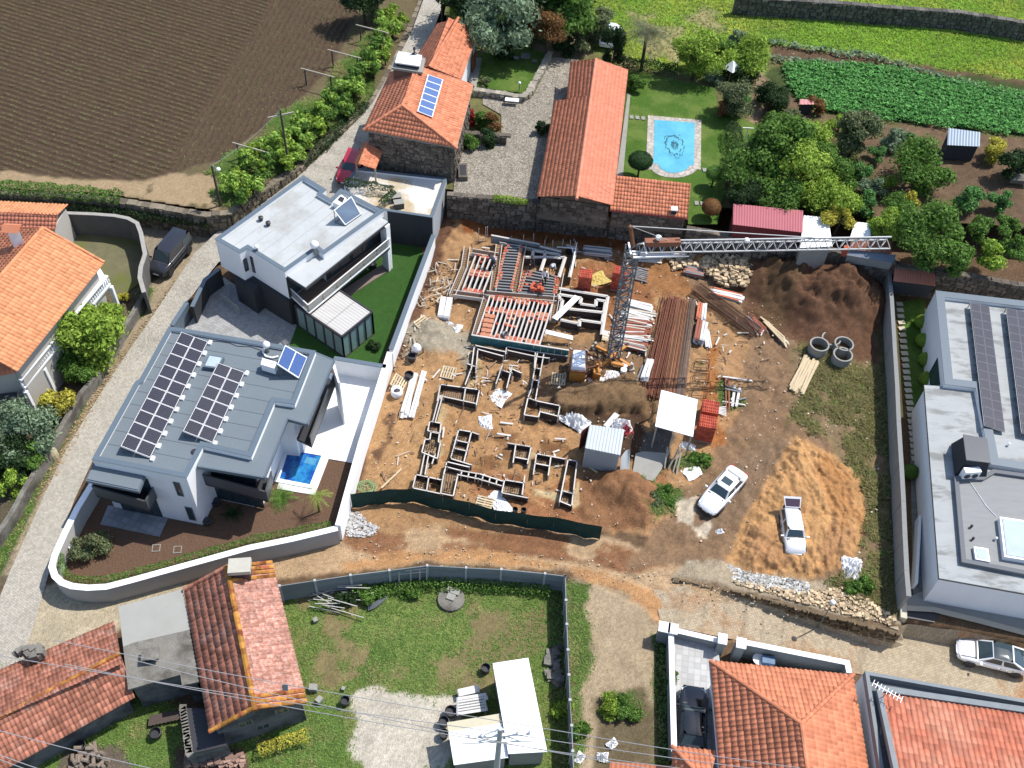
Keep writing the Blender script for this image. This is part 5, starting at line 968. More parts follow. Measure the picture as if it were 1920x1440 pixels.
# ================= BOTTOM-RIGHT HIPPED HOUSE =================
hp=thing('hipped_house','house with new orange hipped tile roof beside the paved court','house',(*V2(1470,1360,0),0));hz=3.0;hr=4.9
E0,E1=P(1331,1239,hz),P(1599,1265.6,hz);dW=(P(1346,1410,hz)-E0).normalized();dE=(P(1627.5,1440,hz)-E1).normalized()
E3=E0+dW*15;E2=E1+dE*15;J=P(1502,1357,hr);dR=((dW+dE)/2).normalized();J2=J+dR*11
tiled('roof_tiles',E3,E0,J,J2,M_tile,hp,tw=.3,tl=.42);tiled('roof_tiles',E0,E1,J,J,M_tile,hp,tw=.3,tl=.42);tiled('roof_tiles',E1,E2,J2,J,M_tile,hp,tw=.3,tl=.42)
ridge('ridge_tiles',[E0,J,E1],M_tile,hp);ridge('ridge_tiles',[J,J2],M_tile,hp)
w_=offset_poly([(p.x,p.y)for p in(E3,E2,E1,E0)],.45);b=MB();b.prism(w_,-1.6,hz-.08);b.build('wall',M_white,hp)
gd_=Vector((0,0,-.12));b=MB();b.bar(E3+gd_,E0+gd_,.1,.08);b.bar(E0+gd_,E1+gd_,.1,.08);b.bar(E1+gd_,E2+gd_,.1,.08);b.build('gutter',M_whitem,hp)
w2=thing('house_wing','small orange tiled wing roof at the bottom edge behind the black car','house',(*V2(1300,1430,0),0));wz=2.4;a0,a1=P(1260,1399,wz),P(1346,1409,wz);dd=(P(1261,1440,wz)-a0).normalized();jj=P(1306,1448,wz+1.0)
tiled('roof_tiles',a0+dd*5,a0,jj,jj+dd*3,M_tile,w2);tiled('roof_tiles',a0,a1,jj+(a1-a0)*.3,jj,M_tile,w2);ridge('ridge_tiles',[a0,jj],M_tile,w2)
b=MB();q=offset_poly([(a0.x,a0.y),((a0+dd*6).x,(a0+dd*6).y),((a1+dd*6).x,(a1+dd*6).y),(a1.x,a1.y)],.3);b.prism(q,-1.5,wz-.05);b.build('wall',M_white,w2)
shed('roof_fragment','orange tiled edge of a low roof at the very bottom of the picture',[(1140,1462),(1262,1464),(1262,1436),(1144,1428)],.9,1.1,-.5,M_tile,M_concrete,.28,amp=.05)
cwz=1.15;t=thing('compound_wall','grey wall with white coping round the bottom right house','wall',(*V2(1400,1210,0),0))
for seg in([(1258,1186),(1264,1410)],[(1387,1203),(1588,1243),(1592,1262)],[(1272,1180),(1350,1198)]):
 solid_wall('','','',[V2(x,y,cwz)for x,y in seg],-1.75,cwz if seg[0][0]!=1272 else .9,.22,M_fencec,M_whitem,parent=t)
for k,(x,y,w)in enumerate([(1246,1176,.7),(1262,1179,.6),(1355,1198,.55),(1390,1206,.6)]):
 b=MB();p=P(x,y,1.4);b.box((p.x,p.y,-1.7),w*.9,.6,3.05,-.15);pl=b.build('pillar',M_fencec,t);ORG[pl.name]=ORG[t.name];b=MB();b.box((p.x,p.y,1.352),w*1.05,.72,.1,-.15);b.build('pillar_cap',M_whitem,pl)
t=thing('patio_table','round white table behind the compound wall','table',P(1423,1234,-.5));b=MB();c=P(1423,1236,.2);b.lathe((c.x,c.y,.2),[(.01,0),(.4,0),(.4,.04),(.01,.045)],18);b.build('table_top',M_whitem,t);b=MB();b.tube((c.x,c.y,-.55),(c.x,c.y,.2),.04);b.build('leg',M_dark,t)
b=MB();b.box(P(1438,1243,.05),.8,.5,.5,-.1);tag(b.build('blue_crate',mat('blue_plastic',srgb(90,130,170),.5)),'blue plastic crate beside the round white table','crate')
# ================= BOTTOM-RIGHT SECOND HOUSE =================
g2=thing('parapet_house','house with grey parapet and pinkish tiled roof in the bottom right corner','house',(*V2(1800,1400,0),0));pz_=3.6
po=[V2(1622,1258,pz_),V2(1886,1305,pz_),V2(2010,1327,pz_),V2(2060,1620,pz_),V2(1668,1560,pz_)]
b=MB();b.prism(po,-1.7,3.05);b.build('wall',M_white,g2)
r1=MB();pin=offset_poly(po,.22)
for i in(0,1,4):j=(i+1)%5;r1.hexa(*[[(*po[i],z),(*po[j],z),(*pin[j],z),(*pin[i],z)]for z in(3.05,pz_+(.003*i))])
r1.build('parapet',M_fencec,g2);b=MB();b.prism(offset_poly(po,.2),3.05,3.1);b.build('flat_roof',mat('grey_bitumen',srgb(128,134,140),.85,var=.15,scale=.7,col2=srgb(170,164,150),c2scale=.4,c2lo=.55,c2hi=.7),g2)
s0,s1=P(1652,1300,3.5),P(2000,1352,3.5);sd=(P(1672,1440,3.5)-s0).normalized();tiled('roof_tiles',s1+sd*12-Vector((0,0,-2.6))if False else s0,s1,s1+sd*12+Vector((0,0,2.2)),s0+sd*12+Vector((0,0,2.2)),mat('rose_roof_tile',srgb(208,118,86),.82,var=.1,scale=.8,vary=.22,col2=srgb(214,142,112),c2scale=.3),g2,tw=.32,tl=.42,amp=.06)
b=MB();b.bar(s0+Vector((-.15,.1,0)),s0+sd*12+Vector((-.15,.1,2.1)),.3,.4);b.bar(s0+Vector((-.2,.25,.05)),s1+Vector((0,.25,.05)),.35,.3);b.build('verge',M_zinc if False else M_fencec,g2)
t=thing('tv_aerial','white television aerial on the corner of the pinkish tiled roof','aerial',P(1662,1297,3.5));c=P(1664,1296,4.6);b=MB();b.tube((c.x,c.y,3.0),c,.025);b.build('mast',M_steel,t);b=MB();dv_=Vector((.75,-.45,0));b.bar(c-dv_,c+dv_,.04)
for k in range(9):q=c-dv_+dv_*2*k/8;b.bar(q+Vector((-.12,-.2,0)),q+Vector((.12,.2,0)),.03)
b.build('elements',M_whitem,t)
# ================= BOTTOM-LEFT OLD BUILDINGS =================
oh=thing('old_house','old house roofed with red tiles on one side and pale pink on the other','house',(*V2(450,1250,0),0));oz=3.3;orz=4.6
RA,RB=P(425,1063,orz),P(477,1327,orz);wa,wb=P(345,1105,oz),P(393,1372,oz);ea,eb=P(510,1055,oz),P(575,1315,oz)
tiled('west_roof_tiles',wa,wb,RB,RA,M_tile_old,oh,tw=.27,tl=.42,amp=.035);tiled('east_roof_tiles',eb,ea,RA,RB,M_tile_pale,oh,tw=.27,tl=.42,amp=.055)
ridge('ridge_tiles',[RA,RB],M_lichen,oh,.17)
def edge_row(a,b_,m,parent,w=.28):
 s=MB();n=int((b_-a).length/.38)
 for i in range(n):s.tube(a.lerp(b_,i/n)+Vector((0,0,.05)),a.lerp(b_,(i+1.1)/n)+Vector((0,0,.05)),.14,.12,7,random.random())
 return s.build('verge_tiles',m,parent,kind='stuff')
edge_row(wb,RB,M_lichen,oh);edge_row(eb,RB,M_lichen,oh);edge_row(ea,RA,M_lichen,oh)
for k in(0.035,.07,.105):edge_row(ea.lerp(eb,k),RA.lerp(RB,k),M_lichen,oh)
for k in(0.965,.93):edge_row(ea.lerp(eb,k),RA.lerp(RB,k),M_lichen,oh)
edge_row(wa.lerp(wb,.005),RA,M_tile_old,oh)
ww=offset_poly([(wa.x,wa.y),(wb.x,wb.y),(eb.x,eb.y),(ea.x,ea.y)],.3);M_oldw=mat('dark_stained_render',srgb(120,122,124),.92,var=.25,scale=1.5,col2=srgb(80,80,84),c2scale=.6,bump=.5,bscale=8)
b=MB();b.prism(ww,-.1,oz-.06);b.build('wall',M_oldw,oh);g=MB();r_in=RB.lerp(RA,.02)-Vector((0,0,.1))
ga_,gb2=Vector((*ww[1],oz-.06)),Vector((*ww[2],oz-.06));g.face([ga_,gb2,r_in]);ga_,gb3=Vector((*ww[3],oz-.06)),Vector((*ww[0],oz-.06));g.face([ga_,gb3,RA.lerp(RB,.02)-Vector((0,0,.1))]);g.build('gable',M_oldw,oh)
L_=(Vector(ww[1])-Vector(ww[2])).length
for(s,z)in((.33,2.3),(.76,2.5),(.5,1.1)):window(oh,ww[1],ww[2],L_*s-.4,L_*s+.4,z-.35,z+.3,M_oldconc,M_glass,2)
ch=thing('brick_chimney','low concrete chimney block on the ridge of the old house','chimney',(*V2(450,1067,4.4),0));p=P(449,1061,5.3);b=MB();b.box((p.x,p.y,4.1),1.1,.75,.9,.15);b.build('stack',M_dark,ch);b=MB();b.box((p.x,p.y,5.05),1.35,1.0,.35,.15);b.build('cap',mat('pale_cap',srgb(206,202,186),.9,var=.15),ch)
t=MB();q,up=on_slope(534,1292,ea,eb,RB,.1);t.box(q,.3,.4,.05,.2);tag(t.build('roof_glass_tile',M_glass),'small dark glass tile low on the pale pink roof','roof window')
cb_=thing('concrete_annex','flat roofed weathered concrete building with a low chimney beside the old house','outbuilding',(*V2(300,1190,0),0));kz=3.2;kq=[(222,1137),(240,1293),(338,1265),(341,1285),(374,1278),(342,1105)]
kw=WP(kq,kz);b=MB();b.prism(kw,kz-.18,kz);b.build('roof_slab',M_oldconc,cb_);b=MB();b.prism(WP([(222,1137),(231,1213),(250,1205),(358,1180),(342,1105)],kz+.006),kz-.05,kz+.006);b.build('pale_screed',mat('pale_screed',srgb(176,176,168),.9,var=.1,scale=.8),cb_)
b=MB();b.prism(offset_poly(kw,.2),-.1,kz-.185);b.build('wall',M_oldw,cb_)
c=P(281,1225,kz+.6);ck=MB();ck.box((c.x,c.y,kz),.75,.5,.45,.2);k1=ck.build('chimney',M_dark,cb_);ORG[k1.name]=ORG[cb_.name];ck=MB();ck.box((c.x,c.y,kz+.45),1.0,.75,.1,.2);ck.build('chimney_slab',M_lichen if False else M_oldconc,k1)
lr_=thing('long_tiled_barn','long low barn with red tiled roof running off the bottom left corner','barn',(*V2(120,1320,0),0));lz1=2.5;lz2=3.5
Lr0,Lr1=P(226,1226,lz2),P(0,1347,lz2);ln=P(214,1165,lz1);ln1=P(0,1251,lz1);ls=P(253,1308,lz1);ls1=P(20,1438,lz1);dl=(Lr1-Lr0)*.25;
tiled('roof_tiles',ln,ln1+dl,Lr1+dl,Lr0,M_tile_old,lr_,tw=.24,tl=.4,amp=.04);tiled('roof_tiles',ls1+dl,ls,Lr0,Lr1+dl,M_tile_old,lr_,tw=.24,tl=.4,amp=.04);ridge('ridge_tiles',[Lr0+Vector((0,0,.1)),Lr1+dl+Vector((0,0,.1))],M_lichen,lr_,.13)
lw=offset_poly([(p.x,p.y)for p in(ls1+dl,ls,ln,ln1+dl)],.5);b=MB();b.prism(lw,-.1,lz1-.06);b.build('wall',M_oldw,lr_)
t=thing('roof_rubble','broken ridge chimney of dark rubble on the red barn roof','chimney',P(52,1222,3.2));b=MB();c=P(55,1222,3.3)
for k in range(14):b.box((c.x+random.uniform(-1,.9),c.y+random.uniform(-.35,.35),2.8+random.uniform(0,.25)),random.uniform(.3,.5),random.uniform(.25,.4),random.uniform(.3,.7),random.random()*3,random.random())
b.build('stones',M_oldconc,t)
lt=thing('lean_to','black flat lean-to with rough stone edging beside the old house','outbuilding',(*V2(380,1370,0),0));q=WP([(340,1327),(350,1415),(425,1398),(408,1330)],1.9);b=MB();b.prism(q,-.1,1.8);b.build('wall',M_oldw,lt);b=MB();b.prism(q,1.8,1.9);b.build('roof',M_dark,lt);b=MB()
for k in range(16):p=P(343+k*.8,1326+k*5.8,1.95);b.box((p.x,p.y,1.9),.4,.3,.12,random.random(),random.random())
b.build('edge_stones',M_oldconc,lt,kind='stuff')
t=thing('plank_stack','dark weathered planks leaning in the shade below the concrete annex','planks',P(310,1340,0))
for k in range(9):b=MB();a,c=P(284+k*7,1341+k*.2-k*1.5,.35),P(281+k*7,1361-k*1.5,.3);b.bar(a,c,.22,.05);b.build('plank',M_form,t)
t=thing('woodpile','heap of cut logs beside the red roofed barn','logs',P(165,1415,0))
for k in range(40):b=MB();c=P(random.uniform(135,195),random.uniform(1400,1440),.1+random.random()*.5);a=random.random()*6.28;b.tube(c,c+Vector((math.cos(a)*.4,math.sin(a)*.4,.1)),.12,.12,7);b.build('log',mat('cut_logs',srgb(150,134,118),.9,var=.3,scale=4),t)
t=thing('rubble_pile','row of old roof tiles and stones stacked by the lean-to','rubble',P(400,1425,0));b=MB()
for k in range(120):c=P(random.uniform(350,458),random.uniform(1415,1437),random.random()*.4);b.box(c,random.uniform(.2,.4),random.uniform(.12,.25),.12,random.random()*3,random.random())
b.build('stones',mat('old_tile_rubble',srgb(170,136,118),.9,var=.3,vary=.5),t,kind='stuff')
# ================= LEFT HOUSE =================
lh=thing('villa','large villa with orange tiled roof and white balustraded balcony at the left edge','house',(*V2(60,600,0),0));vz=5.6;vr=7.4
Ra,Rb=P(81,427.5,vr),P(-110,590,vr);ea_,eb_=P(196,492.5,vz),P(32.5,697,vz)
hipj=P(-20,640,vr);
eb2=eb_+(eb_-ea_)*.0;tiled('roof_tiles',eb_,ea_,Ra,Ra+(eb_-ea_),M_tile_or,lh,tw=.3,tl=.42);wn1=Ra+(Ra-ea_);wn1.z=vz;tiled('roof_tiles',wn1,wn1+(eb_-ea_),Ra+(eb_-ea_),Ra,M_tile,lh,tw=.3,tl=.42)
ridge('ridge_tiles',[Ra,Ra+(eb_-ea_)],M_tile_or,lh,.16);ridge('ridge_tiles',[ea_,Ra],M_tile_or,lh,.12)
r4=Ra+(eb_-ea_)
fp=[(ea_.x,ea_.y),(wn1.x,wn1.y),((wn1+(eb_-ea_)).x,(wn1+(eb_-ea_)).y),(eb_.x,eb_.y)];fpi=offset_poly(fp,.55);b=MB();b.prism(fpi,-.1,vz-.1);b.build('wall',mat('cream_render',srgb(206,200,190),.85,var=.08),lh)
g=MB();g.face([(*fpi[0],vz-.1),(*fpi[1],vz-.1),Ra.lerp(r4,.03)-Vector((0,0,.15))]);g.face([(*fpi[2],vz-.1),(*fpi[3],vz-.1),r4.lerp(Ra,.03)-Vector((0,0,.15))]);g.build('gable',MATS['cream_render'],lh)
lowr=thing('villa_wing','low front roof of the villa with small orange hipped corner','house',(*V2(5,690,0),0));tiled('roof_tiles',P(-80,720,4.6),P(30,699,4.8),P(0,652,5.8),P(-80,640,5.8),M_tile,lowr);b=MB();b.prism(WP([(-80,716),(26,696),(0,655),(-80,645)],4.6),0,4.5);b.build('wall',MATS['cream_render'],lowr)
by=3.0;bq=[P(206,533,by),P(45,729,by)];inn_=[P(186,500,by),P(20,705,by)];b=MB();b.prism([(p.x,p.y)for p in(bq[0],bq[1],inn_[1],inn_[0])],by-.25,by);b.build('balcony_slab',M_white,lh)
rl=MB();rl.bar(bq[0]+Vector((0,0,.95)),bq[1]+Vector((0,0,.95)),.3,.1);rl.bar(bq[0]+Vector((0,0,.1)),bq[1]+Vector((0,0,.1)),.25,.15);rl.build('balcony_rail',M_white,lh);bb=MB();n=46
for i in range(n+1):q=bq[0].lerp(bq[1],i/n);bb.lathe(q,[(.05,.15),(.09,.3),(.09,.45),(.045,.65),(.07,.9)],8)
bb.build('balusters',M_white,lh,kind='stuff',smooth=True)
b=MB()
for i in range(6):q=bq[0].lerp(bq[1],i/5);b.box((q.x,q.y,0),.3,.3,by-.26)
b.build('pillar',M_white,lh)
chv=thing('villa_chimney','white chimney with little tiled cap on the villa roof','chimney',P(20,440,7));p=P(22,428,8.6);b=MB();b.box((p.x,p.y,6.2),.8,.6,2.4,.6);b.build('stack',M_white,chv);b=MB()
for s in(-1,1):b.hexa([(p.x-.6,p.y-.5,8.6),(p.x+.6,p.y-.5,8.6),(p.x+.6,p.y,8.6),(p.x-.6,p.y,8.6)][::1],[(p.x-.6,p.y,8.95),(p.x+.6,p.y,8.95),(p.x+.6,p.y+.001,8.95),(p.x-.6,p.y+.001,8.95)])if s<0 else b.hexa([(p.x-.6,p.y,8.6),(p.x+.6,p.y,8.6),(p.x+.6,p.y+.5,8.6),(p.x-.6,p.y+.5,8.6)],[(p.x-.6,p.y,8.95),(p.x+.6,p.y,8.95),(p.x+.6,p.y+.001,8.95),(p.x-.6,p.y+.001,8.95)])
b.build('tiled_cap',M_tile,chv)
bk=thing('tiled_garage','low orange and red tiled building behind the villa beside the shaded road wall','outbuilding',(*V2(60,400,0),0));a,b_,c,d=P(-30,428,3.2),P(104,432,3.2),P(108,403,4.0),P(-30,396,4.0);tiled('roof_tiles',a,b_,c,d,M_tile_pk,bk);e2,f2=P(128,384,3.4),P(-30,376,3.4);tiled('roof_tiles',e2,f2,d,c,M_tile_or,bk);b=MB();b.prism(offset_poly([(a.x,a.y),(b_.x,b_.y),(e2.x,e2.y),(f2.x,f2.y)],.2),-.1,3.15);b.build('wall',MATS['cream_render'],bk)
cy=[(124,399),(175,401),(215,404),(240,409),(257,418),(264,436),(272,476),(264,500),(262,520),(270,548)]
solid_wall('curved_yard_wall','tall dark curved concrete wall round the mossy yard','wall',[V2(x,y,2.4)for x,y in cy],0,2.35,.22,mat('dark_concrete',srgb(112,110,108),.9,var=.2,scale=1.5),mat('grey_wall_top',srgb(176,172,164),.9,var=.2,scale=3))
solid_wall('roadside_wall','stepped old concrete wall along the cobbled road below the villa','wall',[V2(x,y,1.1)for x,y in[(271,545),(238,600),(205,650),(180,700),(150,735),(118,790),(85,850),(50,905),(20,960),(-20,1020)]],0,1.0,.35,M_oldconc)
t=MB();p=P(91,842,.9);t.lathe((p.x,p.y,0),[(.45,0),(.47,.5),(.4,.95),(.01,1.05)],14);tag(t.build('concrete_drum',mat('cream_concrete',srgb(222,206,168),.85,var=.1),smooth=False),'cream concrete drum standing at the roadside bank','drum')
vd=thing('veranda','dark roofed veranda of the villa at the left edge','veranda',(*V2(15,760,0),0));q=WP([(-60,745),(32,735),(20,772),(-60,790)],2.6);b=MB();b.prism(q,2.45,2.6);b.build('roof',mat('dark_slats',srgb(70,72,78),.6,var=.2),vd);
for x,y in((30,738),(18,772),(-20,780)):p=P(x,y,2.4);b=MB();b.box((p.x,p.y,0),.2,.2,2.45);b.build('post',M_white,vd)
fwl=[(0,360),(120,366),(200,372),(300,388),(385,402),(430,398),(480,362),(550,318),(600,270),(660,225),(700,188),(742,112),(765,60),(788,8),(802,-40)]
FWW=[V2(x,y,FZ+.15)for x,y in fwl]
stone_wall('field_wall','granite wall holding up the ploughed field along the curving road','wall',[V2(-90,356,FZ)]+FWW,0,FZ+.15,.6,side=1,m=mat('mossy_granite',srgb(140,128,108),.92,var=.3,scale=1,bump=1.3,bscale=5,vary=.4))
# ================= CONCRETE PANEL FENCE =================
fz_=2.0;fpts=[(524,1098),(590,1088),(657,1078),(730,1069),(801,1060),(874,1064),(940,1067),(1022,1075),(1060,1080)];fp2=[(1060,1080),(1061.5,1125),(1063,1170),(1065,1218),(1067,1265),(1069,1312),(1072,1360),(1074,1408),(1077,1456)]
for nm,lab,pp in(('precast_fence','grey precast concrete fence between the dirt lane and the grassy lot',fpts),('precast_fence','grey precast concrete fence along the right side of the grassy lot',fp2)):
 t=thing(nm,lab,'fence',(*V2(*pp[0],fz_),0));w=[Vector(V2(x,y,fz_))for x,y in pp];o3=ORG[t.name]
 for i in range(len(w)-1):
  for k in range(5):
   b=MB();L_=(w[i+1]-w[i]).length;b.hexa(*fbox(w[i],w[i+1],.06,L_-.06,.02+k*.39,.02+k*.39+.375,.025+random.uniform(-.008,.008),.05),random.random());b.build('panel',M_fencec,t)
 for i in range(len(w)):
  b=MB();d=(w[min(i+1,len(w)-1)]-w[max(i-1,0)]);b.box((w[i].x,w[i].y,-.05),.15,.17,2.08,math.atan2(d.y,d.x));b.build('post',mat('pale_concrete_post',srgb(196,200,200),.85,var=.1),t)
bwl=[(1262,1082),(1340,1094),(1430,1116),(1520,1142),(1600,1162),(1690,1184)]
bw3=[V2(x,y,-.05)for x,y in bwl];stone_wall('bank_wall','rough earth and stone bank wall above the paved lane','wall',bw3,-1.9,-.02,.5,side=1,m=mat('earthy_stone',srgb(132,112,84),.95,var=.35,scale=1.4,bump=1.5,bscale=5,vary=.35),sw=.5,sh=.26,cap=False)
def pole(x,y,z0,h,label,lean=(0,0),arm=None,m=None,r=.12,name='utility_pole',lamp=None):
 b0=P(x,y,z0);t=thing(name,label,'utility pole' if name=='utility_pole' else 'street lamp',b0);b=MB();top=b0+Vector((lean[0],lean[1],h));b.tube(b0-Vector((0,0,.2)),top,r,r*.65,10);b.build('shaft',m or M_pole,t)
 if arm:
  a=MB()
  for(dx,dy,dz)in arm:a.bar(top+Vector((-dx,-dy,dz)),top+Vector((dx,dy,dz)),.09)
  a.build('crossarm',M_wood,t)
 if lamp:
  a=MB();e=top+Vector(lamp);a.tube(top,e,.03,.03,6);a.build('arm',M_steel,t);c=MB();c.lathe(e-Vector((0,0,.1)),[(.02,.22),(.14,.18),(.2,.05),(.16,-.04),(.01,-.06)],12);c.build('lamp_head',M_whitem,t,smooth=True)
 return top
tp1=pole(545,333,1.3,7.2,'tall wooden pole with crossarm at the wall of the ploughed field',arm=[(1.0,.5,-.5)])
tp2=pole(420,414,.5,6.0,'wooden pole with a white lamp at the bend of the field wall',lamp=(.5,0,-.3))
tp3=pole(829,52,2.6,8.0,'dark pole standing behind the far end of the tiled house wing',m=M_dark)
pole(1534,1176,-1.3,3.4,'slim street lamp with white head at the foot of the bank',name='street_lamp',r=.05,m=M_steel,lamp=(0.02,.05,.1))
M_wire=mat('wire',(.25,.25,.26),.6,var=0)
def wire(a,b_,sag,label,r=.018,n=14):
 b=MB();pts=[a.lerp(b_,i/n)-Vector((0,0,sag*4*(i/n)*(1-i/n)))for i in range(n+1)];b.path(pts,r,5);o=b.build('overhead_wire',M_wire);tag(o,label,'cable','overhead wires');return o
wire(tp1,tp2,.4,'wire strung between the two wooden poles by the ploughed field')
py=thing('concrete_pylon','concrete pole with steel crossarms at the bottom edge behind the white sheds','utility pole',(*V2(930,1560,0),0));pt=P(938,1366,11.5);b=MB();b.tube((pt.x,pt.y,0),pt,.22,.12,8);b.build('shaft',mat('pale_pole_concrete',srgb(206,208,210),.8,var=.1),py);b=MB()
for dz,w in((-.9,1.5),(-1.7,1.9)):b.bar(pt+Vector((-w,-.2,dz)),pt+Vector((w,.2,dz)),.12);b.bar(pt+Vector((-w*.6,-.1,dz)),pt+Vector((0,0,dz+.9)),.06);b.bar(pt+Vector((w*.6,.1,dz)),pt+Vector((0,0,dz+.9)),.06)
b.build('crossarm',M_whitem,py);b=MB()
for dx in(-1.5,-.9,.9,1.5):b.lathe(pt+Vector((dx,dx*.13,-.84)),[(.04,0),(.09,.06),(.05,.12),(.09,.18),(.02,.26)],8)
b.build('insulator',M_whitem,py)
WR=[((-20,1226),(930,1372),(1500,1452)),((100,1200),(1000,1362),(1500,1440)),((240,1235),(905,1385),(1400,1470)),((120,1245),(950,1395),(1400,1455)),((-20,1365),(420,1470),None),((-20,1408),(170,1470),None),((-20,1416),(140,1470),None)]
for i,(a,c,e_)in enumerate(WR):
 za=10.6;A3,C3=P(*a,za+1.5),P(*c,za if e_ else za);wire(A3,C3,.35,['topmost power line at the left edge, crossing the red barn roof','power line starting above the rubble on the red barn roof','power line starting above the flat concrete annex roof','power line crossing the concrete annex chimney','lower power line crossing below the red barn roof','upper of the two lines in the bottom left corner','lowest line in the bottom left corner'][i],.02)
 if e_:wire(C3,P(*e_,za+.3),.2,['first','second','third','fourth'][i]+' power line from the top, leaving the pylon towards the bottom right',.02)
 # ================= BUILDING SITE =================
cr=thing('tower_crane','slim tower crane with long horizontal lattice jib over the building site','crane',P(1141,688,0));c0=P(1141,688,0);ct=Vector((c0.x,c0.y,11.9));tw=.42
M_crn=mat('crane_steel',srgb(128,134,138),.6,metal=.2,var=.15,spec=.4);M_jib=mat('jib_steel',srgb(206,208,208),.5,metal=.2,var=.1,spec=.4)
jd=(P(1670,457,12.2)-P(1187,465,12.2));jd.z=0;jd.normalize();js=Vector((-jd.y,jd.x,0));ct=P(1186,466,11.9)
base=Vector((ct.x,ct.y,0));b=MB();cor=[base+jd*a*tw+js*c*tw for a,c in((-1,-1),(1,-1),(1,1),(-1,1))]
for q in cor:b.bar(q+Vector((0,0,.5)),q+Vector((0,0,11.9)),.09)
b.build('tower_legs',M_crn,cr);b=MB();n=15
for k in range(n):
 z0,z1=.6+k*.75,.6+(k+1)*.75
 for i in range(4):
  a,c=cor[i],cor[(i+1)%4];b.bar(a+Vector((0,0,z0)),c+Vector((0,0,z0)),.06)
  b.bar((a if k%2 else c)+Vector((0,0,z0)),(c if k%2 else a)+Vector((0,0,z1)),.06)
b.build('tower_bracing',M_crn,cr)
J0=ct+jd*.5;JL=(P(1670,457,12.2)-J0);JL.z=0;JL=JL.length;b=MB();jw,jh=.5,.7
lo1,lo2,hi=[J0+js*s*jw*.9 for s in(-1,1)]+[J0+Vector((0,0,jh))]
for q in(lo1,lo2):b.bar(q,q+jd*JL,.09)
b.bar(hi+jd*2.4,hi+jd*JL,.1);b.build('jib_chords',M_jib,cr);b=MB();n=int(JL/.75)
for k in range(n):
 s0,s1,sm_=k*JL/n,(k+1)*JL/n,(k+.5)*JL/n
 for q in(lo1,lo2):b.bar(q+jd*s0,hi+jd*sm_,.045);b.bar(hi+jd*sm_,q+jd*s1,.045)
 b.bar(lo1+jd*s0,lo2+jd*s0,.045);b.bar(lo1+jd*s0,lo2+jd*s1,.035)
b.build('jib_lattice',M_jib,cr)
b=MB();b.bar(J0+jd*.3+Vector((0,0,.55)),J0+jd*2.8+Vector((0,0,.55)),.5,.4);b.build('winch_box',mat('orange_brown_paint',srgb(160,100,70),.7,var=.15),cr)
b=MB();ap=P(1182,424,14.6);b.bar(ct+Vector((0,0,.3)),ap,.22);b.build('mast_head',mat('rust_brown_paint',srgb(140,90,60),.8,var=.2),cr);b=MB();b.bar(ap,hi+jd*12.5+Vector((0,0,.05)),.05);b.bar(ap,hi+jd*2,.03);b.build('stay_cable',M_jib,cr)
b=MB();b.lathe(hi+jd*(JL*.42)-Vector((0,0,.1)),[(.01,-.2),(.2,-.1),(.2,.1),(.01,.2)],10);b.lathe(hi+jd*1.2+Vector((0,0,.3)),[(.01,-.2),(.2,-.1),(.2,.1),(.01,.2)],10);b.build('floodlight',M_whitem,cr)
b=MB();p=ct-jd*.2;b.bar(p-js*.6,p+js*.6,.12);b.bar(p+jd*1.1-js*.6,p+jd*1.1+js*.6,.12)
for k in range(3):b.bar(ct-Vector((0,0,.3))+js*(-.6+.3*k),ct+jd*4-Vector((0,0,.3))+js*(-.5),.12)
b.build('platform',M_whitem,cr)
M_orp=mat('orange_machine_paint',srgb(224,146,40),.5,var=.12,scale=2,spec=.4)
bt=base
b=MB()
for(a,c)in(((1,1)),(1,-1),(-1,1),(-1,-1)):e_=bt+jd*a*1.25+js*c*1.1;b.bar(bt+Vector((0,0,.45)),e_+Vector((0,0,.3)),.2,.22)
b.build('outrigger',M_orp,cr);b=MB()
for(a,c)in(((1,1)),(1,-1),(-1,1),(-1,-1)):e_=bt+jd*a*1.3+js*c*1.15;b.box((e_.x,e_.y,-.05),.45,.45,.25,.3);b.tube(e_+Vector((0,0,.2)),e_+Vector((0,0,.7)),.12,.12,8)
b.build('foot_pad',M_wood,cr)
bx=thing('ballast_tank','yellow orange crane ballast box topped with two white bags','ballast',P(1083,715,0));q=WP([(1067,694),(1101,697),(1101,657),(1071,655)],1.5);b=MB();b.prism(offset_poly(q,.08),.15,1.35);b.build('body',M_orp,bx);b=MB()
for i in range(4):j=(i+1)%4;b.bar((*q[i],1.4),(*q[j],1.4),.1)
b.build('top_frame',M_rust,bx)
for k in range(2):
 qq=[Vector((*x,0))for x in offset_poly(q,.12)];s0,s1=(k*.5+.02),(k*.5+.48);P0=qq[0].lerp(qq[3],s0),qq[1].lerp(qq[2],s0),qq[1].lerp(qq[2],s1),qq[0].lerp(qq[3],s1);c=sum(P0,Vector())/4;b=MB();b.hexa([(x.x,x.y,1.36)for x in P0],[((x*.85+c*.15).x,(x*.85+c*.15).y,1.7)for x in P0]);b.build('bag',M_plast,bx)
mx=thing('orange_machine','small orange hoist frame with red parts between the ballast box and crane mast','machine',P(1120,690,0));b=MB();b.prism(WP([(1113,700),(1126,703),(1128,676),(1114,674)],1.1),.1,1.1);b.build('body',M_orp,mx);b=MB();b.bar(P(1102,664,1.4),P(1120,670,1.3),.12);b.bar(P(1100,690,1.4),P(1122,686,1.2),.12);b.bar(P(1120,662,1.6),P(1126,690,1.5),.14);b.build('arm',M_rust,mx)
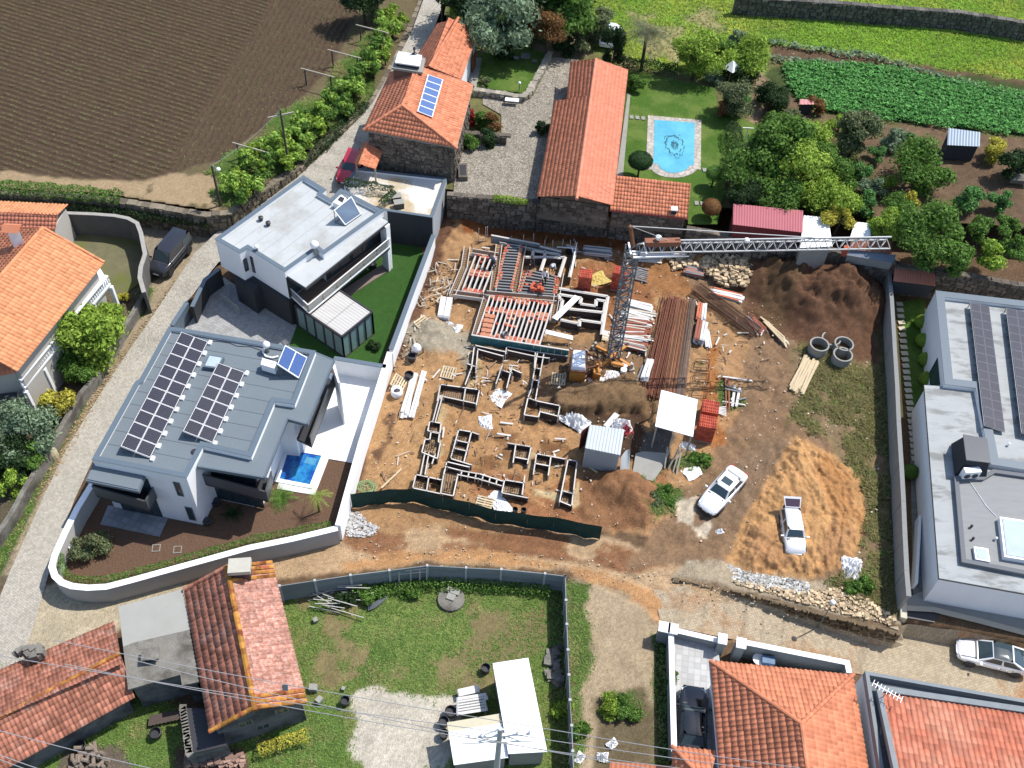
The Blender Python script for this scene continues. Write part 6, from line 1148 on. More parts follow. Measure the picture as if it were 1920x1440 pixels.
mx=thing('orange_machine','long orange folded support arm lying south of the crane foot','machine',P(1125,740,0));b=MB();b.bar(P(1090,726,.5),P(1150,741,.5),.35,.4);b.bar(P(1112,728,.6),P(1110,742,.3),.25);b.build('beam',M_orp,mx);b=MB();b.box(P(1151,748,.1),.8,.35,.25,-.2);b.box(P(1149,738,.1),.8,.35,.25,-.2);b.build('timber_pad',M_wood,mx)
mx=thing('orange_machine','short orange outrigger with two white rollers east of the crane mast','machine',P(1160,688,0));b=MB();b.bar(P(1146,680,.4),P(1170,686,.4),.25);b.build('beam',M_orp,mx);b=MB();b.lathe(P(1171,688,.1),[(.01,0),(.25,0),(.25,.3),(.01,.3)],12);b.lathe(P(1169,697,.1),[(.01,0),(.25,0),(.25,.3),(.01,.3)],12);b.build('roller',M_plast,mx)
def sheet_heap(x,y,rx,ry,label,m=None,n=14,h=.35,z0=0.0,name='crumpled_sheet',cat='plastic sheet',seed=1):
 """a crumpled sheet as a real folded surface"""
 c=P(x,y,z0);rr=np.random.default_rng(seed);V=[];
 for j in range(n+1):
  for i in range(n+1):
   u,v=i/n*2-1,j/n*2-1;k=1+.1*math.sin(3*math.atan2(v,u+1e-6)+seed)+.05*(rr.random()-.5);V.append((u*rx*k*.95,v*ry*k*.95,.04+h*(rr.random()**1.5)*max(0,1-max(abs(u),abs(v))**3)))
 F=[(j*(n+1)+i,j*(n+1)+i+1,(j+1)*(n+1)+i+1,(j+1)*(n+1)+i)for j in range(n)for i in range(n)]
 me=bpy.data.meshes.new(name);me.from_pydata(V,[],F);me.materials.append(m or M_plast);me.update();o=link(name,me,loc=c);o.rotation_euler=(0,0,seed*.7);tag(o,label,cat);return o
sheet_heap(1147,710,.8,.65,'crumpled white tarpaulin near the crane foot',seed=2);sheet_heap(1118,718,.7,.5,'grey white bag south of the crane foot',seed=5)
# ---- formwork: each is a trench form made of boards, with reinforcement mesh inside ----
FCNT=[0]
M_conc_light=mat('fresh_concrete',srgb(196,190,178),.9,var=.12,scale=2);M_formin=mat('blinding_concrete',srgb(196,168,128),.9,var=.15,scale=2)
M_edge=mat('pale_board_edge',srgb(226,220,212),.85,var=.1,vary=.15)
def board(t,a,c,z0,z1,th=.045,m=None,edge=True):
 b=MB();d=(c-a);d.z=0;L_=d.length;d.normalize();n=Vector((-d.y,d.x,0))*th/2
 q=[a-n,c-n,c+n,a+n];b.hexa([(p.x,p.y,z0)for p in q],[(p.x,p.y,z1)for p in q],random.random());o=b.build('board',m or M_form,t)
 if edge:b=MB();n2=n*2.0;q=[a-n2,c-n2,c+n2,a+n2];b.hexa([(p.x,p.y,z1)for p in q],[(p.x,p.y,z1+.03)for p in q],random.random());ORG[o.name]=ORG[t.name];b.build('top_edge',M_edge,o)
def formwork(label,segs,h=.6,floor=None,mesh=True,zt=None,group='formwork of the foundations'):
 """segs: list of survey polylines drawn at the top edge of the boards"""
 z1=h;a0=P(*segs[0][0],z1);t=thing('formwork',label,'formwork',(a0.x,a0.y,0),0,group)
 for s in segs:
  w=[P(x,y,z1)for x,y in s]
  for a,c in zip(w[:-1],w[1:]):board(t,a,c,-.05,z1)
  for q in w:b=MB();b.box((q.x,q.y,-.05),.07,.07,z1+.12);b.build('stake',M_edge,t)
 for f in(floor or[]):
  w=WP(f,.1);b=MB();b.prism(w,-.05,.14);b.build('blinding',M_formin,t)
  if mesh:
   p=[Vector((*x,.22))for x in w];b=MB();n=max(2,int((p[1]-p[0]).length/.16));m_=max(2,int((p[2]-p[1]).length/.16))
   for i in range(1,n):b.bar(p[0].lerp(p[1],i/n),p[3].lerp(p[2],i/n),.022)
   for i in range(1,m_):b.bar(p[0].lerp(p[3],i/m_),p[1].lerp(p[2],i/m_),.022)
   b.build('reinforcement',M_rust,t,kind='stuff')
 return t
def fbx(l,ht=.55,**k):
 pass
formwork('T shaped shuttering box west of the white bags',[[(826,721),(899,731)],[(832,744),(893,757)],[(826,721),(820,752)],[(899,731),(893,760)],[(873,728),(869,752)]],.6,[[(828,750),(893,760),(898,738),(832,728)]])
formwork('narrow shuttering channel running down to the small boxes',[[(830,742),(816,792)],[(824,742),(811,792)]],.5)
formwork('small square shuttering box, upper of the stepped row',[[(806,790),(827,794),(825,812),(802,808),(806,790)]],.55,[[(803,810),(825,813),(826,796),(807,793)]])
formwork('small square shuttering box, middle of the stepped row',[[(808,810),(824,813),(822,829),(826,830),(820,860),(791,848),(797,824),(806,824),(808,810)]],.55,[[(795,847),(816,850),(821,832),(799,828)]])
formwork('long shuttering channel above the green screen',[[(797,848),(788,892)],[(804,850),(797,890)],[(816,852),(810,870)]],.5)
formwork('ladder shaped shuttering box standing alone in the middle',[[(860,806),(884,810)],[(860,806),(845,860)],[(884,810),(870,866)],[(845,860),(884,872)],[(857,826),(880,831)],[(853,841),(876,846)],[(884,810),(898,815)]],.6,[[(848,862),(870,867),(882,818),(860,812)]])
formwork('bottom left shuttering box beside the green screen',[[(780,890),(804,895),(827,900)],[(780,890),(774,915),(826,926)],[(804,895),(800,920)]],.6,[[(776,914),(798,918),(802,898),(781,893)]])
formwork('tall shuttering box in front of the green screen',[[(838,866),(832,890),(826,925),(850,930),(858,893)],[(839,876),(862,882)],[(838,866),(880,876)]],.6,[[(829,922),(850,927),(858,888),(836,882)]])
formwork('long low shuttering ladder running right towards the square box',[[(860,882),(900,889),(945,903),(948,898)],[(858,890),(897,898),(943,912)]]+[[(866+k*13.2,884+k*3.1),(864+k*13.2,892+k*3.1)]for k in range(7)],.45)
formwork('square shuttering box right of the long ladder',[[(946,900),(984,906)],[(946,900),(941,924),(990,934)],[(984,892),(979,928)]],.6,[[(943,922),(978,928),(982,908),(948,903)]])
formwork('left of the two open shuttering boxes near the container',[[(952,831),(996,838)],[(967,834),(962,868)],[(996,838),(989,870)],[(963,857),(990,862)]],.6,[[(964,858),(988,862),(993,843),(968,839)]])
formwork('right of the two open shuttering boxes near the container',[[(1006,851),(1060,861)],[(1006,851),(1000,890)],[(1033,856),(1028,892)],[(1003,869),(1030,874)]],.6,[[(1003,870),(1029,874),(1031,860),(1006,856)]])
formwork('long upright shuttering trough beside the container',[[(1065,862),(1082,865)],[(1065,862),(1049,942)],[(1082,865),(1072,949)],[(1056,921),(1076,926)],[(1050,940),(1072,949)]],.6,[[(1052,940),(1071,946),(1075,922),(1058,918)]])
formwork('L shaped shuttering box west of the brown mound',[[(990,746),(1006,752),(1050,761)],[(990,746),(983,778),(1010,782),(1012,772),(1048,781)],[(1050,761),(1046,782)]],.6,[[(987,778),(1010,780),(1012,768),(1045,776),(1048,765),(993,752)]]if False else[[(1012,772),(1045,779),(1048,765),(1012,758)]])
formwork('shuttering channel climbing to the ballast box, left rail pair',[[(1008,660),(996,730),(990,746)],[(1020,662),(1008,728),(1004,750)],[(1003,690),(1013,692)],[(999,712),(1009,714)]],.55)
formwork('three sided shuttering pen in the middle of the excavation',[[(942,684),(930,720)],[(960,688),(950,728)],[(940,694),(960,700)],[(960,692),(978,700)]],.6)
formwork('double shuttering rail left of the excavation beneath the slab',[[(889,652),(884,690),(872,722)],[(896,655),(892,700)],[(876,682),(892,688)]],.55)
formwork('shuttering frame under the slab edge, west half',[[(892,648),(948,660)],[(896,655),(944,668)],[(950,650),(948,664)]],.6)
formwork('shuttering frame under the slab edge, east half',[[(950,650),(1004,660),(1064,668)],[(952,657),(1002,668),(1030,672)],[(1004,660),(1002,690)]],.6)
# ---- teal shuttering panel run at the slab's south edge ----
t=thing('teal_panel_form','long teal ribbed formwork panel along the south edge of the slab','formwork',P(960,645,0));M_teal=mat('teal_form_ply',srgb(64,132,132),.7,var=.12,vary=.2)
A3,B3=P(884,628,1.15),P(1067,657,1.15);n=14
for k in range(n):b=MB();q0,q1=A3.lerp(B3,k/n),A3.lerp(B3,(k+.96)/n);b.bar(q0-Vector((0,0,.52)),q1-Vector((0,0,.52)),.05,.95,random.random());b.build('panel',M_teal,t)
b=MB();b.bar(A3,B3,.12,.08);b.build('top_rail',M_edge,t)
# ---- beam and block slab fields ----
blk=MB();blk.hexa([(-.5,-.5,0),(.5,-.5,0),(.5,.5,0),(-.5,.5,0)],[(-.5,-.5,1),(.5,-.5,1),(.5,.5,1),(-.5,.5,1)]);
def unitmesh(name,m,holes=False):
 b=MB()
 if not holes:b.hexa([(-.5,-.5,0),(.5,-.5,0),(.5,.5,0),(-.5,.5,0)],[(-.45,-.48,1),(.45,-.48,1),(.45,.48,1),(-.45,.48,1)],.5)
 else:
  for x0,x1 in((-.5,-.42),(-.04,.04),(.42,.5)):b.hexa([(x0,-.5,0),(x1,-.5,0),(x1,.5,0),(x0,.5,0)],[(x0,-.5,1),(x1,-.5,1),(x1,.5,1),(x0,.5,1)])
  for z0,z1 in((0,.1),(.9,1)):
   for x0,x1 in((-.42,-.04),(.04,.42)):b.hexa([(x0,-.5,z0),(x1,-.5,z0),(x1,.5,z0),(x0,.5,z0)],[(x0,-.5,z1),(x1,-.5,z1),(x1,.5,z1),(x0,.5,z1)])
 me=bpy.data.meshes.new(name);me.from_pydata(b.v,[],b.f);me.attributes.new('v','FLOAT','FACE').data.foreach_set('value',[random.random()for _ in b.f]);me.materials.append(m);me.update();return me
U_blk=[unitmesh('clay_block',mm)for mm in(M_terra,M_peach,mat('dark_clay_block',srgb(168,66,44),.9,var=.12,vary=.2))]
U_joist=unitmesh('joist',mat('white_joist',srgb(226,220,214),.85,var=.08,vary=.1));U_gjoist=unitmesh('joist',mat('grey_joist',srgb(140,140,140),.88,var=.15,vary=.2));U_plank=unitmesh('plank',M_wood);U_plank2=unitmesh('plank',M_wood2);U_plankw=unitmesh('plank',mat('whitewashed_plank',srgb(232,230,226),.8,var=.08,vary=.15));U_rust=unitmesh('steel_prop',mat('red_rust_prop',srgb(150,84,62),.8,var=.2,vary=.4));U_or=unitmesh('steel_prop',mat('orange_prop',srgb(206,108,66),.7,var=.2,vary=.3));U_gr=unitmesh('steel_prop',mat('grey_prop',srgb(130,132,136),.6,var=.2,vary=.3))
def put(name,me,parent,A,B,w,h,z=0):
 d=B-A;o=link(name,me,parent);c=(A+B)/2-ORG[parent.name]if parent else(A+B)/2
 o.location=(c.x,c.y,c.z+z);o.rotation_euler=(0,0,math.atan2(d.y,d.x));o.scale=(Vector((d.x,d.y)).length,w,h);return o
def slab(label,quad,nj,z,rows,pfill,jmesh,bmesh_,swap=False):
 """quad nw, ne, se, sw at height z; joists run nw->sw (or nw->ne when swap)"""
 q=[P(x,y,z)for x,y in quad]
 if swap:q=[q[3],q[0],q[1],q[2]]
 t=thing('beam_and_block_floor',label,'floor slab',(q[3].x,q[3].y,0),0,'beam and block floors');pt=lambda u,v:q[0].lerp(q[1],u).lerp(q[3].lerp(q[2],u),v)
 for i in range(nj+1):put('joist',jmesh,t,pt(i/nj,0),pt(i/nj,1),.13,.2,-.2)
 bw_=(pt(1/nj,.5)-pt(0,.5)).length
 for i in range(nj):
  for r_,prob in rows:
   if random.random()>prob:continue
   a=pt((i+.5)/nj,r_);d=(pt((i+.5)/nj,1)-pt((i+.5)/nj,0)).normalized()*.125;me=random.choice(bmesh_);o=put('clay_block',me,t,a-d,a+d,bw_-.1,.2,-.16)
 b=MB();w=[(p.x,p.y)for p in q];b.prism(w,-.02,.04);b.build('underfloor_shade',mat('void_shade',srgb(58,46,42),.95,var=.3,scale=3),t)  # shade in the voids between joists, painted as a dark sheet
 return t
B0,B1,B2=U_blk
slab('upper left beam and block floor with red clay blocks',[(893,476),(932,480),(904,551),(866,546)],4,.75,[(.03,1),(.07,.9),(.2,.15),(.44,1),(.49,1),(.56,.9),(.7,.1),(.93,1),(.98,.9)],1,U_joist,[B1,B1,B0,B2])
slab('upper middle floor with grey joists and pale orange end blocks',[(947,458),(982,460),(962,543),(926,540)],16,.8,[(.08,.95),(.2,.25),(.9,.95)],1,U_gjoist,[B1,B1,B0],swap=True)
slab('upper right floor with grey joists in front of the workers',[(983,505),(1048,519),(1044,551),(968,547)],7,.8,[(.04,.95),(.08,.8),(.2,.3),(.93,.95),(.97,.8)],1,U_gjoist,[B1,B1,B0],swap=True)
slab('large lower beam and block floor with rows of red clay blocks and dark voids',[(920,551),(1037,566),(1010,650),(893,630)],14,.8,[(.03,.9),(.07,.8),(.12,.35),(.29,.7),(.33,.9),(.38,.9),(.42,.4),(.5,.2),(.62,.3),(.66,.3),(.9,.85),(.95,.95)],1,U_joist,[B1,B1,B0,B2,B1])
t=thing('block_cluster','solid patch of pale clay blocks laid at the west end of the lower floor','floor blocks',P(915,610,0))
for r_ in range(5):
 for c_ in range(2):p=P(914+c_*9-r_*2.2,592+r_*9+c_*1.5,.8);put('clay_block',B1,t,p-Vector((.22,.03,0)),p+Vector((.22,-.03,0)),.42,.2,-.1)
t=thing('brick_stack','loose heap of red clay blocks on the upper right floor beside the workers','bricks',P(1007,545,.8))
for k in range(16):p=P(random.uniform(995,1018),random.uniform(533,548),.9+.12*(k//7));a=random.choice([0,1.57])+random.uniform(-.15,.15);d=Vector((math.cos(a),math.sin(a),0))*.2;put('clay_block',B0,t,p-d,p+d,.22,.2)
def beams(label,segs,z,w=.28,h=.35,m=None,name='ring_beam',tag_='beam'):
 a0=P(*segs[0][0],z);t=thing(name,label,tag_,(a0.x,a0.y,0),0,'ring beams of the slab');zz=0
 for s in segs:
  wv_=[P(x,y,z)for x,y in s]
  for a,c in zip(wv_[:-1],wv_[1:]):
   zz+=.002;b=MB();dv0=(c-a).normalized()*.0;dn=Vector((-(c-a).normalized().y,(c-a).normalized().x,0))
   for sg in(-1,1):b.bar(a+dn*sg*w/2-Vector((0,0,h/2-zz)),c+dn*sg*w/2-Vector((0,0,h/2-zz)),.05,h)
   b.build('side_board',M_edge,t);r_=MB();n=int((c-a).length/.2)
   for k in range(1,n):q=a.lerp(c,k/n)-Vector((0,0,.1));r_.bar(q-dn*w*.42,q+dn*w*.42,.025)
   for sg in(-.3,0,.3):r_.bar(a+dn*w*sg-Vector((0,0,.08)),c+dn*w*sg-Vector((0,0,.08)),.025)
   r_.build('reinforcement',M_rust,t,kind='stuff')
   f_=MB();f_.bar(a-Vector((0,0,h-.04)),c-Vector((0,0,h-.04)),w-.06,.05);f_.build('soffit',M_formin,t)
beams('open shuttered ring beam round the upper left floor',[[(876,462),(870,500),(848,552)],[(885,470),(934,478)],[(936,458),(924,545)],[(850,548),(910,556)]],.8,.5)
beams('open shuttered ring beam between the upper floors',[[(938,450),(1052,472)],[(982,452),(966,546)],[(912,549),(1044,560)]],.8,.5)
beams('open shuttered ring beam down the west edge of the lower floor',[[(912,556),(890,628)],[(1052,512),(1043,562),(1036,600)]],.8,.45)
t=thing('concrete_wall_form','white framed stairwell shuttering with a loose white plank across it','formwork',P(1100,580,0))
for s in([(1048,552),(1090,559),(1088,570),(1117,574),(1118,562),(1136,565),(1129,606),(1087,600),(1086,612)],[(1048,552),(1050,562),(1055,563),(1050,588)],[(1055,578),(1131,586)],[(1051,600),(1086,607)],[(1048,541),(1140,556),(1128,628)]):
 w=[P(x,y,.8)for x,y in s]
 for a,c in zip(w[:-1],w[1:]):board(t,a,c,0,.8,.14,M_form);b=MB();b.bar(a+Vector((0,0,.05)),c+Vector((0,0,.05)),.12,.05);b.build('white_edge',M_edge,t)
t=thing('concrete_wall_form','white framed shuttering where the men stand','formwork',P(1020,480,0))
for s in([(985,482),(1060,482),(1048,520)],[(1000,470),(1048,477)],[(1000,470),(998,482)],[(1022,470),(1021,482)],[(1022,483),(1014,508)],[(1048,477),(1048,486)],[(1062,460),(1080,465),(1068,520)]):
 w=[P(x,y,.9)for x,y in s]
 for a,c in zip(w[:-1],w[1:]):board(t,a,c,0,.88,.14,M_form);b=MB();b.bar(a+Vector((0,0,.05)),c+Vector((0,0,.05)),.14,.05);b.build('white_edge',M_edge,t)
b=MB();b.bar(P(1040,598,1.0),P(1083,556,1.0),.5,.06);tag(b.build('loose_board',M_plast),'wide white board lying diagonally over the stairwell form','board')
b=MB();b.bar(P(1023,622,1.0),P(1074,634,.5),.42,.07);tag(b.build('loose_board',M_plast),'white board reaching east from the lower floor','board')
t=thing('grey_wall_form','long grey wall board on the north side of the slab','formwork',P(960,445,0));a,c=P(921,441,1.1),P(1012,458,1.1);board(t,a,c,.2,1.1,.08,M_fencec);a,c=P(1012,462,1.1),P(1052,472,1.1);board(t,a,c,.2,1.1,.08,M_fencec)
b=MB()
for x,y in((898,428),(914,425),(911,426),(982,440),(1001,438),(1022,450),(1037,450),(1056,449),(1070,450),(1079,452)):p=P(x,y,1.6);b.tube((p.x,p.y,0),p,.03,.03,6)
o=b.build('safety_posts',M_edge);tag(o,'thin upright posts along the north edge of the slab','posts',kind='stuff')
b=MB();b.bar(P(1044,463,1.1),P(1080,466,1.1),.06);b.bar(P(1072,463,1.1),P(1076,478,.9),.08);b.bar(P(1082,455,1.4),P(1068,520,.9),.07);o=b.build('scaffold_rail',M_plast);tag(o,'white scaffold rail at the northeast corner of the slab','rail')
# ---- stacks of boards, props, bars ----
def stack(label,a,c,width,n,layers,me,z=0.06,name='plank_stack',cat='planks',cross=True,th=.05,jit=.12,group=None,pname='plank',over=1.0):
 A,B=P(*a,.2),P(*c,.2);A.z=B.z=z;d=(B-A).normalized();s=Vector((-d.y,d.x,0));t=thing(name,label,cat,((A+B)/2).to_tuple(),0,group);ms=me if isinstance(me,list)else[me]
 for l in range(layers):
  for i in range(n):
   o_=s*((i+.5)/n-.5)*width;j0,j1=random.uniform(-jit,jit),random.uniform(-jit,jit);sk=s*random.uniform(-jit,jit)*.35
   put(pname,random.choice(ms),t,A+o_+d*j0+sk,B+o_+d*j1-sk,width/n*.9*over,th,l*(th+.006))
 if cross:
  for f in(.2,.8):q=A.lerp(B,f);put('bearer',U_plank,t,q-s*width*.6,q+s*width*.6,.09,.08,-.09)
 return t
stack('grey plank bundle beneath the retaining wall left of the crane head',(1093,470),(1146,476),1.0,7,5,[U_plankw,U_gjoist],th=.06,z=.12)
stack('pale planks spread beside the crane head',(1196,482),(1236,484),.9,6,3,[U_plankw,U_plank],jit=.4)
stack('dark thin battens fanned out below the crane head',(1186,510),(1212,515),1.6,9,2,[U_gr,U_gjoist],jit=.3,over=.7)
stack('bundle of scaffold tubes at the foot of the rubble heap',(1284,506),(1322,515),.9,9,6,[U_gr,U_gjoist,U_or],th=.05,name='tube_bundle',cat='tubes',pname='steel_prop')
stack('long white planks with red ones beside the rubble heap',(1336,546),(1390,560),.9,5,5,[U_plankw,U_plankw,U_or],jit=.25)
stack('orange and grey steel props fanned out near the reinforcement cage',(1405,593),(1428,620),.9,10,3,[U_or,U_gr,U_gr],name='prop_bundle',cat='steel props',pname='steel_prop',jit=.35,over=.5)
stack('long pale boards lying beside the orange props',(1433,600),(1474,642),.45,3,3,[U_plank2,U_plank],jit=.5)
stack('neat pile of new cream timber boards below the concrete rings',(1522,672),(1494,732),1.25,6,3,[U_plank2],th=.06,jit=.25)
stack('white topped board pile at the head of the timber rows',(1174,568),(1222,580),.8,3,6,[U_plankw])
stack('white and pink board pile, second of the timber rows',(1170,585),(1224,597),.9,4,6,[U_plankw,U_plankw,U_plank],jit=.3)
stack('white board pile, third of the timber rows',(1168,600),(1220,608),.7,4,6,[U_plankw,U_plank,U_rust],jit=.3)
stack('mixed brown and red beams, fourth of the timber rows',(1163,614),(1214,622),.8,6,6,[U_rust,U_plank,U_rust],jit=.35)
stack('mixed brown and red beams, fifth of the timber rows',(1161,628),(1216,634),.8,6,6,[U_rust,U_plank,U_plankw],jit=.4)
stack('mixed grey and red beams, last of the timber rows',(1160,642),(1208,652),.9,6,6,[U_rust,U_plank,U_gr],jit=.35)
stack('red clay stack bound with white boards beside the rusty bars',(1316,573),(1313,603),.8,4,7,[U_or,U_plankw],th=.07)
stack('white bound beams south of the red stack beside the rusty bars',(1316,608),(1309,643),.9,4,8,[U_plankw,U_plankw,U_rust],th=.08)
stack('short white boards leaning by the bound beams',(1325,618),(1329,648),.5,4,2,[U_plankw],jit=.2)
stack('white block pile beside the west soil bank',(838,562),(831,600),1.0,2,4,[U_plankw],th=.14,jit=.05,over=1.05)
stack('pair of long white boards near the pool terrace wall',(778,700),(757,778),.55,2,3,[U_plankw],jit=.3,th=.07)
stack('long pale board pair just right of the first near the pool terrace wall',(796,695),(771,780),.45,2,2,[U_plankw],jit=.1,th=.07)
stack('white boards standing beside the rusty bar bundle',(1219,676),(1207,716),.6,2,6,[U_plankw],th=.08)
stack('thin pale boards left of the white boards by the rusty bars',(1209,684),(1196,716),.4,2,3,[U_gjoist,U_plankw],th=.06)
stack('pale slatted boards at the foot of the crane lattice',(1128,626),(1142,629),1.1,8,1,[U_plankw,U_plank2],jit=.05)
for k,(a,c,l)in enumerate([((1355,706),(1410,714),'lone white pole beside the crossed bars'),((715,915),(753,879),'pale plank lying on the orange earth by the green screen'),((938,792),(962,795),'short pale bar in the middle of the dug ground'),((932,813),(958,817),'second short pale bar in the middle of the dug ground'),((1099,872),(1120,886),'short plank on the mound behind the container'),((1136,800),(1157,776),'wide white board leaning behind the container'),((1293,622),(1289,682),'thin pale batten along the rusty bars')]):
 b=MB();b.bar(P(*a,.15),P(*c,.15),.45 if k==5 else .14,.06);tag(b.build('loose_plank',M_wood2 if k in(1,4)else MATS['whitewashed_plank']),l,'plank')
t=thing('bar_lattice','crossed white bars laid over rusty bars beside the dirt track','steel bars',P(1380,745,.1))
for k,(a,c,m_)in enumerate([((1378,722),(1373,762),U_plankw),((1387,727),(1380,763),U_plankw),((1360,725),(1392,736),U_gr),((1354,753),(1398,760),U_plankw),((1380,752),(1400,747),U_gr),((1358,731),(1392,738),U_gr),((1360,705),(1362,770),U_rust),((1366,708),(1367,768),U_rust)]):put('bar',m_,t,P(*a,.1),P(*c,.1),.1 if k>1 else .2,.06,.06*(k%3))
t=thing('bar_bundle','fan of grey tubes beside the red brick pallets','tubes',P(1355,770,.1))
for k in range(6):put('bar',U_plankw,t,P(1344,765+k*1.8,.1),P(1362,763+k*3.4,.1),.09,.05)
t=thing('rebar_bundle','wide bed of long rusty reinforcement bars in three bundles','steel bars',P(1255,650,0));bnd=[((1262,560),(1222,742),1.1),((1280,563),(1250,745),.85),((1297,566),(1272,748),.75)]
M_rb=[mat('rust_bars_a',srgb(132,78,54),.85,var=.3,scale=2,vary=.5),mat('rust_bars_b',srgb(148,98,66),.85,var=.3,scale=2,vary=.5),mat('rust_bars_c',srgb(128,104,88),.85,var=.3,scale=2,vary=.5)]
for k,(a,c,w)in enumerate(bnd):
 A,B=P(*a,.2),P(*c,.2);d=(B-A).normalized();s=Vector((-d.y,d.x,0));b=MB()
 for i in range(70):o_=s*random.gauss(0,w*.3)+Vector((0,0,random.uniform(-.1,.12)+.1*math.cos(0)));b.bar(A+o_+d*random.uniform(-.3,.3),B+o_+s*random.uniform(-.12,.12)+d*random.uniform(-.4,.4),.045,.045,random.random())
 b.build('bars',M_rb[k],t,kind='stuff');q=MB();q.bar(A.lerp(B,.5)-s*w*.5-Vector((0,0,.15)),A.lerp(B,.5)+s*w*.5-Vector((0,0,.15)),.12);q.build('bearer',M_wood,t)
 m=MB();m.bar(A-Vector((0,0,.1)),B-Vector((0,0,.1)),w*.95,.14);m.build('lower_bars',M_rb[k],t)
t=thing('reinforcement_cage','long rusty reinforcement cage lying diagonally across the mud','steel cage',P(1350,575,0));A,B=P(1304,540,.4),P(1418,624,.3);d=(B-A).normalized();s=Vector((-d.y,d.x,0));b=MB()
for(u,v)in((-.55,0),(-.2,0),(.2,0),(.55,0),(-.55,.45),(0,.5),(.55,.45)):b.bar(A+s*u+Vector((0,0,v-.2)),B+s*u+Vector((0,0,v-.2)),.05)
b.build('long_bars',M_rust,t);b=MB();n=56
for k in range(n+1):
 q=A.lerp(B,k/n);c=[q+s*u+Vector((0,0,v-.2))for u,v in((-.55,0),(.55,0),(.55,.45),(-.55,.45))]
 for i in range(4):b.bar(c[i],c[(i+1)%4],.03)
b.build('stirrups',mat('dark_rust',srgb(84,66,56),.85,var=.2),t,kind='stuff')
for k,(x,y,l)in enumerate([(1315,686,'upper bent stirrup frame on the sand strip'),(1315,708,'middle bent stirrup frame on the sand strip'),(1311,738,'lower bent stirrup frame beside the white canopy')]):
 t=thing('stirrup_frame',l,'steel frame',P(x,y,.1));b=MB();c=P(x,y,.1)
 for dz in(0,.3):
  q=[c+Vector((dx*.65,dy*.45,dz))for dx,dy in((-1,-1),(.8,-1),(1,1),(-.7,1))]
  for i in range(4):b.bar(q[i],q[(i+1)%4],.035)
 b.build('bars',MATS['dark_rust'],t)
t=thing('bar_rack','upright rusty mesh frames standing left of the rusty bar bed','steel cage',P(1232,610,0));b=MB()
for k in range(9):a=P(1226+k*2.4,640-k*8.5,.3);b.bar(a,a+Vector((1.1,.1,0)),.04)
for dx in(0,.35,.7,1.1):b.bar(P(1222,636,.35)+Vector((dx,0,0)),P(1245,575,.35)+Vector((dx,0,0)),.04)
b.build('bars',M_rust,t)
M_brk=mat('red_hollow_brick',srgb(214,88,58),.9,var=.1,scale=5,vary=.3)
def brick_pallet(x,y,label,h=1.2,w=1.1,d=1.0,rz=-.1,tops=True):
 p=P(x,y,h);t=thing('brick_pallet',label,'brick pallet',(p.x,p.y,0),rz,'pallets of red hollow bricks');o=Vector((0,0,0))
 b=MB();b.box((0,0,0),w,d,.12);b.build('pallet',M_wood,t,org=o);b=MB();nx,ny,nz=4,4,max(3,int(h/.2))
 for i in range(nx):
  for j in range(ny):
   for k in range(nz):
    cx,cy=(i+.5)/nx*w-w/2,(j+.5)/ny*d-d/2;hh=(h-.12)/nz;b.box((cx,cy,.12+k*hh),w/nx*.97,d/ny*.97,hh*.96,0,random.random())
 b.build('bricks',M_brk,t,org=o,kind='stuff');b=MB()
 for i in range(nx*2):
  for j in range(ny):
   cx,cy=(i+.5)/nx/2*w-w/2,(j+.5)/ny*d-d/2;b.box((cx,cy,h-.005),w/nx*.28,d/ny*.6,.008)
 b.build('brick_holes',mat('brick_hole',srgb(120,44,32),.95,var=.1),t,org=o,kind='stuff')
brick_pallet(1099,512,'tall stack of red hollow bricks beside the yellow tarpaulin',2.1,1.1,1.0);brick_pallet(1165,506,'tall stack of red hollow bricks half hidden behind the crane mast',2.1,1.3,.9,-.15)
brick_pallet(1333,762,'further stack of red hollow bricks right of the white canopy',1.3,1.25,1.2,-.15);brick_pallet(1328,790,'nearer taller stack of red hollow bricks right of the white canopy',1.9,1.25,1.1,-.15)
sheet_heap(1121,524,.75,.9,'yellow tarpaulin on the ground beside the brick stack',mat('yellow_tarp',srgb(222,196,96),.7,var=.05),h=.15,seed=3)
sheet_heap(847,614,.8,.6,'white scraps of plastic on the ground west of the slab',h=.3,seed=4);sheet_heap(937,745,.8,.65,'flat white bags on the earth in the middle of the foundations',h=.2,seed=6);sheet_heap(911,793,.7,.5,'crumpled white sheets north of the ladder form',h=.3,seed=7)
sheet_heap(1078,788,1.2,.8,'white machine cover heap left of the container',h=.7,seed=8);sheet_heap(1165,800,.8,.7,'white sheet draped behind the container',h=.6,seed=9);sheet_heap(1215+1,783+50,.01,.01,'',seed=1)if False else None
sheet_heap(1172,806,.35,.6,'red and white bag behind the container',mat('red_bag',srgb(214,70,80),.6,var=.1),h=.6,seed=10);sheet_heap(1597,1068,1.1,.7,'crumpled white plastic sheet at the edge of the orange earth',h=.5,seed=11);sheet_heap(1260+38,886,.55,.7,'white plastic box lid lying in the weeds by the canopy',h=.05,seed=12)
sheet_heap(1290,838,.6,.35,'torn white sheet at the corner of the brick pallets',h=.4,seed=13);sheet_heap(1349,997,.28,.2,'scrap of white foam on the muddy track',h=.2,seed=14);sheet_heap(1087,1421,.35,.25,'white litter heap by the bottom of the precast fence',h=.3,seed=15)
sheet_heap(1130,1420,.35,.3,'white litter beside the low brick roof at the bottom edge',h=.3,seed=18);sheet_heap(1148,1395,.35,.25,'small white scraps on the brown ground near the bottom edge',h=.2,seed=19)
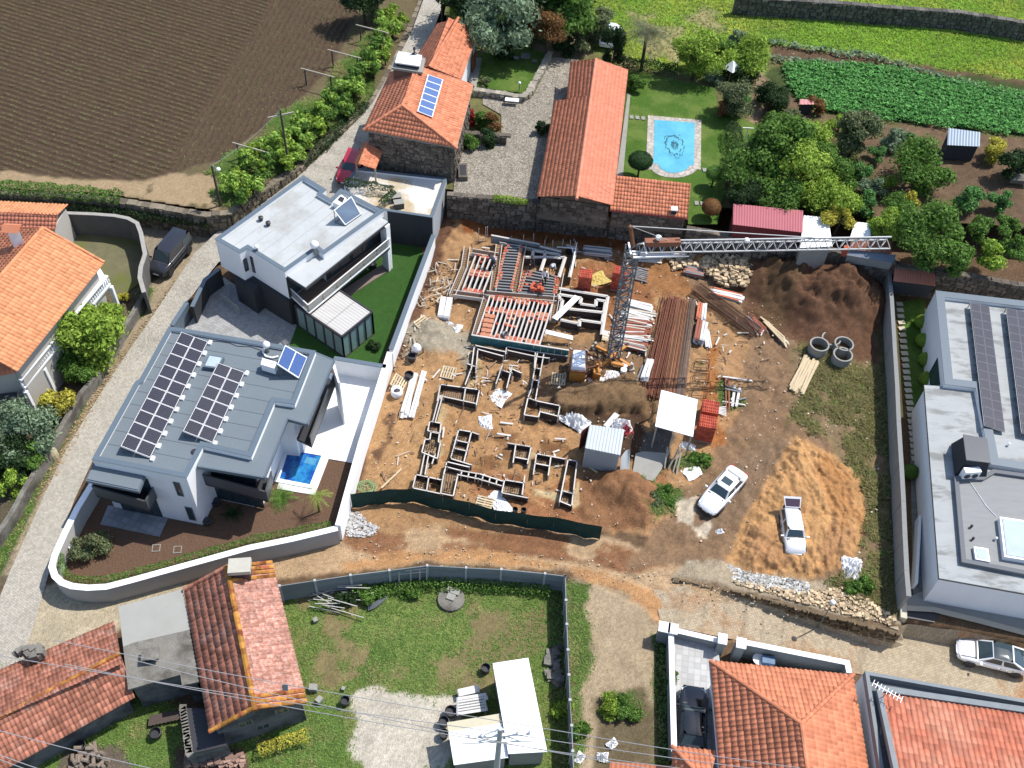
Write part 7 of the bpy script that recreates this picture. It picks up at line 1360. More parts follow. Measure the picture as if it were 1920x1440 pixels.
def rocks(name,label,n,polypx,z,smin,smax,m,cat='rubble',heap=None,kind='stuff',hz=False):
 b=MB();pts=inside_pts(n,polypx,z);rr=random.Random(n)
 for x,y,zz in pts:
  if heap:zz=zz+heap[2]*math.exp(-(((x-heap[0])**2+(y-heap[1])**2)/heap[3]**2))*rr.uniform(.6,1)
  s=smin+(smax-smin)*rr.random()**2.5;V=[]
  for i in range(8):sx,sy,sz=(1 if i&1 else-1),(1 if i&2 else-1),(1 if i&4 else 0);V.append((x+sx*s*.5*rr.uniform(.5,1.1),y+sy*s*.45*rr.uniform(.5,1.1),zz+sz*s*.6*rr.uniform(.6,1.1)-.03))
  b.add(V,[(0,2,3,1),(4,5,7,6),(0,1,5,4),(1,3,7,5),(3,2,6,7),(2,0,4,6)],rr.random())
 o=b.build(name,m);tag(o,label,cat,kind=kind);return o
hp_=P(1375,500,0);rocks('rubble_heap','large heap of cream coloured stones below the crane jib',1500,[(1250,480),(1330,468),(1400,470),(1410,510),(1400,545),(1350,540),(1300,500),(1260,510)],.1,.07,.5,M_rock,heap=(hp_.x,hp_.y,1.3,3.0))
rocks('gravel_bank','strip of loose grey white gravel along the top of the bank wall',2600,[(1290,1052),(1340,1052),(1400,1072),(1480,1085),(1520,1095),(1515,1112),(1480,1112),(1400,1098),(1340,1085),(1295,1078)],.03,.07,.2,M_gravel)
rocks('bank_stones','tan stones along the right part of the bank wall',1300,[(1340,1082),(1500,1110),(1590,1100),(1680,1160),(1670,1172),(1560,1145),(1440,1112)],.03,.05,.3,M_rock)
rocks('plaster_rubble','spill of white rubble at the end of the white wall',700,[(652,965),(672,958),(690,978),(712,988),(706,1002),(680,1008),(650,1005)],.02,.06,.24,mat('white_rubble',srgb(200,198,196),.9,var=.1,vary=.3))
rocks('scattered_stones','small pale stones and scraps scattered over the building site earth',1400,[(838,420),(1040,470),(1240,470),(1430,560),(1450,780),(1330,900),(1230,1010),(660,1000),(740,660)],.05,.04,.16,mat('pale_scraps',srgb(214,198,172),.9,var=.2,vary=.4))
rocks('scattered_stones','stones and debris strewn down the bank beside the white lawn wall',600,[(838,420),(862,440),(850,520),(800,600),(780,680),(735,700),(760,600),(810,480)],.1,.04,.2,mat('bank_debris',srgb(168,148,122),.9,var=.3,vary=.6))
rocks('scattered_stones','stones scattered over the muddy east half of the site',500,[(1430,560),(1660,700),(1650,1050),(1300,1050),(1350,900),(1450,780)],.02,.04,.18,MATS['pale_scraps'])
rocks('scattered_stones','little stones scattered along the dirt lane',400,[(640,1010),(1230,1050),(1500,1140),(1500,1180),(1100,1080),(640,1050)],.02,.03,.13,MATS['pale_scraps'])
rocks('stone_row','row of grey broken blocks along the inside of the right fence',90,[(1022,1225),(1048,1215),(1052,1290),(1030,1280)],.0,.2,.6,M_oldconc)
rocks('verge_leaves','brown leaf litter and stones along the cobbled road verge',1500,[(330,520),(300,580),(250,640),(180,760),(110,890),(60,950),(95,860),(200,700),(280,590)],.02,.04,.14,mat('leaf_litter',srgb(176,152,112),.9,vary=.4))
b=MB()
for k in range(150):
 p=P(*random.choice([(random.uniform(745,860),random.uniform(450,640))]),.3)
 if sdf(np.array([PIX([p])[0][0]]),np.array([PIX([p])[0][1]]),[(838,440),(868,470),(850,540),(810,600),(790,640),(760,640),(800,540)])[0]<0:continue
 a=random.random()*6.28;L_=random.uniform(.3,1.1);b.bar(p,p+Vector((math.cos(a)*L_,math.sin(a)*L_,random.uniform(-.05,.15))),random.uniform(.04,.12),.03,random.random())
tag(b.build('wood_scraps',M_wood),'splintered wood scraps down the bank west of the slab','wood scraps',kind='stuff')
_cl=mat('site_clutter',srgb(150,120,96),.9,var=.3,vary=.6)
b=MB();b2=MB()
for reg,n_ in(([(740,620),(880,640),(860,720),(1000,740),(1080,760),(1090,930),(840,940),(700,900),(760,720)],170),([(860,440),(1220,460),(1230,640),(1080,640),(860,640)],130),([(1000,660),(1220,660),(1220,760),(1000,760)],90),([(1280,560),(1440,600),(1430,760),(1330,790)],60),([(880,640),(1010,660),(1000,740),(870,730)],90)):
 for x,y,z in inside_pts(n_,reg,0):
  z=float(HZ(x,y))+.06;a=random.choice([.15,1.45,random.random()*3.14])+random.gauss(0,.3);L_=random.uniform(.1,1.1)*random.random()+.1;d=Vector((math.cos(a)*L_,math.sin(a)*L_,random.uniform(-.02,.1)));q=Vector((x,y,z+random.uniform(0,.12)));(b if random.random()<.6 else b2).bar(q,q+d,random.uniform(.03,.14),.03,random.random())
tag(b.build('timber_offcuts',_cl),'timber offcuts and battens strewn between the foundations','offcuts',kind='stuff');tag(b2.build('board_scraps',M_edge),'pale board scraps strewn between the foundations','offcuts',kind='stuff')
b=MB()
for cx,cy in[(890,700),(836,728),(868,728),(898,735),(812,800),(812,835),(866,820),(853,855),(792,905),(815,912),(838,880),(842,915),(962,915),(978,845),(1018,862),(1070,930),(1000,765),(1040,772),(1004,700),(945,700),(1010,560),(905,560),(1046,606),(1080,745)]:
 c=P(cx,cy,.3)
 for dx,dy in((-.12,-.12),(.12,-.12),(.12,.12),(-.12,.12),(0,.12),(0,-.12)):q=Vector((c.x+dx,c.y+dy,.05));b.bar(q,q+Vector((random.gauss(0,.04),random.gauss(0,.04),random.uniform(.8,1.2))),.028)
tag(b.build('starter_bars',MATS['dark_rust']if 'dark_rust' in MATS else mat('dark_rust',srgb(84,66,56),.85,var=.2)),'upright starter bars rising from the foundation forms','steel bars',kind='stuff')
for k,(x,y,l)in enumerate([(1537,645,'leftmost of the four concrete well rings'),(1559,634,'rear concrete well ring of the four'),(1583,644,'right upper concrete well ring of the four'),(1581,664,'front concrete well ring of the four')]):
 p=P(x,y,.9 if k!=1 else .6);t=MB();h_=.85 if k!=1 else .55;z0_=p.z-h_;r0_,r1_=.78,.66;prof=[(r1_,0),(r0_,0),(r0_,h_),(r1_,h_),(r1_,0)];t.lathe((p.x,p.y,z0_),prof,36);o=t.build('concrete_ring',M_concrete);tag(o,l,'concrete ring','concrete well rings')
ct_=thing('site_container','small white corrugated steel site container with open door','container',(*V2(1135,850,0),0));q=WP([(1105.6,795.8),(1097,839.6),(1163,853),(1170.8,805)],2.4);b=MB();n=26
M_cont=mat('container_white',srgb(208,216,218,k=.68),.6,var=.06,scale=1,spec=.3)
b.prism(offset_poly(q,.05),.05,2.3);b.build('walls',M_cont,ct_)
b=MB();a,c=Vector(q[0]),Vector(q[3]);a2,c2=Vector(q[1]),Vector(q[2]);nr=11
for k in range(nr):u0,u1=(k+.18)/nr,(k+.72)/nr;s=[a.lerp(c,u0),a2.lerp(c2,u0),a2.lerp(c2,u1),a.lerp(c,u1)];b.hexa([(*x,2.36)for x in s],[(*x,2.4)for x in s])
b.prism([tuple(a),tuple(a2),tuple(c2),tuple(c)],2.3,2.36);b.build('ribbed_roof',M_cont,ct_)
b=MB();L_=(c2-a2).length
for k in range(14):b.hexa(*fbox(a2,c2,L_*(k+.1)/14,L_*(k+.6)/14,.1,2.28,.04,.06))
b.build('wall_ribs',M_cont,ct_);b=MB();d_=Vector((*q[0],0));dr=P(1088,826,1.2);dr=Vector((dr.x,dr.y,0));b.bar(d_+Vector((0,0,1.2)),dr+Vector((0,0,1.2)),.06,2.2);b.build('door',mat('dark_red_door',srgb(110,48,42),.7,var=.1),ct_)
sh2=MB();n=10;A=P(1166,850,1.6);
for k in range(n):
 f0,f1=k/n,(k+1)/n;g=lambda f:(P(1165+16*f,856-14*math.sin(f*1.7)*1.2+4*f,1.5+.2*f),P(1161+19*f,892-2*f*f*4,.1));(a,c),(e_,f_)=g(f0),g(f1);sh2.face([a,c,f_,e_]);sh2.face([e_-Vector((0,.01,0)),f_-Vector((0,.01,0)),c-Vector((0,.01,0)),a-Vector((0,.01,0))])
tag(sh2.build('bent_sheet',M_cont),'bent white metal sheet leaning beside the container','metal sheet')
cn_=thing('site_canopy','white flat canopy on wooden posts over the bar bending bench','canopy',(*V2(1265,780,0),0));zc=[2.7,2.7,2.95,2.95];cq_=[P(1228.5,799,2.7),P(1299.4,818.75,2.7),P(1308.3,749,2.95),P(1240,731,2.95)]
b=MB();b.hexa([x-Vector((0,0,.06))for x in cq_],cq_);b.build('roof_sheet',M_white_sheet,cn_);b=MB()
for x in cq_:y_=x.lerp(sum(cq_,Vector())/4,.08);b=MB();b.box((y_.x,y_.y,0),.1,.1,x.z-.08);b.build('post',M_wood,cn_)
b=MB();
for a,c in(((1253,905-25),(1272,842)),((1262,885),(1276,838)),((1268,890),(1280,838)),((1246,878),(1252,838)),((1244,872),(1256,842))):b.bar(P(*a,.05),P(*c,1.2),.1)
tag(b.build('leaning_planks',M_wood),'pale planks leaning at the front corner of the white canopy','planks')
t=thing('rubble_sack','white grey ash stained ground sheet under the canopy edge','sheet',P(1215,830,0))if False else None
def bigbag(x,y,label,s=1.0,full=True):
 p=P(x,y,0.4);t=thing('builders_bag',label,'bag',(p.x,p.y,0));b=MB();b.lathe((0,0,0),[(.01,0),(.42*s,.02),(.5*s,.35*s),(.45*s,.75*s),(.36*s,.78*s),(.28*s,.5*s),(.01,.48*s)]if full else[(.01,0),(.45*s,0),(.4*s,.5*s),(.01,.6*s)],14);b.build('bag',M_plast,t,org=Vector((0,0,0)),smooth=True)
 b=MB();b.lathe((0,0,.02),[(.01,.5*s),(.3*s,.5*s),(.01,.56*s)],12);b.build('contents',M_dark,t,org=Vector((0,0,0)))
bigbag(744,735,'white builders bag with dark opening by the pool terrace wall',.95);
cm=thing('concrete_mixer','white drum concrete mixer on the grey sand heap','concrete mixer',P(780,660,0));c=P(781,651,.9);b=MB();
for k in range(1):b.lathe((c.x,c.y,.45),[(.01,0),(.26,.05),(.38,.3),(.34,.5),(.2,.7),(.19,.72),(.16,.6),(.01,.5)],18)
b.build('drum',M_plast,cm,smooth=True);b=MB();b.bar((c.x-.5,c.y,.1),(c.x-.5,c.y,.9),.08);b.bar((c.x+.5,c.y,.1),(c.x+.5,c.y,.9),.08);b.bar((c.x-.5,c.y-.5,.1),(c.x-.5,c.y+.5,.1),.08);b.bar((c.x-.54,c.y,.14),(c.x+.54,c.y,.14),.1);b.bar((c.x+.5,c.y-.5,.1),(c.x+.5,c.y+.5,.1),.08);b.build('frame',M_rust,cm)
for k,(x,y,l,m_,r_)in enumerate([(772,668,'black tub beside the concrete mixer',M_dark,.35),(767,702,'dark grey drum with a board over it near the pool terrace wall',M_dark,.36),(911,1252,'black barrel by the corner of the long white shed',M_dark,.3),(845,1333,'black lidded barrel left of the plank table',M_dark,.36),(832,1352,'black plant tub by the small white shed',M_dark,.33),(832,1375,'second black plant tub by the small white shed',M_dark,.3),(291,1374,'round black tub on the grass beside the dark planks',M_dark,.35),(150,1398,'black tub under the eave of the red barn',M_dark,.33),(647,1313,'dark ring shaped drum at the edge of the concrete patch',M_dark,.3),(966,955,'black pipe end behind the green screen, left one',M_dark,.2),(982,956,'black pipe end behind the green screen, right one',M_dark,.2)]):
 p=P(x,y,.5);b=MB();b.lathe((p.x,p.y,0),[(r_*.8,0),(r_,.55),(r_*.9,.56),(r_*.85,.3),(.01,.3)],14);tag(b.build('tub',m_,smooth=False),l,'tub')
def pallet(x,y,label,rz,z=.03,leaning=0):
 p=P(x,y,z);t=thing('pallet',label,'pallet',p,rz,'wooden pallets');
 for k in range(6):b=MB();b.box((0,-.5+k*.2,.1),1.2,.12,.025,0,random.random());b.build('slat',M_wood2,t,org=Vector((0,0,0)))
 for k in(-.55,0,.55):b=MB();b.box((k,0,0),.1,1.1,.1);b.build('bearer',M_wood,t,org=Vector((0,0,0)))
 t.rotation_euler=(leaning,0,rz)
pallet(841,700,'wooden pallet lying west of the excavation',1.4);pallet(1047,712,'wooden pallet just left of the ballast box',1.5);pallet(793,608,'pallet tipped on the bank north of the sand heap',.9,.25,.4);pallet(747,718,'pallet leaning behind the builders bag',1.3,.3,.5)
pallet(908,945,'grey pallet behind the green screen',-.2);sheet_heap(940,949,1.3,.6,'white sheet lying behind the green screen',h=.15,seed=21)
b=MB()
for k in range(9):
 c=P(690+random.uniform(-6,8),914+random.uniform(-3,3),.12);r_=random.uniform(.3,.6);b.path([c+Vector((math.cos(a*.42)*r_,math.sin(a*.42)*r_*.9,random.uniform(0,.06)))for a in range(16)],.02,4)
tag(b.build('hose_coil',mat('green_hose',srgb(150,190,130),.6)),'tangled pale green hose by the end of the white wall','hose')
gl=[(657,927),(700,921),(730,918),(774,916),(830,931),(880,942),(930,956),(990,965),(1040,970),(1090,980),(1129,988)]
t=thing('shade_net_fence','dark green shade net fence along the south edge of the building site','fence',P(880,960,0));w=[P(x,y,1.75)for x,y in gl];V=[];F=[];sub=8;cols_=[]
for i in range(len(w)-1):
 for k in range(sub):cols_.append(w[i].lerp(w[i+1],k/sub))
cols_.append(w[-1]);nz=6
for i,p in enumerate(cols_):
 d=(cols_[min(i+1,len(cols_)-1)]-cols_[max(i-1,0)]).normalized();nn=Vector((d.y,-d.x,0))
 for j in range(nz+1):wob=.05*math.sin(i*.7+j)+.06*(vnoise(i*.35,j*.8,3)-.5)*2;V.append(p+nn*wob*(1 if 0<j else 0)+Vector((0,0,-1.72*(j/nz)+.04*math.sin(i*.5)))-ORG[t.name])
F=[(i*(nz+1)+j,i*(nz+1)+j+1,(i+1)*(nz+1)+j+1,(i+1)*(nz+1)+j)for i in range(len(cols_)-1)for j in range(nz)]
me=bpy.data.meshes.new('net');me.from_pydata(V,[],F);me.materials.append(M_net);me.shade_smooth();me.update();link('net',me,t)
for i in range(0,len(cols_),8):b=MB();p=cols_[i];b.tube((p.x,p.y+.06,0),(p.x,p.y+.06,1.8),.03,.03,6);b.build('post',M_steel,t)
b=MB();b.bar(P(654,925,1.8),P(657,968,0.05),.06);b.build('end_pole',M_whitem,t)
# ================= LOT WITH SHEDS =================
shed('white_shed','long shed with bright white corrugated roof in the grassy lot',[(953,1413),(1026,1409),(990.4,1233.75),(923.75,1244)],2.45,2.5,0,M_white_sheet,M_concrete,.3)if False else None
t=thing('white_shed','long shed with bright white ribbed roof in the grassy lot','shed',(*V2(975,1320,0),0));q=[P(923.75,1244,2.5),P(953,1413,2.4),P(1026,1409,2.4),P(990.4,1233.75,2.5)];b=MB();w=offset_poly([(p.x,p.y)for p in q],.15);b.prism(w,0,2.3);b.build('wall',M_concrete,t)
n=16
for k in range(n):c=[q[0].lerp(q[1],k/n),q[0].lerp(q[1],(k+1.04)/n),q[3].lerp(q[2],(k+1.04)/n),q[3].lerp(q[2],k/n)];up=Vector((0,0,1));b=MB();b.hexa([c[0]-up*.05,c[1]-up*.08,c[2]-up*.08,c[3]-up*.05],[c[0]+up*.03,c[1],c[2],c[3]+up*.03]);b.build('roof_sheet',M_white_sheet,t)
t=thing('white_shed','small shed with white ribbed roof and tan sheets beside the long one','shed',(*V2(890,1390,0),0));q=[P(838,1355,2.2),P(851,1434,2.1),P(953,1420,2.1),P(938,1338,2.2)];b=MB();w=offset_poly([(p.x,p.y)for p in q],.15);b.prism(w,0,2.0);b.build('wall',M_concrete,t);n=9
for k in range(n):c=[q[0].lerp(q[1],k/n),q[0].lerp(q[1],(k+1.04)/n),q[3].lerp(q[2],(k+1.04)/n),q[3].lerp(q[2],k/n)];up=Vector((0,0,1));b=MB();b.hexa([c[0]-up*.05,c[1]-up*.08,c[2]-up*.08,c[3]-up*.05],[c[0]+up*.03,c[1],c[2],c[3]+up*.03]);b.build('roof_sheet',M_white_sheet if k!=1 and k!=0 else mat('tan_sheet',srgb(222,212,180),.7,var=.08),t)
t=thing('plank_table','low table of white planks beside the small white shed','table',P(880,1330,0))
for k in range(6):put('plank',U_plankw,t,P(856,1312+k*5.2,.7),P(912+random.uniform(-4,4),1303+k*5.2,.7),.26,.05)
put('plank',U_plankw,t,P(858,1300,.5),P(898,1291,.5),.5,.05)
for x,y in((860,1316),(860,1336),(908,1308),(910,1332)):p=P(x,y,.7);b=MB();b.box((p.x,p.y,0),.1,.1,.69);b.build('leg',M_wood,t)
t=thing('concrete_disc','round concrete lid with a square hatch lying in the grass','concrete lid',P(847,1121,0));c=P(846,1121,.3);b=MB();b.lathe((c.x,c.y,0),[(.9,0),(.88,.22),(.01,.25)],32);b.build('disc',M_oldconc,t);b=MB();b.box((c.x,c.y+.15,.22),.55,.6,.12,-.3);b.build('hatch',M_concrete,t);b=MB();b.box((c.x+.1,c.y+.5,.22),.85,.4,.16,-.3);b.build('slab',M_concrete,t)
t=thing('scrap_frames','heap of white rusty greenhouse frames against the precast fence','scrap metal',P(620,1115,0));b=MB()
for k in range(26):a=P(random.uniform(568,640),random.uniform(1095,1140),random.uniform(.05,.9));ang=random.gauss(.05,.25);L_=random.uniform(.8,2.6);b.bar(a,a+Vector((math.cos(ang)*L_,math.sin(ang)*L_,random.uniform(-.1,.1))),.05,.05)
for k in range(14):p=P(590+k*5,1092-k*.7,1.4);b.bar(p,(p.x,p.y-.15,.1),.035)
for k in range(3):b.bar(P(586,1090+k*4,1.5-.1*k),P(656,1080+k*4,1.5-.1*k),.06)
b.build('bars',mat('white_rusty_frame',srgb(206,202,196),.7,var=.25,scale=5),t);b=MB()
for k in range(5):b.path([P(690+a*6.8,1135-(a*a)*.62+a*.5+k*2.2-12*(a/6),.2)for a in range(6)],.04,5)
o=b.build('bent_pipes',M_steel);tag(o,'bundle of bent grey pipes on the weeds by the precast fence','pipes')
t=thing('gate_frame','rusty white goal shaped frame standing at the precast fence','frame',P(775,1085,0));b=MB();A,B,C=P(748,1070,1.7),P(800,1065,1.7),P(770,1068,1.7)
b.bar(A,B,.1);b.bar(A-Vector((0,.1,.3)),B-Vector((0,.1,.3)),.06)
for q in(A,B,C,A.lerp(B,.75)):b.bar(q,(q.x,q.y-.3,0),.09)
b.build('bars',MATS['white_rusty_frame'],t)
for k,(x,y,l)in enumerate([(588,1292,'white rounded rock by the corner of the pink tiled house'),(599,1314,'smaller white rock by the corner of the pink tiled house'),(592,1164,'small hollow block lying in the grass near the pink roof'),(644,1292,'short concrete post lying in the grass')]):b=MB();b.box(P(x,y,.1),.5-.1*k,.4-.06*k,.35-.06*k,k);tag(b.build('loose_stone',M_concrete),l,'stone')
# ================= VEHICLES =================
def car(label,c,head,L=4.4,W=1.75,H=1.42,paint=(.75,.75,.76),kind='saloon',name='car',cat='car',zg=0.0,rough=.3,metal=.2,sunroof=False,tailgate=False,roofm=None,cop=None):
 """c: survey point of the car's middle at half height, head: survey point lying ahead of it"""
 a,b0=P(*c,zg+H*.5),P(*head,zg+H*.5);rz=math.atan2(b0.y-a.y,b0.x-a.x);t=thing(name,label,cat,(a.x,a.y,zg),rz);o=Vector((0,0,0))
 pm=mat('car_paint_%02d%02d%02d'%tuple(int(x*99)for x in paint),paint,rough,metal=metal,var=.02,scale=2,spec=.6,coat=.6);hw=W/2
 prof=dict(saloon=[(-.5,.42,.62,.80),(-.485,.30,.86,.9),(-.36,.28,.93,.98),(-.2,.28,.92,1),(0,.28,.9,1),(.18,.28,.9,1),(.3,.28,.86,.97),(.42,.28,.74,.92),(.485,.30,.64,.8),(.5,.4,.55,.66)],wagon=[(-.5,.42,.7,.84),(-.485,.3,.93,.92),(-.36,.28,.95,.98),(-.2,.28,.94,1),(0,.28,.92,1),(.18,.28,.92,1),(.3,.28,.9,.97),(.42,.28,.78,.92),(.485,.30,.66,.8),(.5,.4,.55,.66)],van=[(-.5,.4,.9,.9),(-.49,.3,1.08,.96),(-.36,.28,1.1,.99),(-.2,.28,1.1,1),(0,.28,1.1,1),(.22,.28,1.08,1),(.32,.28,1.06,.97),(.43,.28,.94,.92),(.487,.30,.8,.82),(.5,.4,.62,.7)],fast=[(-.5,.45,.75,.8),(-.48,.3,.98,.9),(-.36,.28,.96,.98),(-.2,.28,.93,1),(0,.28,.9,1),(.18,.28,.9,1),(.3,.28,.86,.97),(.42,.28,.72,.9),(.485,.30,.6,.76),(.5,.4,.52,.6)])[kind]
 V=[];F=[];m=9
 for(x,zb,zt_,wf)in prof:
  w=hw*wf;ring=[(0,zb),(w*.8,zb),(w*.97,zb+.08),(w,zb+.25),(w*.985,zt_-.12),(w*.93,zt_-.03),(w*.8,zt_),(w*.4,zt_+.025),(0,zt_+.03)]
  full=[(y,z)for y,z in ring]+[(-y,z)for y,z in ring[-2:0:-1]]
  for y,z in full:V.append((x*L,y,z))
 n=16
 for i in range(len(prof)-1):
  for j in range(n):k=(j+1)%n;F.append((i*n+j,i*n+k,(i+1)*n+k,(i+1)*n+j))
 F.append(tuple(range(n)));F.append(tuple(range((len(prof)-1)*n,len(prof)*n))[::-1])
 b=MB();b.add(V,F);body=b.build('body',pm,t,org=o,smooth=True);ORG[body.name]=o
 md=body.modifiers.new('soft','SUBSURF');md.levels=1;md.render_levels=2
 bx=dict(saloon=(-.36,.2,-.24,.07),wagon=(-.475,.2,-.43,.07),van=(-.485,.3,-.47,.17),fast=(-.44,.24,-.2,.06))[kind];zb_=dict(saloon=.9,wagon=.93,van=1.08,fast=.93)[kind]
 x0,x1,x2,x3=[q*L for q in bx];wb,wr=hw*.93,hw*(.68 if kind!='van' else .8);bot=[(x0,-wb),(x1,-wb*.92),(x1,wb*.92),(x0,wb)];top=[(x2,-wr),(x3,-wr),(x3,wr),(x2,wr)]
 g=MB();B4=[Vector((x,y,zb_-.06))for x,y in bot];T4=[Vector((x,y,H-.05))for x,y in top];g.hexa(B4,T4);cb2=g.build('cabin',pm,t,org=o)
 rf=MB();nx,ny=6,6;V=[];rp_=lambda u,v:Vector((x2+(x3-x2)*u,(v*2-1)*wr*1.0,H-.05+.05*(1-(v*2-1)**4)*(1-(u*2-1)**4)**.5 if 0<u<1 and 0<v<1 else H-.05))
 for i in range(nx+1):
  for j in range(ny+1):V.append(rp_(i/nx,j/ny))
 rf.add(V,[(i*(ny+1)+j,(i+1)*(ny+1)+j,(i+1)*(ny+1)+j+1,i*(ny+1)+j+1)for i in range(nx)for j in range(ny)]);rf.build('roof',roofm or pm,t,org=o,smooth=True)
 def pane(nm,q,e=.08,e2=.1,lift=.012):
  a_,b_,c_,d_=q;pt=lambda u,v:a_.lerp(b_,u).lerp(d_.lerp(c_,u),v);nn=(b_-a_).cross(d_-a_).normalized();w=[pt(e,e2),pt(1-e,e2),pt(1-e,1-e2),pt(e,1-e2)];m_=MB();m_.hexa([x-nn*.01 for x in w],[x+nn*lift for x in w]);m_.build(nm,M_glass,t,org=o)
 pane('windscreen',[B4[1],B4[2],T4[2],T4[1]],.07,.06);pane('rear_window',[B4[3],B4[0],T4[0],T4[3]],.08,.1)
 for s_,(i0,i1)in((-1,(0,1)),(1,(2,3))):
  pt=lambda u,v:B4[i0].lerp(B4[i1],u).lerp(T4[i0].lerp(T4[i1],u),v)
  cuts=[(.05,.47),(.5,.93)]if kind!='van' else[(.62,.94)]
  for u0,u1 in cuts:pane('side_window',[pt(u0,0),pt(u1,0),pt(u1,1),pt(u0,1)],.03,.16)
 if sunroof:q=MB();q.box(((x2+x3)/2+.1,0,H-.005),.55,.75,.02);q.build('sunroof',M_glass,t,org=o)
 rw=.31 if kind!='van' else .33;wm=[]
 for sx in(-.31,.31):
  for sy in(-1,1):
   w=MB();cx,cy=sx*L,sy*(hw-.12);w.tube((cx,cy-.1*1,rw),(cx,cy+.1,rw),rw,rw,20);wo_=w.build('wheel',M_rubber,t,org=o);r_=MB();r_.tube((cx,cy+sy*.1,rw),(cx,cy+sy*.115,rw),rw*.62,rw*.6,14);r_.build('rim',M_steel,wo_,org=o)
   arch=MB();arch.tube((cx,cy+sy*.02,rw+.02),(cx,cy+sy*.13,rw+.02),rw*1.16,rw*1.16,20);arch.build('wheel_arch',M_dark,t,org=o)
 for sy in(-1,1):
  h_=MB();h_.hexa([(L*.455,sy*hw*.5,.56),(L*.488,sy*hw*.5,.56),(L*.462,sy*hw*.84,.58),(L*.43,sy*hw*.84,.58)],[(L*.44,sy*hw*.5,.7),(L*.478,sy*hw*.5,.66),(L*.45,sy*hw*.84,.68),(L*.41,sy*hw*.84,.72)]);h_.build('headlight',mat('headlight_glass',(.7,.72,.74),.15,var=0,spec=.7),t,org=o)
  r_=MB();r_.hexa([(-L*.497,sy*hw*.45,.66),(-L*.475,sy*hw*.45,.66),(-L*.47,sy*hw*.9,.66),(-L*.487,sy*hw*.86,.66)],[(-L*.49,sy*hw*.45,.84),(-L*.475,sy*hw*.45,.84),(-L*.47,sy*hw*.9,.84),(-L*.482,sy*hw*.86,.84)]);r_.build('tail_light',mat('tail_light_red',(.4,.02,.02),.3,var=0),t,org=o)
  q=MB();mx_=x1*.86;q.box((mx_,sy*(hw+.1),zb_-.02),.1,.2,.14);q.build('mirror',pm,t,org=o)
 q=MB();q.box((L*.497,0,.36),.04,W*.5,.16);q.build('grille',M_dark,t,org=o);q=MB();q.box((L*.5+.012,0,.42),.02,.5,.11);q.build('number_plate',M_whitem,t,org=o)
 for sy in(-1,1):
  q=MB()
  for xx in(x1*.72,(x0+x1)/2+.1,x0*.55):q.box((xx,sy*hw*.992,.38),.018,.02,zb_-.46)
  q.bar((-L*.2,sy*hw*1.0,.45),(L*.2,sy*hw*1.0,.45),.03,.06);q.build('door_seams',M_dark,t,org=o,kind='stuff')
  q=MB();q.bar((x1+.05,sy*wb*.74,zb_+.005),(L*.455,sy*hw*.62,.7),.014,.05);q.build('bonnet_seam',M_dark,t,org=o)
  for xx in((x0+x1)/2-.05,x0*.55+.15):q=MB();q.box((xx+.25,sy*hw*1.0,zb_-.2),.16,.03,.03);q.build('door_handle',M_dark if kind!='fast' else M_steel,t,org=o)
 q=MB();q.bar((x1+.09,-wb*.8,zb_-.02),(x1+.09,wb*.8,zb_-.02),.1,.04);q.build('wiper_cowl',M_dark,t,org=o)
 q=MB();q.bar((-L*.492,-hw*.7,.5),(-L*.492,hw*.7,.5),.05,.05);q.bar((L*.492,-hw*.7,.33),(L*.492,hw*.7,.33),.05,.05);q.build('bumper_trim',M_dark,t,org=o,kind='stuff')
 for sy in(-.38,.38):q=MB();q.box(((x1+x3)/2+.14,sy*wb+.1,zb_+.02),.12,.5,.02);q.build('wiper',M_dark,t,org=o)
 if tailgate:
  tg=MB();hp0=Vector((x2+.02,0,H-.02));e1=hp0+Vector((-.72,0,.3));wv2=wr*.98
  tg.hexa([hp0+Vector((0,-wv2,0)),e1+Vector((0,-wv2*1.2,0)),e1+Vector((0,wv2*1.2,0)),hp0+Vector((0,wv2,0))][::-1],[hp0+Vector((0,-wv2,.05)),e1+Vector((0,-wv2*1.2,.05)),e1+Vector((0,wv2*1.2,.05)),hp0+Vector((0,wv2,.05))][::-1]);tgo=tg.build('tailgate',pm,t,org=o)
  gg=MB();e0=hp0.lerp(e1,.08)+Vector((0,0,.062));e2_=hp0.lerp(e1,.78)+Vector((0,0,.062));gg.hexa([e0+Vector((0,-wv2*.9,-.01)),e2_+Vector((0,-wv2,-.01)),e2_+Vector((0,wv2,-.01)),e0+Vector((0,wv2*.9,-.01))][::-1],[e0+Vector((0,-wv2*.9,.005)),e2_+Vector((0,-wv2,.005)),e2_+Vector((0,wv2,.005)),e0+Vector((0,wv2*.9,.005))][::-1]);gg.build('tailgate_glass',mat('tinted_glass',(.05,.03,.05),.15,var=0,spec=.6),tgo,org=o)
  bk_=MB();bk_.box((-L*.487,0,.95),.06,wb*1.6,.38);bk_.build('boot_opening',M_dark,t,org=o)
 return t
car('white saloon car with sunroof parked on the muddy track',(1356,917),(1333,943),4.5,1.75,1.4,(.74,.75,.76),'saloon',sunroof=True)
car('silver estate car with raised tailgate standing on the orange earth',(1487,996),(1493,1036),3.5,1.58,1.38,(.62,.62,.62),'wagon',tailgate=True,rough=.28,metal=.4)
car('dark grey panel van parked beside the curved yard wall',(318,474),(289,508),4.5,1.82,1.85,(.035,.037,.045),'van',name='van',cat='van',zg=.2,rough=.22,metal=.4)
car('red hatchback parked under the tiled porch of the stone house',(656,312),(641,345),4.0,1.7,1.48,(.42,.012,.03),'wagon',zg=1.75,rough=.22)
car('glossy black saloon car in the pale paved court',(1299,1352),(1301,1300),4.6,1.8,1.42,(.015,.018,.024),'saloon',zg=.1,rough=.12,metal=.3)
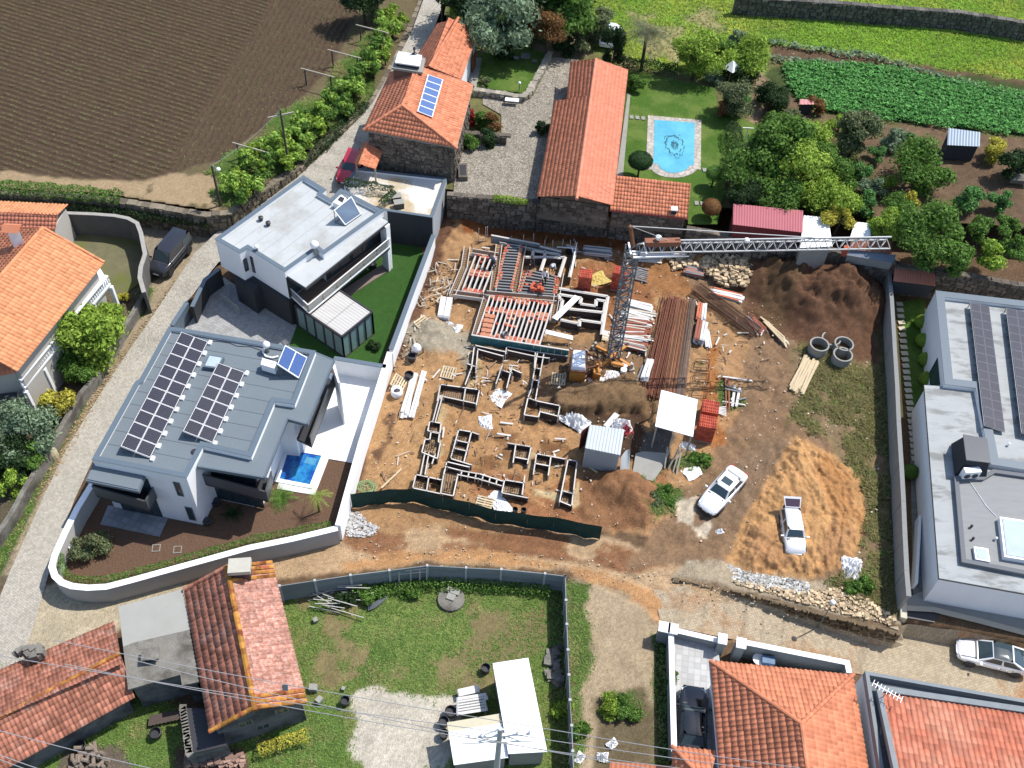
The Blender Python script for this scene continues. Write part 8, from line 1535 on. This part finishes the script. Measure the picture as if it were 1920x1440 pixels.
car('modern white saloon with long black glass roof parked on the paved lane',(1864,1228),(1813,1216),4.7,1.85,1.44,(.78,.79,.8),'fast',zg=-1.62,rough=.25,roofm=M_glass)
car('white car half hidden by the trees behind the long barn',(1143,62),(1148,44),4.3,1.75,1.45,(.76,.77,.78),'wagon',zg=3.0)
# ================= PEOPLE =================
def person(x,y,z,label,pose,rz=0.0,shirt=(.5,.5,.5),trousers=(.03,.03,.04),hat=None,skin=(.42,.25,.17),h0=.9):
 """skeleton joints in metres, grown into one skin"""
 p=P(x,y,z+h0);t=thing('person',label,'person',(p.x,p.y,z),rz)
 J=dict(stand=dict(pel=(0,0,.95),chest=(0,.02,1.3),neck=(0,.02,1.48),head=(0,.05,1.62),kl=(.11,.05,.5),al=(.13,-.02,.08),tl=(.14,.14,.03),kr=(-.11,.08,.5),ar=(-.12,.02,.08),tr=(-.13,.18,.03),sl=(.19,.01,1.42),el=(.27,.05,1.13),hl=(.24,.25,.93),sr=(-.19,.01,1.42),er=(-.27,.05,1.13),hr=(-.22,.27,.95)),bend=dict(pel=(0,-.15,.88),chest=(0,.18,1.1),neck=(0,.36,1.15),head=(0,.48,1.16),kl=(.13,.05,.48),al=(.15,-.12,.08),tl=(.16,.05,.03),kr=(-.13,.02,.48),ar=(-.15,-.18,.08),tr=(-.16,0,.03),sl=(.19,.3,1.12),el=(.24,.4,.84),hl=(.18,.55,.6),sr=(-.19,.3,1.12),er=(-.24,.42,.84),hr=(-.16,.58,.62)),walk=dict(pel=(0,0,.93),chest=(0,.06,1.28),neck=(0,.1,1.45),head=(0,.15,1.58),kl=(.1,.25,.52),al=(.1,.28,.1),tl=(.1,.43,.05),kr=(-.1,-.05,.5),ar=(-.1,-.4,.14),tr=(-.1,-.28,.04),sl=(.19,.07,1.4),el=(.25,-.1,1.14),hl=(.24,.05,.95),sr=(-.19,.07,1.4),er=(-.26,.2,1.15),hr=(-.2,.4,1.05)),crouch=dict(pel=(0,-.1,.42),chest=(0,.1,.74),neck=(0,.24,.86),head=(0,.36,.93),kl=(.17,.3,.52),al=(.15,.1,.08),tl=(.17,.28,.03),kr=(-.17,.3,.5),ar=(-.15,.08,.08),tr=(-.17,.26,.03),sl=(.18,.18,.84),el=(.22,.38,.62),hl=(.12,.55,.4),sr=(-.18,.18,.84),er=(-.22,.38,.62),hr=(-.12,.55,.42)))[pose]
 Rd=dict(pel=.15,chest=.16,neck=.06,head=.11,kl=.075,kr=.075,al=.05,ar=.05,tl=.045,tr=.045,sl=.075,sr=.075,el=.05,er=.05,hl=.038,hr=.038)
 names=list(J);E=[('pel','chest'),('chest','neck'),('neck','head'),('pel','kl'),('kl','al'),('al','tl'),('pel','kr'),('kr','ar'),('ar','tr'),('chest','sl'),('sl','el'),('el','hl'),('chest','sr'),('sr','er'),('er','hr')]
 me=bpy.data.meshes.new('body');me.from_pydata([J[n]for n in names],[(names.index(a),names.index(b))for a,b in E],[]);sk=me.skin_vertices.new()if hasattr(me.skin_vertices,'new')and len(me.skin_vertices)==0 else None
 o=link('body',me,t);md=o.modifiers.new('skin','SKIN')
 if len(me.skin_vertices)==0:
  bpy.context.view_layer.update()
 lay=me.skin_vertices[0].data if len(me.skin_vertices)else None
 if lay:
  for i,n in enumerate(names):lay[i].radius=(Rd[n],Rd[n]*(.75 if n in('pel','chest')else 1));lay[i].use_root=(n=='pel')
 o.modifiers.new('sub','SUBSURF').render_levels=1
 key='workwear_%d'%(int(sum(shirt)*1000)+int(sum(trousers)*7777)+(1 if pose=='crouch' else 0));m=bpy.data.materials.new(key);m.use_nodes=True;N=m.node_tree.nodes;L=m.node_tree.links;tc=N.new('ShaderNodeTexCoord');sx=N.new('ShaderNodeSeparateXYZ');L.new(tc.outputs['Object'],sx.inputs[0])
 r_=N.new('ShaderNodeValToRGB');r_.color_ramp.interpolation='CONSTANT';mr=N.new('ShaderNodeMath');mr.operation='DIVIDE';mr.inputs[1].default_value=2;L.new(sx.outputs[2],mr.inputs[0]);L.new(mr.outputs[0],r_.inputs[0]);L.new(r_.outputs[0],N['Principled BSDF'].inputs['Base Color']);N['Principled BSDF'].inputs['Roughness'].default_value=.85
 hipz,nk=J['pel'][2],J['neck'][2];els=[(0,(.03,.025,.02)),(.1,trousers),(hipz+.03,shirt),(nk+.01 if pose in('stand','walk')else 1.9,skin)];cr_=r_.color_ramp
 cr_.elements[0].position=0;cr_.elements[0].color=(*els[0][1],1);cr_.elements[1].position=els[1][0]/2;cr_.elements[1].color=(*els[1][1],1)
 for z_,c_ in els[2:]:e_=cr_.elements.new(z_/2);e_.color=(*c_,1)
 me.materials.append(m)
 hd=J['head'];b=MB();prof=[(.01,-.12),(.06,-.1),(.085,-.03),(.09,.03),(.07,.1),(.01,.135)];b.lathe(hd,prof,12);ho=b.build('head',mat('skin_tone',skin,.6,var=.02),t,org=Vector((0,0,0)),smooth=True);ORG[ho.name]=Vector((0,0,0))
 b=MB();b.lathe((hd[0],hd[1]-.01,hd[2]+.02),[(.13 if hat else .1,0),(.115 if hat else .1,.03),(.1,.08),(.06,.125),(.01,.14)],12);b.build('helmet' if hat else 'hair',mat('helmet_white',hat,.4,var=0)if hat else mat('dark_hair',(.03,.022,.018),.8,var=.1),t,org=Vector((0,0,0)),smooth=True)
 b=MB()
 for s_ in(-.035,.035):b.lathe((hd[0]+s_,hd[1]+.082,hd[2]+.01),[(.001,-.01),(.012,0),(.001,.01)],6)
 b.build('eyes',M_dark,t,org=Vector((0,0,0)));b=MB();b.hexa([(hd[0]-.015,hd[1]+.08,hd[2]-.03),(hd[0]+.015,hd[1]+.08,hd[2]-.03),(hd[0]+.012,hd[1]+.11,hd[2]-.03),(hd[0]-.012,hd[1]+.11,hd[2]-.03)],[(hd[0]-.006,hd[1]+.08,hd[2]+.015),(hd[0]+.006,hd[1]+.08,hd[2]+.015),(hd[0]+.005,hd[1]+.09,hd[2]+.015),(hd[0]-.005,hd[1]+.09,hd[2]+.015)]);b.build('nose',MATS['skin_tone'],t,org=Vector((0,0,0)))
 for s_,hn in((1,'hl'),(-1,'hr')):
  b=MB();q=Vector(J[hn]);d=(q-Vector(J['el' if s_>0 else 'er'])).normalized();side=d.cross(Vector((0,0,1))).normalized();b.bar(q,q+d*.09,.07,.03)
  for k,l_ in enumerate((.06,.07,.065,.05)):f0=q+d*.09+side*(k-1.5)*.018;b.bar(f0,f0+d*l_*.6,.014);b.bar(f0+d*l_*.6,f0+d*l_-Vector((0,0,.02)),.013)
  b.bar(q+d*.03+side*s_*.035,q+d*.07+side*s_*.06,.016);b.build('hand',MATS['skin_tone'],t,org=Vector((0,0,0)))
 return t
person(1000,492,.5,'worker in dark clothes striding across the form at the north of the slab','walk',2.2,(.02,.022,.028),(.02,.02,.025))
person(1039,497,.5,'worker in pale top and white cap bending beside the white frame','bend',2.8,(.35,.36,.38),(.025,.025,.03),hat=(.7,.7,.7))
person(1021,518,.8,'worker in white T-shirt and black trousers beside the heap of red blocks','stand',3.6,(.7,.7,.7),(.02,.02,.025))
person(926,488,.8,'worker in navy clothes bent over the corner between the upper floors','bend',1.0,(.02,.04,.07),(.02,.03,.05))
person(943,627,.3,'crouching worker in grey inside the void of the lower floor','crouch',4.0,(.28,.28,.3),(.05,.05,.06),h0=.5)
# ================= VEGETATION =================
T=tree
T(930,45,3.6,3.6,'grey','large grey green tree with dense round crown beside the stone house wing',seed=1)
T(885,20,2.2,3.0,'dark','dark tree behind the stone house wing',seed=2);T(860,8,1.6,2.0,'bright','small bright shrub tree beside the far road',seed=3);T(870,-20,3,4,'dark','dark tree at the top edge beside the far road',seed=4)
T(1000,40,2.0,3.2,'brown','brown reddish tree over the upper lawn, left crown',seed=2);T(1028,52,1.8,3.4,'brown','brown reddish tree over the upper lawn, right crown',seed=3);T(985,5,2.2,3,'dark','dark leafy tree at the top edge above the brown trees',seed=1)
T(1055,8,3.6,4,'green','large green tree at the top edge left of the white car',seed=3);T(1030,-20,3,4,'dark','dark tree crown cut by the top edge',seed=4)
T(1125,45,1.5,2.2,'olive','olive green bush tree in front of the white car',seed=2);T(1100,75,1.6,.9,'olive','spiky olive bush at the end of the barn',name='bush',cat='bush',seed=1);T(1062,92,1.2,.6,'dark','dark low bush by the head of the pebble yard',name='bush',cat='bush')
T(1152,92,1.25,2.2,'dark','dark upright conifer beside the far end of the barn',name='conifer',squash=2.0,seed=2,nleaf=6500)
palm(1213,62,2.6,4.2,'tall feathery palm at the edge of the meadow',TZ,40,'palm',.8,4)
T(1190,155,1.0,.8,'green','flowering bush at the far corner of the barn',name='bush',cat='bush')
T(1306,108,2.5,2.4,'bright','broad yellow green tree above the pool lawn',seed=4);T(1325,80,1.2,2.8,'bright','top shoot of yellow green foliage above the pool lawn',seed=2)
T(1405,108,2.4,1.8,'bright','yellow green tree beside the white garden parasol',seed=3);T(1350,85,1.3,.8,'green','dark green bush beside the meadow',name='bush',cat='bush');T(1380,70,1.0,.7,'grey','pale flowering bush at the edge of the meadow',name='bush',cat='bush')
T(1368,130,1.6,1.0,'dark','dark thicket beneath the white parasol',name='bush',cat='bush');T(1400,140,1.4,.9,'dark','dark thicket right of the parasol',name='bush',cat='bush');T(1340,145,1.0,.6,'grey','pale leaved shrub between stones beside the pool lawn',name='bush',cat='bush')
T(1376,190,1.9,1.8,'olive','orange tinged ornamental tree near the pool',seed=4);T(1385,178,1.1,2.2,'fruit','citrus green top of the ornamental tree near the pool',seed=3);T(1362,205,1.0,.8,'brown','brown red shrub at the side of the pool lawn',name='bush',cat='bush')
clipped(1201,301,1.12,1.9,'dark green mushroom shaped topiary left of the pool',squash=.6);clipped(1340,325,.78,1.6,'smaller mushroom shaped topiary right of the pool',squash=.65,kind='green');clipped(1334,388,.85,1.3,'brownish topiary ball at the foot of the pool lawn',kind='brown',squash=.8)
T(1335,358,.9,.5,'dark','low dark bush below the small mushroom topiary',name='bush',cat='bush')if False else None
T(925,232,1.1,.6,'brown','bronze leaved shrub in the bed beside the stone house',name='bush',cat='bush');T(905,225,1.0,.6,'green','green shrub in the bed beside the stone house',name='bush',cat='bush');T(882,222,.8,.6,'red','red flowering shrub against the stone house',name='bush',cat='bush');T(878,264,1.0,.7,'green','green shrub at the gate of the stone house',name='bush',cat='bush');T(915,262,1.0,.5,'dark','dark shrub below the gate wall',name='bush',cat='bush');T(907,155,.7,.5,'olive','small round olive bush on the corner of the upper lawn',name='bush',cat='bush')
T(1016,240,.8,.6,'dark','dark potted bush against the barn wall',name='bush',cat='bush');T(950,95,1.4,.8,'dark','dark undergrowth at the shaded head of the upper lawn',name='bush',cat='bush')
shrub_row('garden_hedge','dark clipped hedge between the meadow and the pool lawn','hedge',[P(1166,122,TZ+.5),P(1270,135,TZ+.5)],.8,'dark',TZ,260,.09)
shrub_row('garden_hedge','leafy hedge along the right side of the pool lawn','hedge',[P(1372,240,TZ+.6),P(1378,290,TZ+.6),P(1368,330,TZ+.6)],.8,'dark',TZ,260,.09)
OR=[(1410,330,2.6,2.0,'green','bushy green orchard tree at the lower left of the garden'),(1460,290,3.3,2.8,'green','largest leafy tree in the middle of the garden'),(1510,265,2.4,2.2,'bright','yellowish tree behind the largest garden tree'),(1500,330,2.9,2.2,'bright','light green spreading tree below the largest garden tree'),(1560,340,2.0,1.6,'green','green tree right of the light spreading tree'),(1605,255,2.3,2.2,'olive','olive toned tree with leaning trunk below the potato field'),(1540,300,1.8,2.0,'green','small green tree between the largest tree and olive toned tree'),(1420,290,1.8,1.4,'olive','olive bush tree by the garden path'),(1725,320,2.7,1.8,'green','feathery drooping green tree left of the bare earth plot'),(1660,345,.9,.8,'bright','small bright fruit bush near the drooping tree'),(1678,262,1.3,.8,'grey','silver leaved bush below the potato field'),(1708,262,.8,.8,'fruit','small rounded bush beside the silver one'),(1645,290,.9,.7,'fruit','pale cabbage coloured shrub by the trellis'),(1862,285,1.25,.9,'yellow','bright yellow round shrub by the metal hut'),(1818,372,1.35,1.1,'fruit','citrus tree upper left of the trio on bare earth'),(1878,380,1.1,1.0,'fruit','citrus tree upper right of the trio on bare earth'),(1893,425,1.15,1.3,'green','flat topped citrus tree with visible trunk'),(1838,430,1.3,1.2,'green','loose green tree below the citrus pair'),(1902,465,1.3,1.0,'green','green tree at the right edge above the stone wall'),(1860,480,1.5,1.2,'bright','yellow green tree near the stone wall at the right'),(1745,450,3.0,2.2,'green','large light green tree above the barbecue shelter'),(1690,400,1.8,1.4,'green','green tree left of the large light green one'),(1700,378,1.2,1.0,'yellow','bronze yellow bush beneath the drooping tree'),(1625,385,1.3,1.0,'fruit','pale green bush in the middle of the orchard'),(1575,408,1.35,1.8,'yellow','yellow green tree between the white shed roofs'),(1660,425,1.7,1.9,'bright','bright yellow green tree right of the small white roof'),(1470,375,2.2,1.4,'green','green tree overhanging the pink shed'),(1400,375,1.8,1.2,'dark','dark tree behind the left end of the pink shed'),(1560,375,2.3,1.6,'bright','leafy bright tree above the white shed roof'),(1795,500-10,1.4,1.2,'green','green bush against the stone wall above the right plot'),(1640,350,1.2,.8,'grey','greyish bush in the orchard centre'),(1475,225,1.2,.8,'olive','olive bush at the lower corner of the potato field'),(1450,185,1.7,1.0,'dark','dark broom bush left of the potato field'),(1530,200,1.0,.7,'brown','brown bush by the pink hutch'),(1450,230,1.2,.7,'green','green vegetable clump by the path'),(1500,240,.9,.7,'fruit','small green clump below the pink hutch'),(1575,235,1.0,.7,'bright','light bush by the green trellis'),(1905,310,1.6,1.4,'dark','dark tree at the right edge of the picture'),(1780,415,1.0,1.1,'green','small tree left of the citrus pair'),(1610,320,1.0,.8,'fruit','low bush among bare earth in the orchard'),(1440,420,1.0,.6,'dark','dark bush peeping above the pink shed roof'),(1535,385,1.2,1.0,'green','bush above the gap of pink and white sheds')]
for i,(x,y,r_,h_,k_,l_)in enumerate(OR):T(x,y,r_,h_,k_,l_,seed=i%4+1,name='fruit_tree' if r_>1.1 else 'bush',cat='tree' if r_>1.1 else 'bush')
T(170,628,3.0,2.4,'bright','large bright green tree between the villa and the cobbled road',0,seed=2);T(195,590,1.5,1.8,'bright','upper branch crown of the bright roadside tree',0,seed=3);T(150,680,1.8,1.4,'green','lower green shrub under the bright roadside tree',0,seed=1);T(100,755,1.35,1.4,'yellow','yellow green shrub by the veranda',0,seed=4)
T(35,815,2.4,1.8,'grey','grey green tree at the left edge below the villa',0,seed=1);T(20,870,2.0,1.2,'dark','dark green tree at the left edge by the road bank',0,seed=2);T(60,850,1.2,1.2,'green','green shrub beside the cream concrete drum',0,seed=3);T(25,910,1.2,.8,'bright','bright shrub on the left road bank',0,name='bush',cat='bush',seed=4);T(232,556,.5,.4,'yellow','tiny yellow green shrub in the gap of the curved wall',0,name='bush',cat='bush')
T(680,-8,2.6,3.2,'dark','dark tree at the top edge casting its shadow on the ploughed field',FZ,seed=3);T(700,18,1.4,1.0,'olive','olive bush under the dark tree at the top edge',FZ,name='bush',cat='bush')
VN=[]
def along(pts,n):
 w=[np.array(p,float)for p in pts];L_=[0]
 for a,b in zip(w[:-1],w[1:]):L_.append(L_[-1]+np.linalg.norm(b-a))
 for k in range(n):
  s=L_[-1]*(k+.5)/n;i=max(j for j in range(len(w)-1)if L_[j]<=s);f=(s-L_[i])/(L_[i+1]-L_[i]);yield w[i]+(w[i+1]-w[i])*f
k=0
for(ln_,n_,r_,rown)in(([(735,15),(715,60),(690,110),(640,170),(590,215),(560,235)],17,1.0,'in the row nearest the upper furrows'),([(750,25),(725,95),(680,150),(640,205),(575,245),(545,290)],15,1.0,'in the row nearest the upper road wall'),([(560,250),(510,270),(460,290),(440,330),(430,360)],10,.95,'on the lower slope nearest the furrows'),([(570,280),(500,310),(470,345),(440,375)],9,.9,'on the lower slope nearest the road')):
 for vi,p in enumerate(along(ln_,n_)):
  k+=1;jx,jy=random.uniform(-8,8),random.uniform(-6,6);T(p[0]+jx,p[1]+jy,r_*random.uniform(.7,1.25),1.1,random.choice(['vine','vine','bright','green']),'young vine '+rown+', '+['first','second','third','fourth','fifth','sixth','seventh','eighth','ninth','tenth','eleventh','twelfth','thirteenth','fourteenth','fifteenth','sixteenth','last'][vi]+' from its top end',FZ,name='grape_vine',cat='vine',group='vines beside the ploughed field',seed=k%4+1,nleaf=620,size=.16)
for k,(x,y,l)in enumerate([(677,78,'vine trellis post and rail in the upper vine rows'),(625,125,'vine trellis post and rail in the middle vine rows'),(575,160,'vine trellis post and rail at the left of the vine rows'),(450,300,'vine trellis post near the pole with lamp')]):
 t=thing('vine_trellis',l,'trellis',P(x,y,FZ),0,'vine trellises');p=P(x,y,FZ);b=MB();b.box((p.x,p.y,FZ),.12,.12,1.8);b.box((p.x+2.6,p.y-.9,FZ),.12,.12,1.8);b.build('post',M_pole,t);b=MB();b.bar((p.x-.4,p.y+.1,FZ+1.8),(p.x+3,p.y-1.0,FZ+1.8),.09);b.build('rail',M_wood,t)
shrub_row('wall_bramble','dark green bramble overgrowing the shaded field wall at the left','bramble',[P(x,y,FZ+.1)for x,y in[(-60,352),(60,358),(160,366),(230,374)]],.75,'green',FZ,300,.09);shrub_row('wall_bramble','bramble hanging down the shaded field wall','bramble',[P(x,y,1.3)for x,y in[(0,385),(120,388),(220,398),(330,412),(400,420)]],.6,'dark',0,260,.09)
shrub_row('wall_bramble','ivy covered stretch of field wall beside the tall pole','bramble',[P(x,y,FZ-.2)for x,y in[(560,310),(600,280),(645,236),(690,200)]],.7,'dark',FZ,260,.09)
shrub_row('flower_hedge','row of yellow flowering plants below the old house gable','hedge',[P(485,1410,.5),P(530,1392,.5),P(578,1378,.5)],.45,'yellow',0,300,.07)
shrub_row('fence_weeds','green weeds along the foot of the precast fence','weeds',[P(x,y,.15)for x,y in[(660,1108),(730,1104),(800,1096),(900,1098),(1030,1108)]],.55,'green',0,240,.08,cats=None)
for k,(x,y,r_,c_,l)in enumerate([(690,1105,1.1,'green','green weed bush between the scrap frames and bent pipes'),(650,1125,.8,'dark','dark weed bush below the scrap frames'),(1605,1100,.75,'green','left of the two round green bushes on the bank'),(1625,1100,.7,'green','right of the two round green bushes on the bank'),(1250,925,.9,'green','green weeds clump behind the white saloon'),(1230,940,.7,'olive','olive weeds clump beside the orange mound'),(1315,860,.8,'green','green weeds below the brick pallets'),(1060,1330,.8,'bright','green nettles beside the long white shed'),(770,1110,.7,'green','green weeds in front of the goal shaped frame'),(700,648,.6,'dark','dark shrub in the corner of the lawn by the white wall'),(1260,1210+60,.5,'green','green tuft at the foot of the compound wall'),(1140,1330,.9,'bright','bright weed patch on the gravel strip'),(1175,1325,.9,'green','green weed patch on the gravel strip'),(1090,1370,.7,'green','green weeds against the outside of the precast fence')]):
 T(x,y,r_,.25,c_,l,0,name='weed_bush',cat='bush',seed=k%4+1,trunk=False,squash=.55)
pc=inside_pts(5200,[(1470,122),(1520,118),(1640,124),(1760,148),(1990,190),(1990,262),(1900,250),(1780,236),(1650,222),(1560,208),(1500,195),(1480,160)],TZ+.12)
rows_=_g=np.array(P(1640,124,TZ))-np.array(P(1900,172,TZ));rd=rows_[:2]/np.linalg.norm(rows_[:2]);rn=np.array([-rd[1],rd[0]]);s_=pc[:,:2]@rn;sn=np.round(s_/.75)*.75;pc[:,:2]+=(sn-s_)[:,None]*rn*.8
V=[]
for k in range(7):a=RNG.normal(0,1,(len(pc),3))*np.array([.16,.16,.1]);V.append(leaves(pc+a+np.array([0,0,.2]),np.tile([0,0,1.],(len(pc),1)),.15))
V=np.concatenate(V).reshape(-1,3);F=np.arange(len(V)).reshape(-1,4);o=link('potato_crop',np_mesh('potato_crop',V,F,M_potato,v=RNG.random(len(F))));tag(o,'dense green rows of potato plants in the garden field','potato plants',kind='stuff')
cab_=[]
for(x,y)in[(1445+i*9,78+i*1.6)for i in range(18)]+[(1600+i*9,98+i*2.6)for i in range(36)]+[(1450+i*10,110+i*1.0)for i in range(14)]:p=P(x+random.uniform(-3,3),y+random.uniform(-3,3),TZ+.1);cab_.append(p)
cab_=np.array(cab_);V=[]
for k in range(14):a=RNG.normal(0,1,(len(cab_),3))*np.array([.22,.22,.08]);V.append(leaves(cab_+a+np.array([0,0,.2]),np.tile([0,0,1.],(len(cab_),1)),.2))
V=np.concatenate(V).reshape(-1,3);F=np.arange(len(V)).reshape(-1,4);o=link('cabbage_rows',np_mesh('cabbage_rows',V,F,LM['grey'],v=RNG.random(len(F))));tag(o,'rows of grey green cabbages along the edge of the meadow','cabbages',kind='stuff')
tufts('grass_tufts',scatter_px(GD,30000,.5),.17,.035,M_grass,'green grass and weeds in the lots and verges',3)
tufts('dry_weed_tufts',scatter_px(GD,7000,.5,[(1480,640),(1700,640),(1710,1150),(1500,1150)]),.3,.04,M_weed,'tall dry olive weeds along the east wall',3)
tufts('field_edge_grass',scatter_px(FD,22000,.35),.28,.05,M_grass,'grass between the ploughed field and the road',3)
tufts('meadow_grass',scatter_px(TD,45000,.75),.22,.06,M_yel,'yellow green meadow grass',3);tufts('garden_grass',scatter_px(TD,22000,.45),.22,.05,M_grass,'garden grass on the upper terrace',3)
tufts('young_maize',(lambda D:np.stack([D['X'],D['Y'],D['Z']],-1)[RNG.choice(len(D['X']),22000,p=(lambda w:w/w.sum())(((sdf(D['px'],D['py'],np.array(_tilled))>4)&(D['py']>-30)).astype(float)*np.clip(D['Z']-FZ-.045,0,1)))])(FD),.13,.028,M_seed,'seedlings along the furrows of the ploughed field',2)
lawnp=np.concatenate([inside_pts(14000,[(1178,130),(1270,150),(1340,165),(1345,200),(1420,235),(1410,280),(1370,300),(1345,420),(1290,420),(1290,345),(1158,336)],TZ+.1),inside_pts(4000,[(905,100),(990,85),(1030,105),(985,175),(895,163)],TZ+.12)])
pxl=PIX(lawnp);lawnp=lawnp[sdf(pxl[:,0],pxl[:,1],[(1210,212),(1320,220),(1318,335),(1208,335)])<0];tufts('lawn_grass',lawnp,.06,.03,M_grass,'short lawn grass round the light blue pool',2)
tufts('town_lawn_grass',inside_pts(9000,[(560,610),(700,450),(800,460),(706,690),(560,655)],.08),.05,.03,mat('lawn_blades',srgb(66,108,40),.9,vary=.4),'short green lawn grass behind the white and black house',2)
t=thing('parasol','white folded garden parasol among the shrubs','parasol',P(1374,128,TZ));p=P(1374,118,TZ+2.2);b=MB();b.lathe(p,[(.95,-.5),(.5,-.15),(.03,.25)],4);b.build('canopy',M_plast,t);b=MB();b.tube((p.x,p.y,TZ),p,.04);b.build('pole',M_wood,t)
t=thing('garden_bench','small white topped bench beside the low granite wall','bench',P(960,195,TZ));b=MB();b.box(P(960,188,TZ+.5),1.3,.5,.08,-.05);b.build('seat',M_plast,t);b=MB()
for dx in(-.5,.5):c=P(960,190,TZ);b.box((c.x+dx,c.y,TZ),.15,.4,.5)
b.build('leg',M_stone,t)
for k,(x,y,l)in enumerate([(974,158,'globe lamp on a short post in the upper lawn'),(1382,165,'white globe lamp by the ornamental tree')]):t=thing('garden_lamp',l,'lamp',P(x,y+8,TZ));p=P(x,y,TZ+.9);b=MB();b.tube((p.x,p.y,TZ),p,.03);b.build('post',M_dark,t);b=MB();b.lathe(p,[(.01,0),(.13,.06),(.15,.15),(.1,.26),(.01,.3)],12);b.build('globe',M_plast,t,smooth=True)
t=thing('garden_swing','grey metal chairs and table in the shade of the brown tree','garden furniture',P(985,112,TZ));b=MB();c=P(985,110,TZ+.4);b.box((c.x,c.y,TZ+.7),.9,.9,.05);b.box((c.x-.9,c.y,TZ+.4),.5,.5,.05);b.box((c.x+.9,c.y-.3,TZ+.4),.5,.5,.05);b.build('tops',M_steel,t);b=MB()
for dx,dy,h_ in((0,0,.7),(-.9,0,.4),(.9,-.3,.4)):b.tube((c.x+dx,c.y+dy,TZ),(c.x+dx,c.y+dy,TZ+h_),.05)
b.build('leg',M_steel,t)
t=thing('wooden_door','brown wooden doors leaning at the patio of the stone house wing','door',P(885,118,TZ));b=MB();b.bar(P(886,124,TZ+.9),P(892,110,TZ+.9),.06,1.8);b.build('leaf',mat('brown_wood',srgb(150,84,50),.6,var=.1),t)
t=thing('clothes_line','green clothes line post with crossbar beside the pool garden','clothes line',P(1398,262,TZ))
p=P(1403,240,TZ+2);b=MB();b.tube((p.x,p.y,TZ),p,.04);b.bar(p-Vector((.5,0,0)),p+Vector((.5,0,0)),.06);b.build('post',M_whitem,t)
t=thing('green_trellis','dark green netted trellis at the lower edge of the potato field','trellis',P(1620,215,TZ));b=MB();b.bar(P(1597,213,TZ+1),P(1650,222,TZ+1),.8,.08);b.build('net',mat('teal_net',srgb(30,84,72),.8),t);b=MB()
for x,y in((1599,214),(1625,218),(1648,222)):p=P(x,y,TZ+1);b.tube((p.x,p.y,TZ),p,.04)
b.build('post',M_wood,t)
t=thing('garden_bed_frame','dark cold frame box at the right edge of the bare earth plot','planter',P(1910,340,TZ));b=MB();b.box(P(1908,338,TZ+.3),1.6,1.1,.4,-.1);b.build('box',M_oldconc,t)
t=thing('water_trough','grey stone trough with a dark opening beside the stone house wall','trough',P(868,318,TZ));b=MB();c=P(868,322,TZ+.3);b.box((c.x,c.y,TZ),.8,1.9,.5,.1);b.build('basin',M_stone,t);b=MB();b.box((c.x,c.y,TZ+.5),.55,1.4,.02,.1);b.build('water',M_dark,t)
for k,(x,y,l)in enumerate([(389,976,'pair of stored pots under the balcony of the white house'),(404,940,'dark pot beside the balcony pillar'),(700,495,'round dark planter at the end of the timber terrace')]):
 p=P(x,y,.4);b=MB();b.lathe((p.x,p.y,0),[(.2,0),(.32,.4),(.28,.42),(.01,.3)],12);tag(b.build('plant_pot',M_dark),l,'pot')
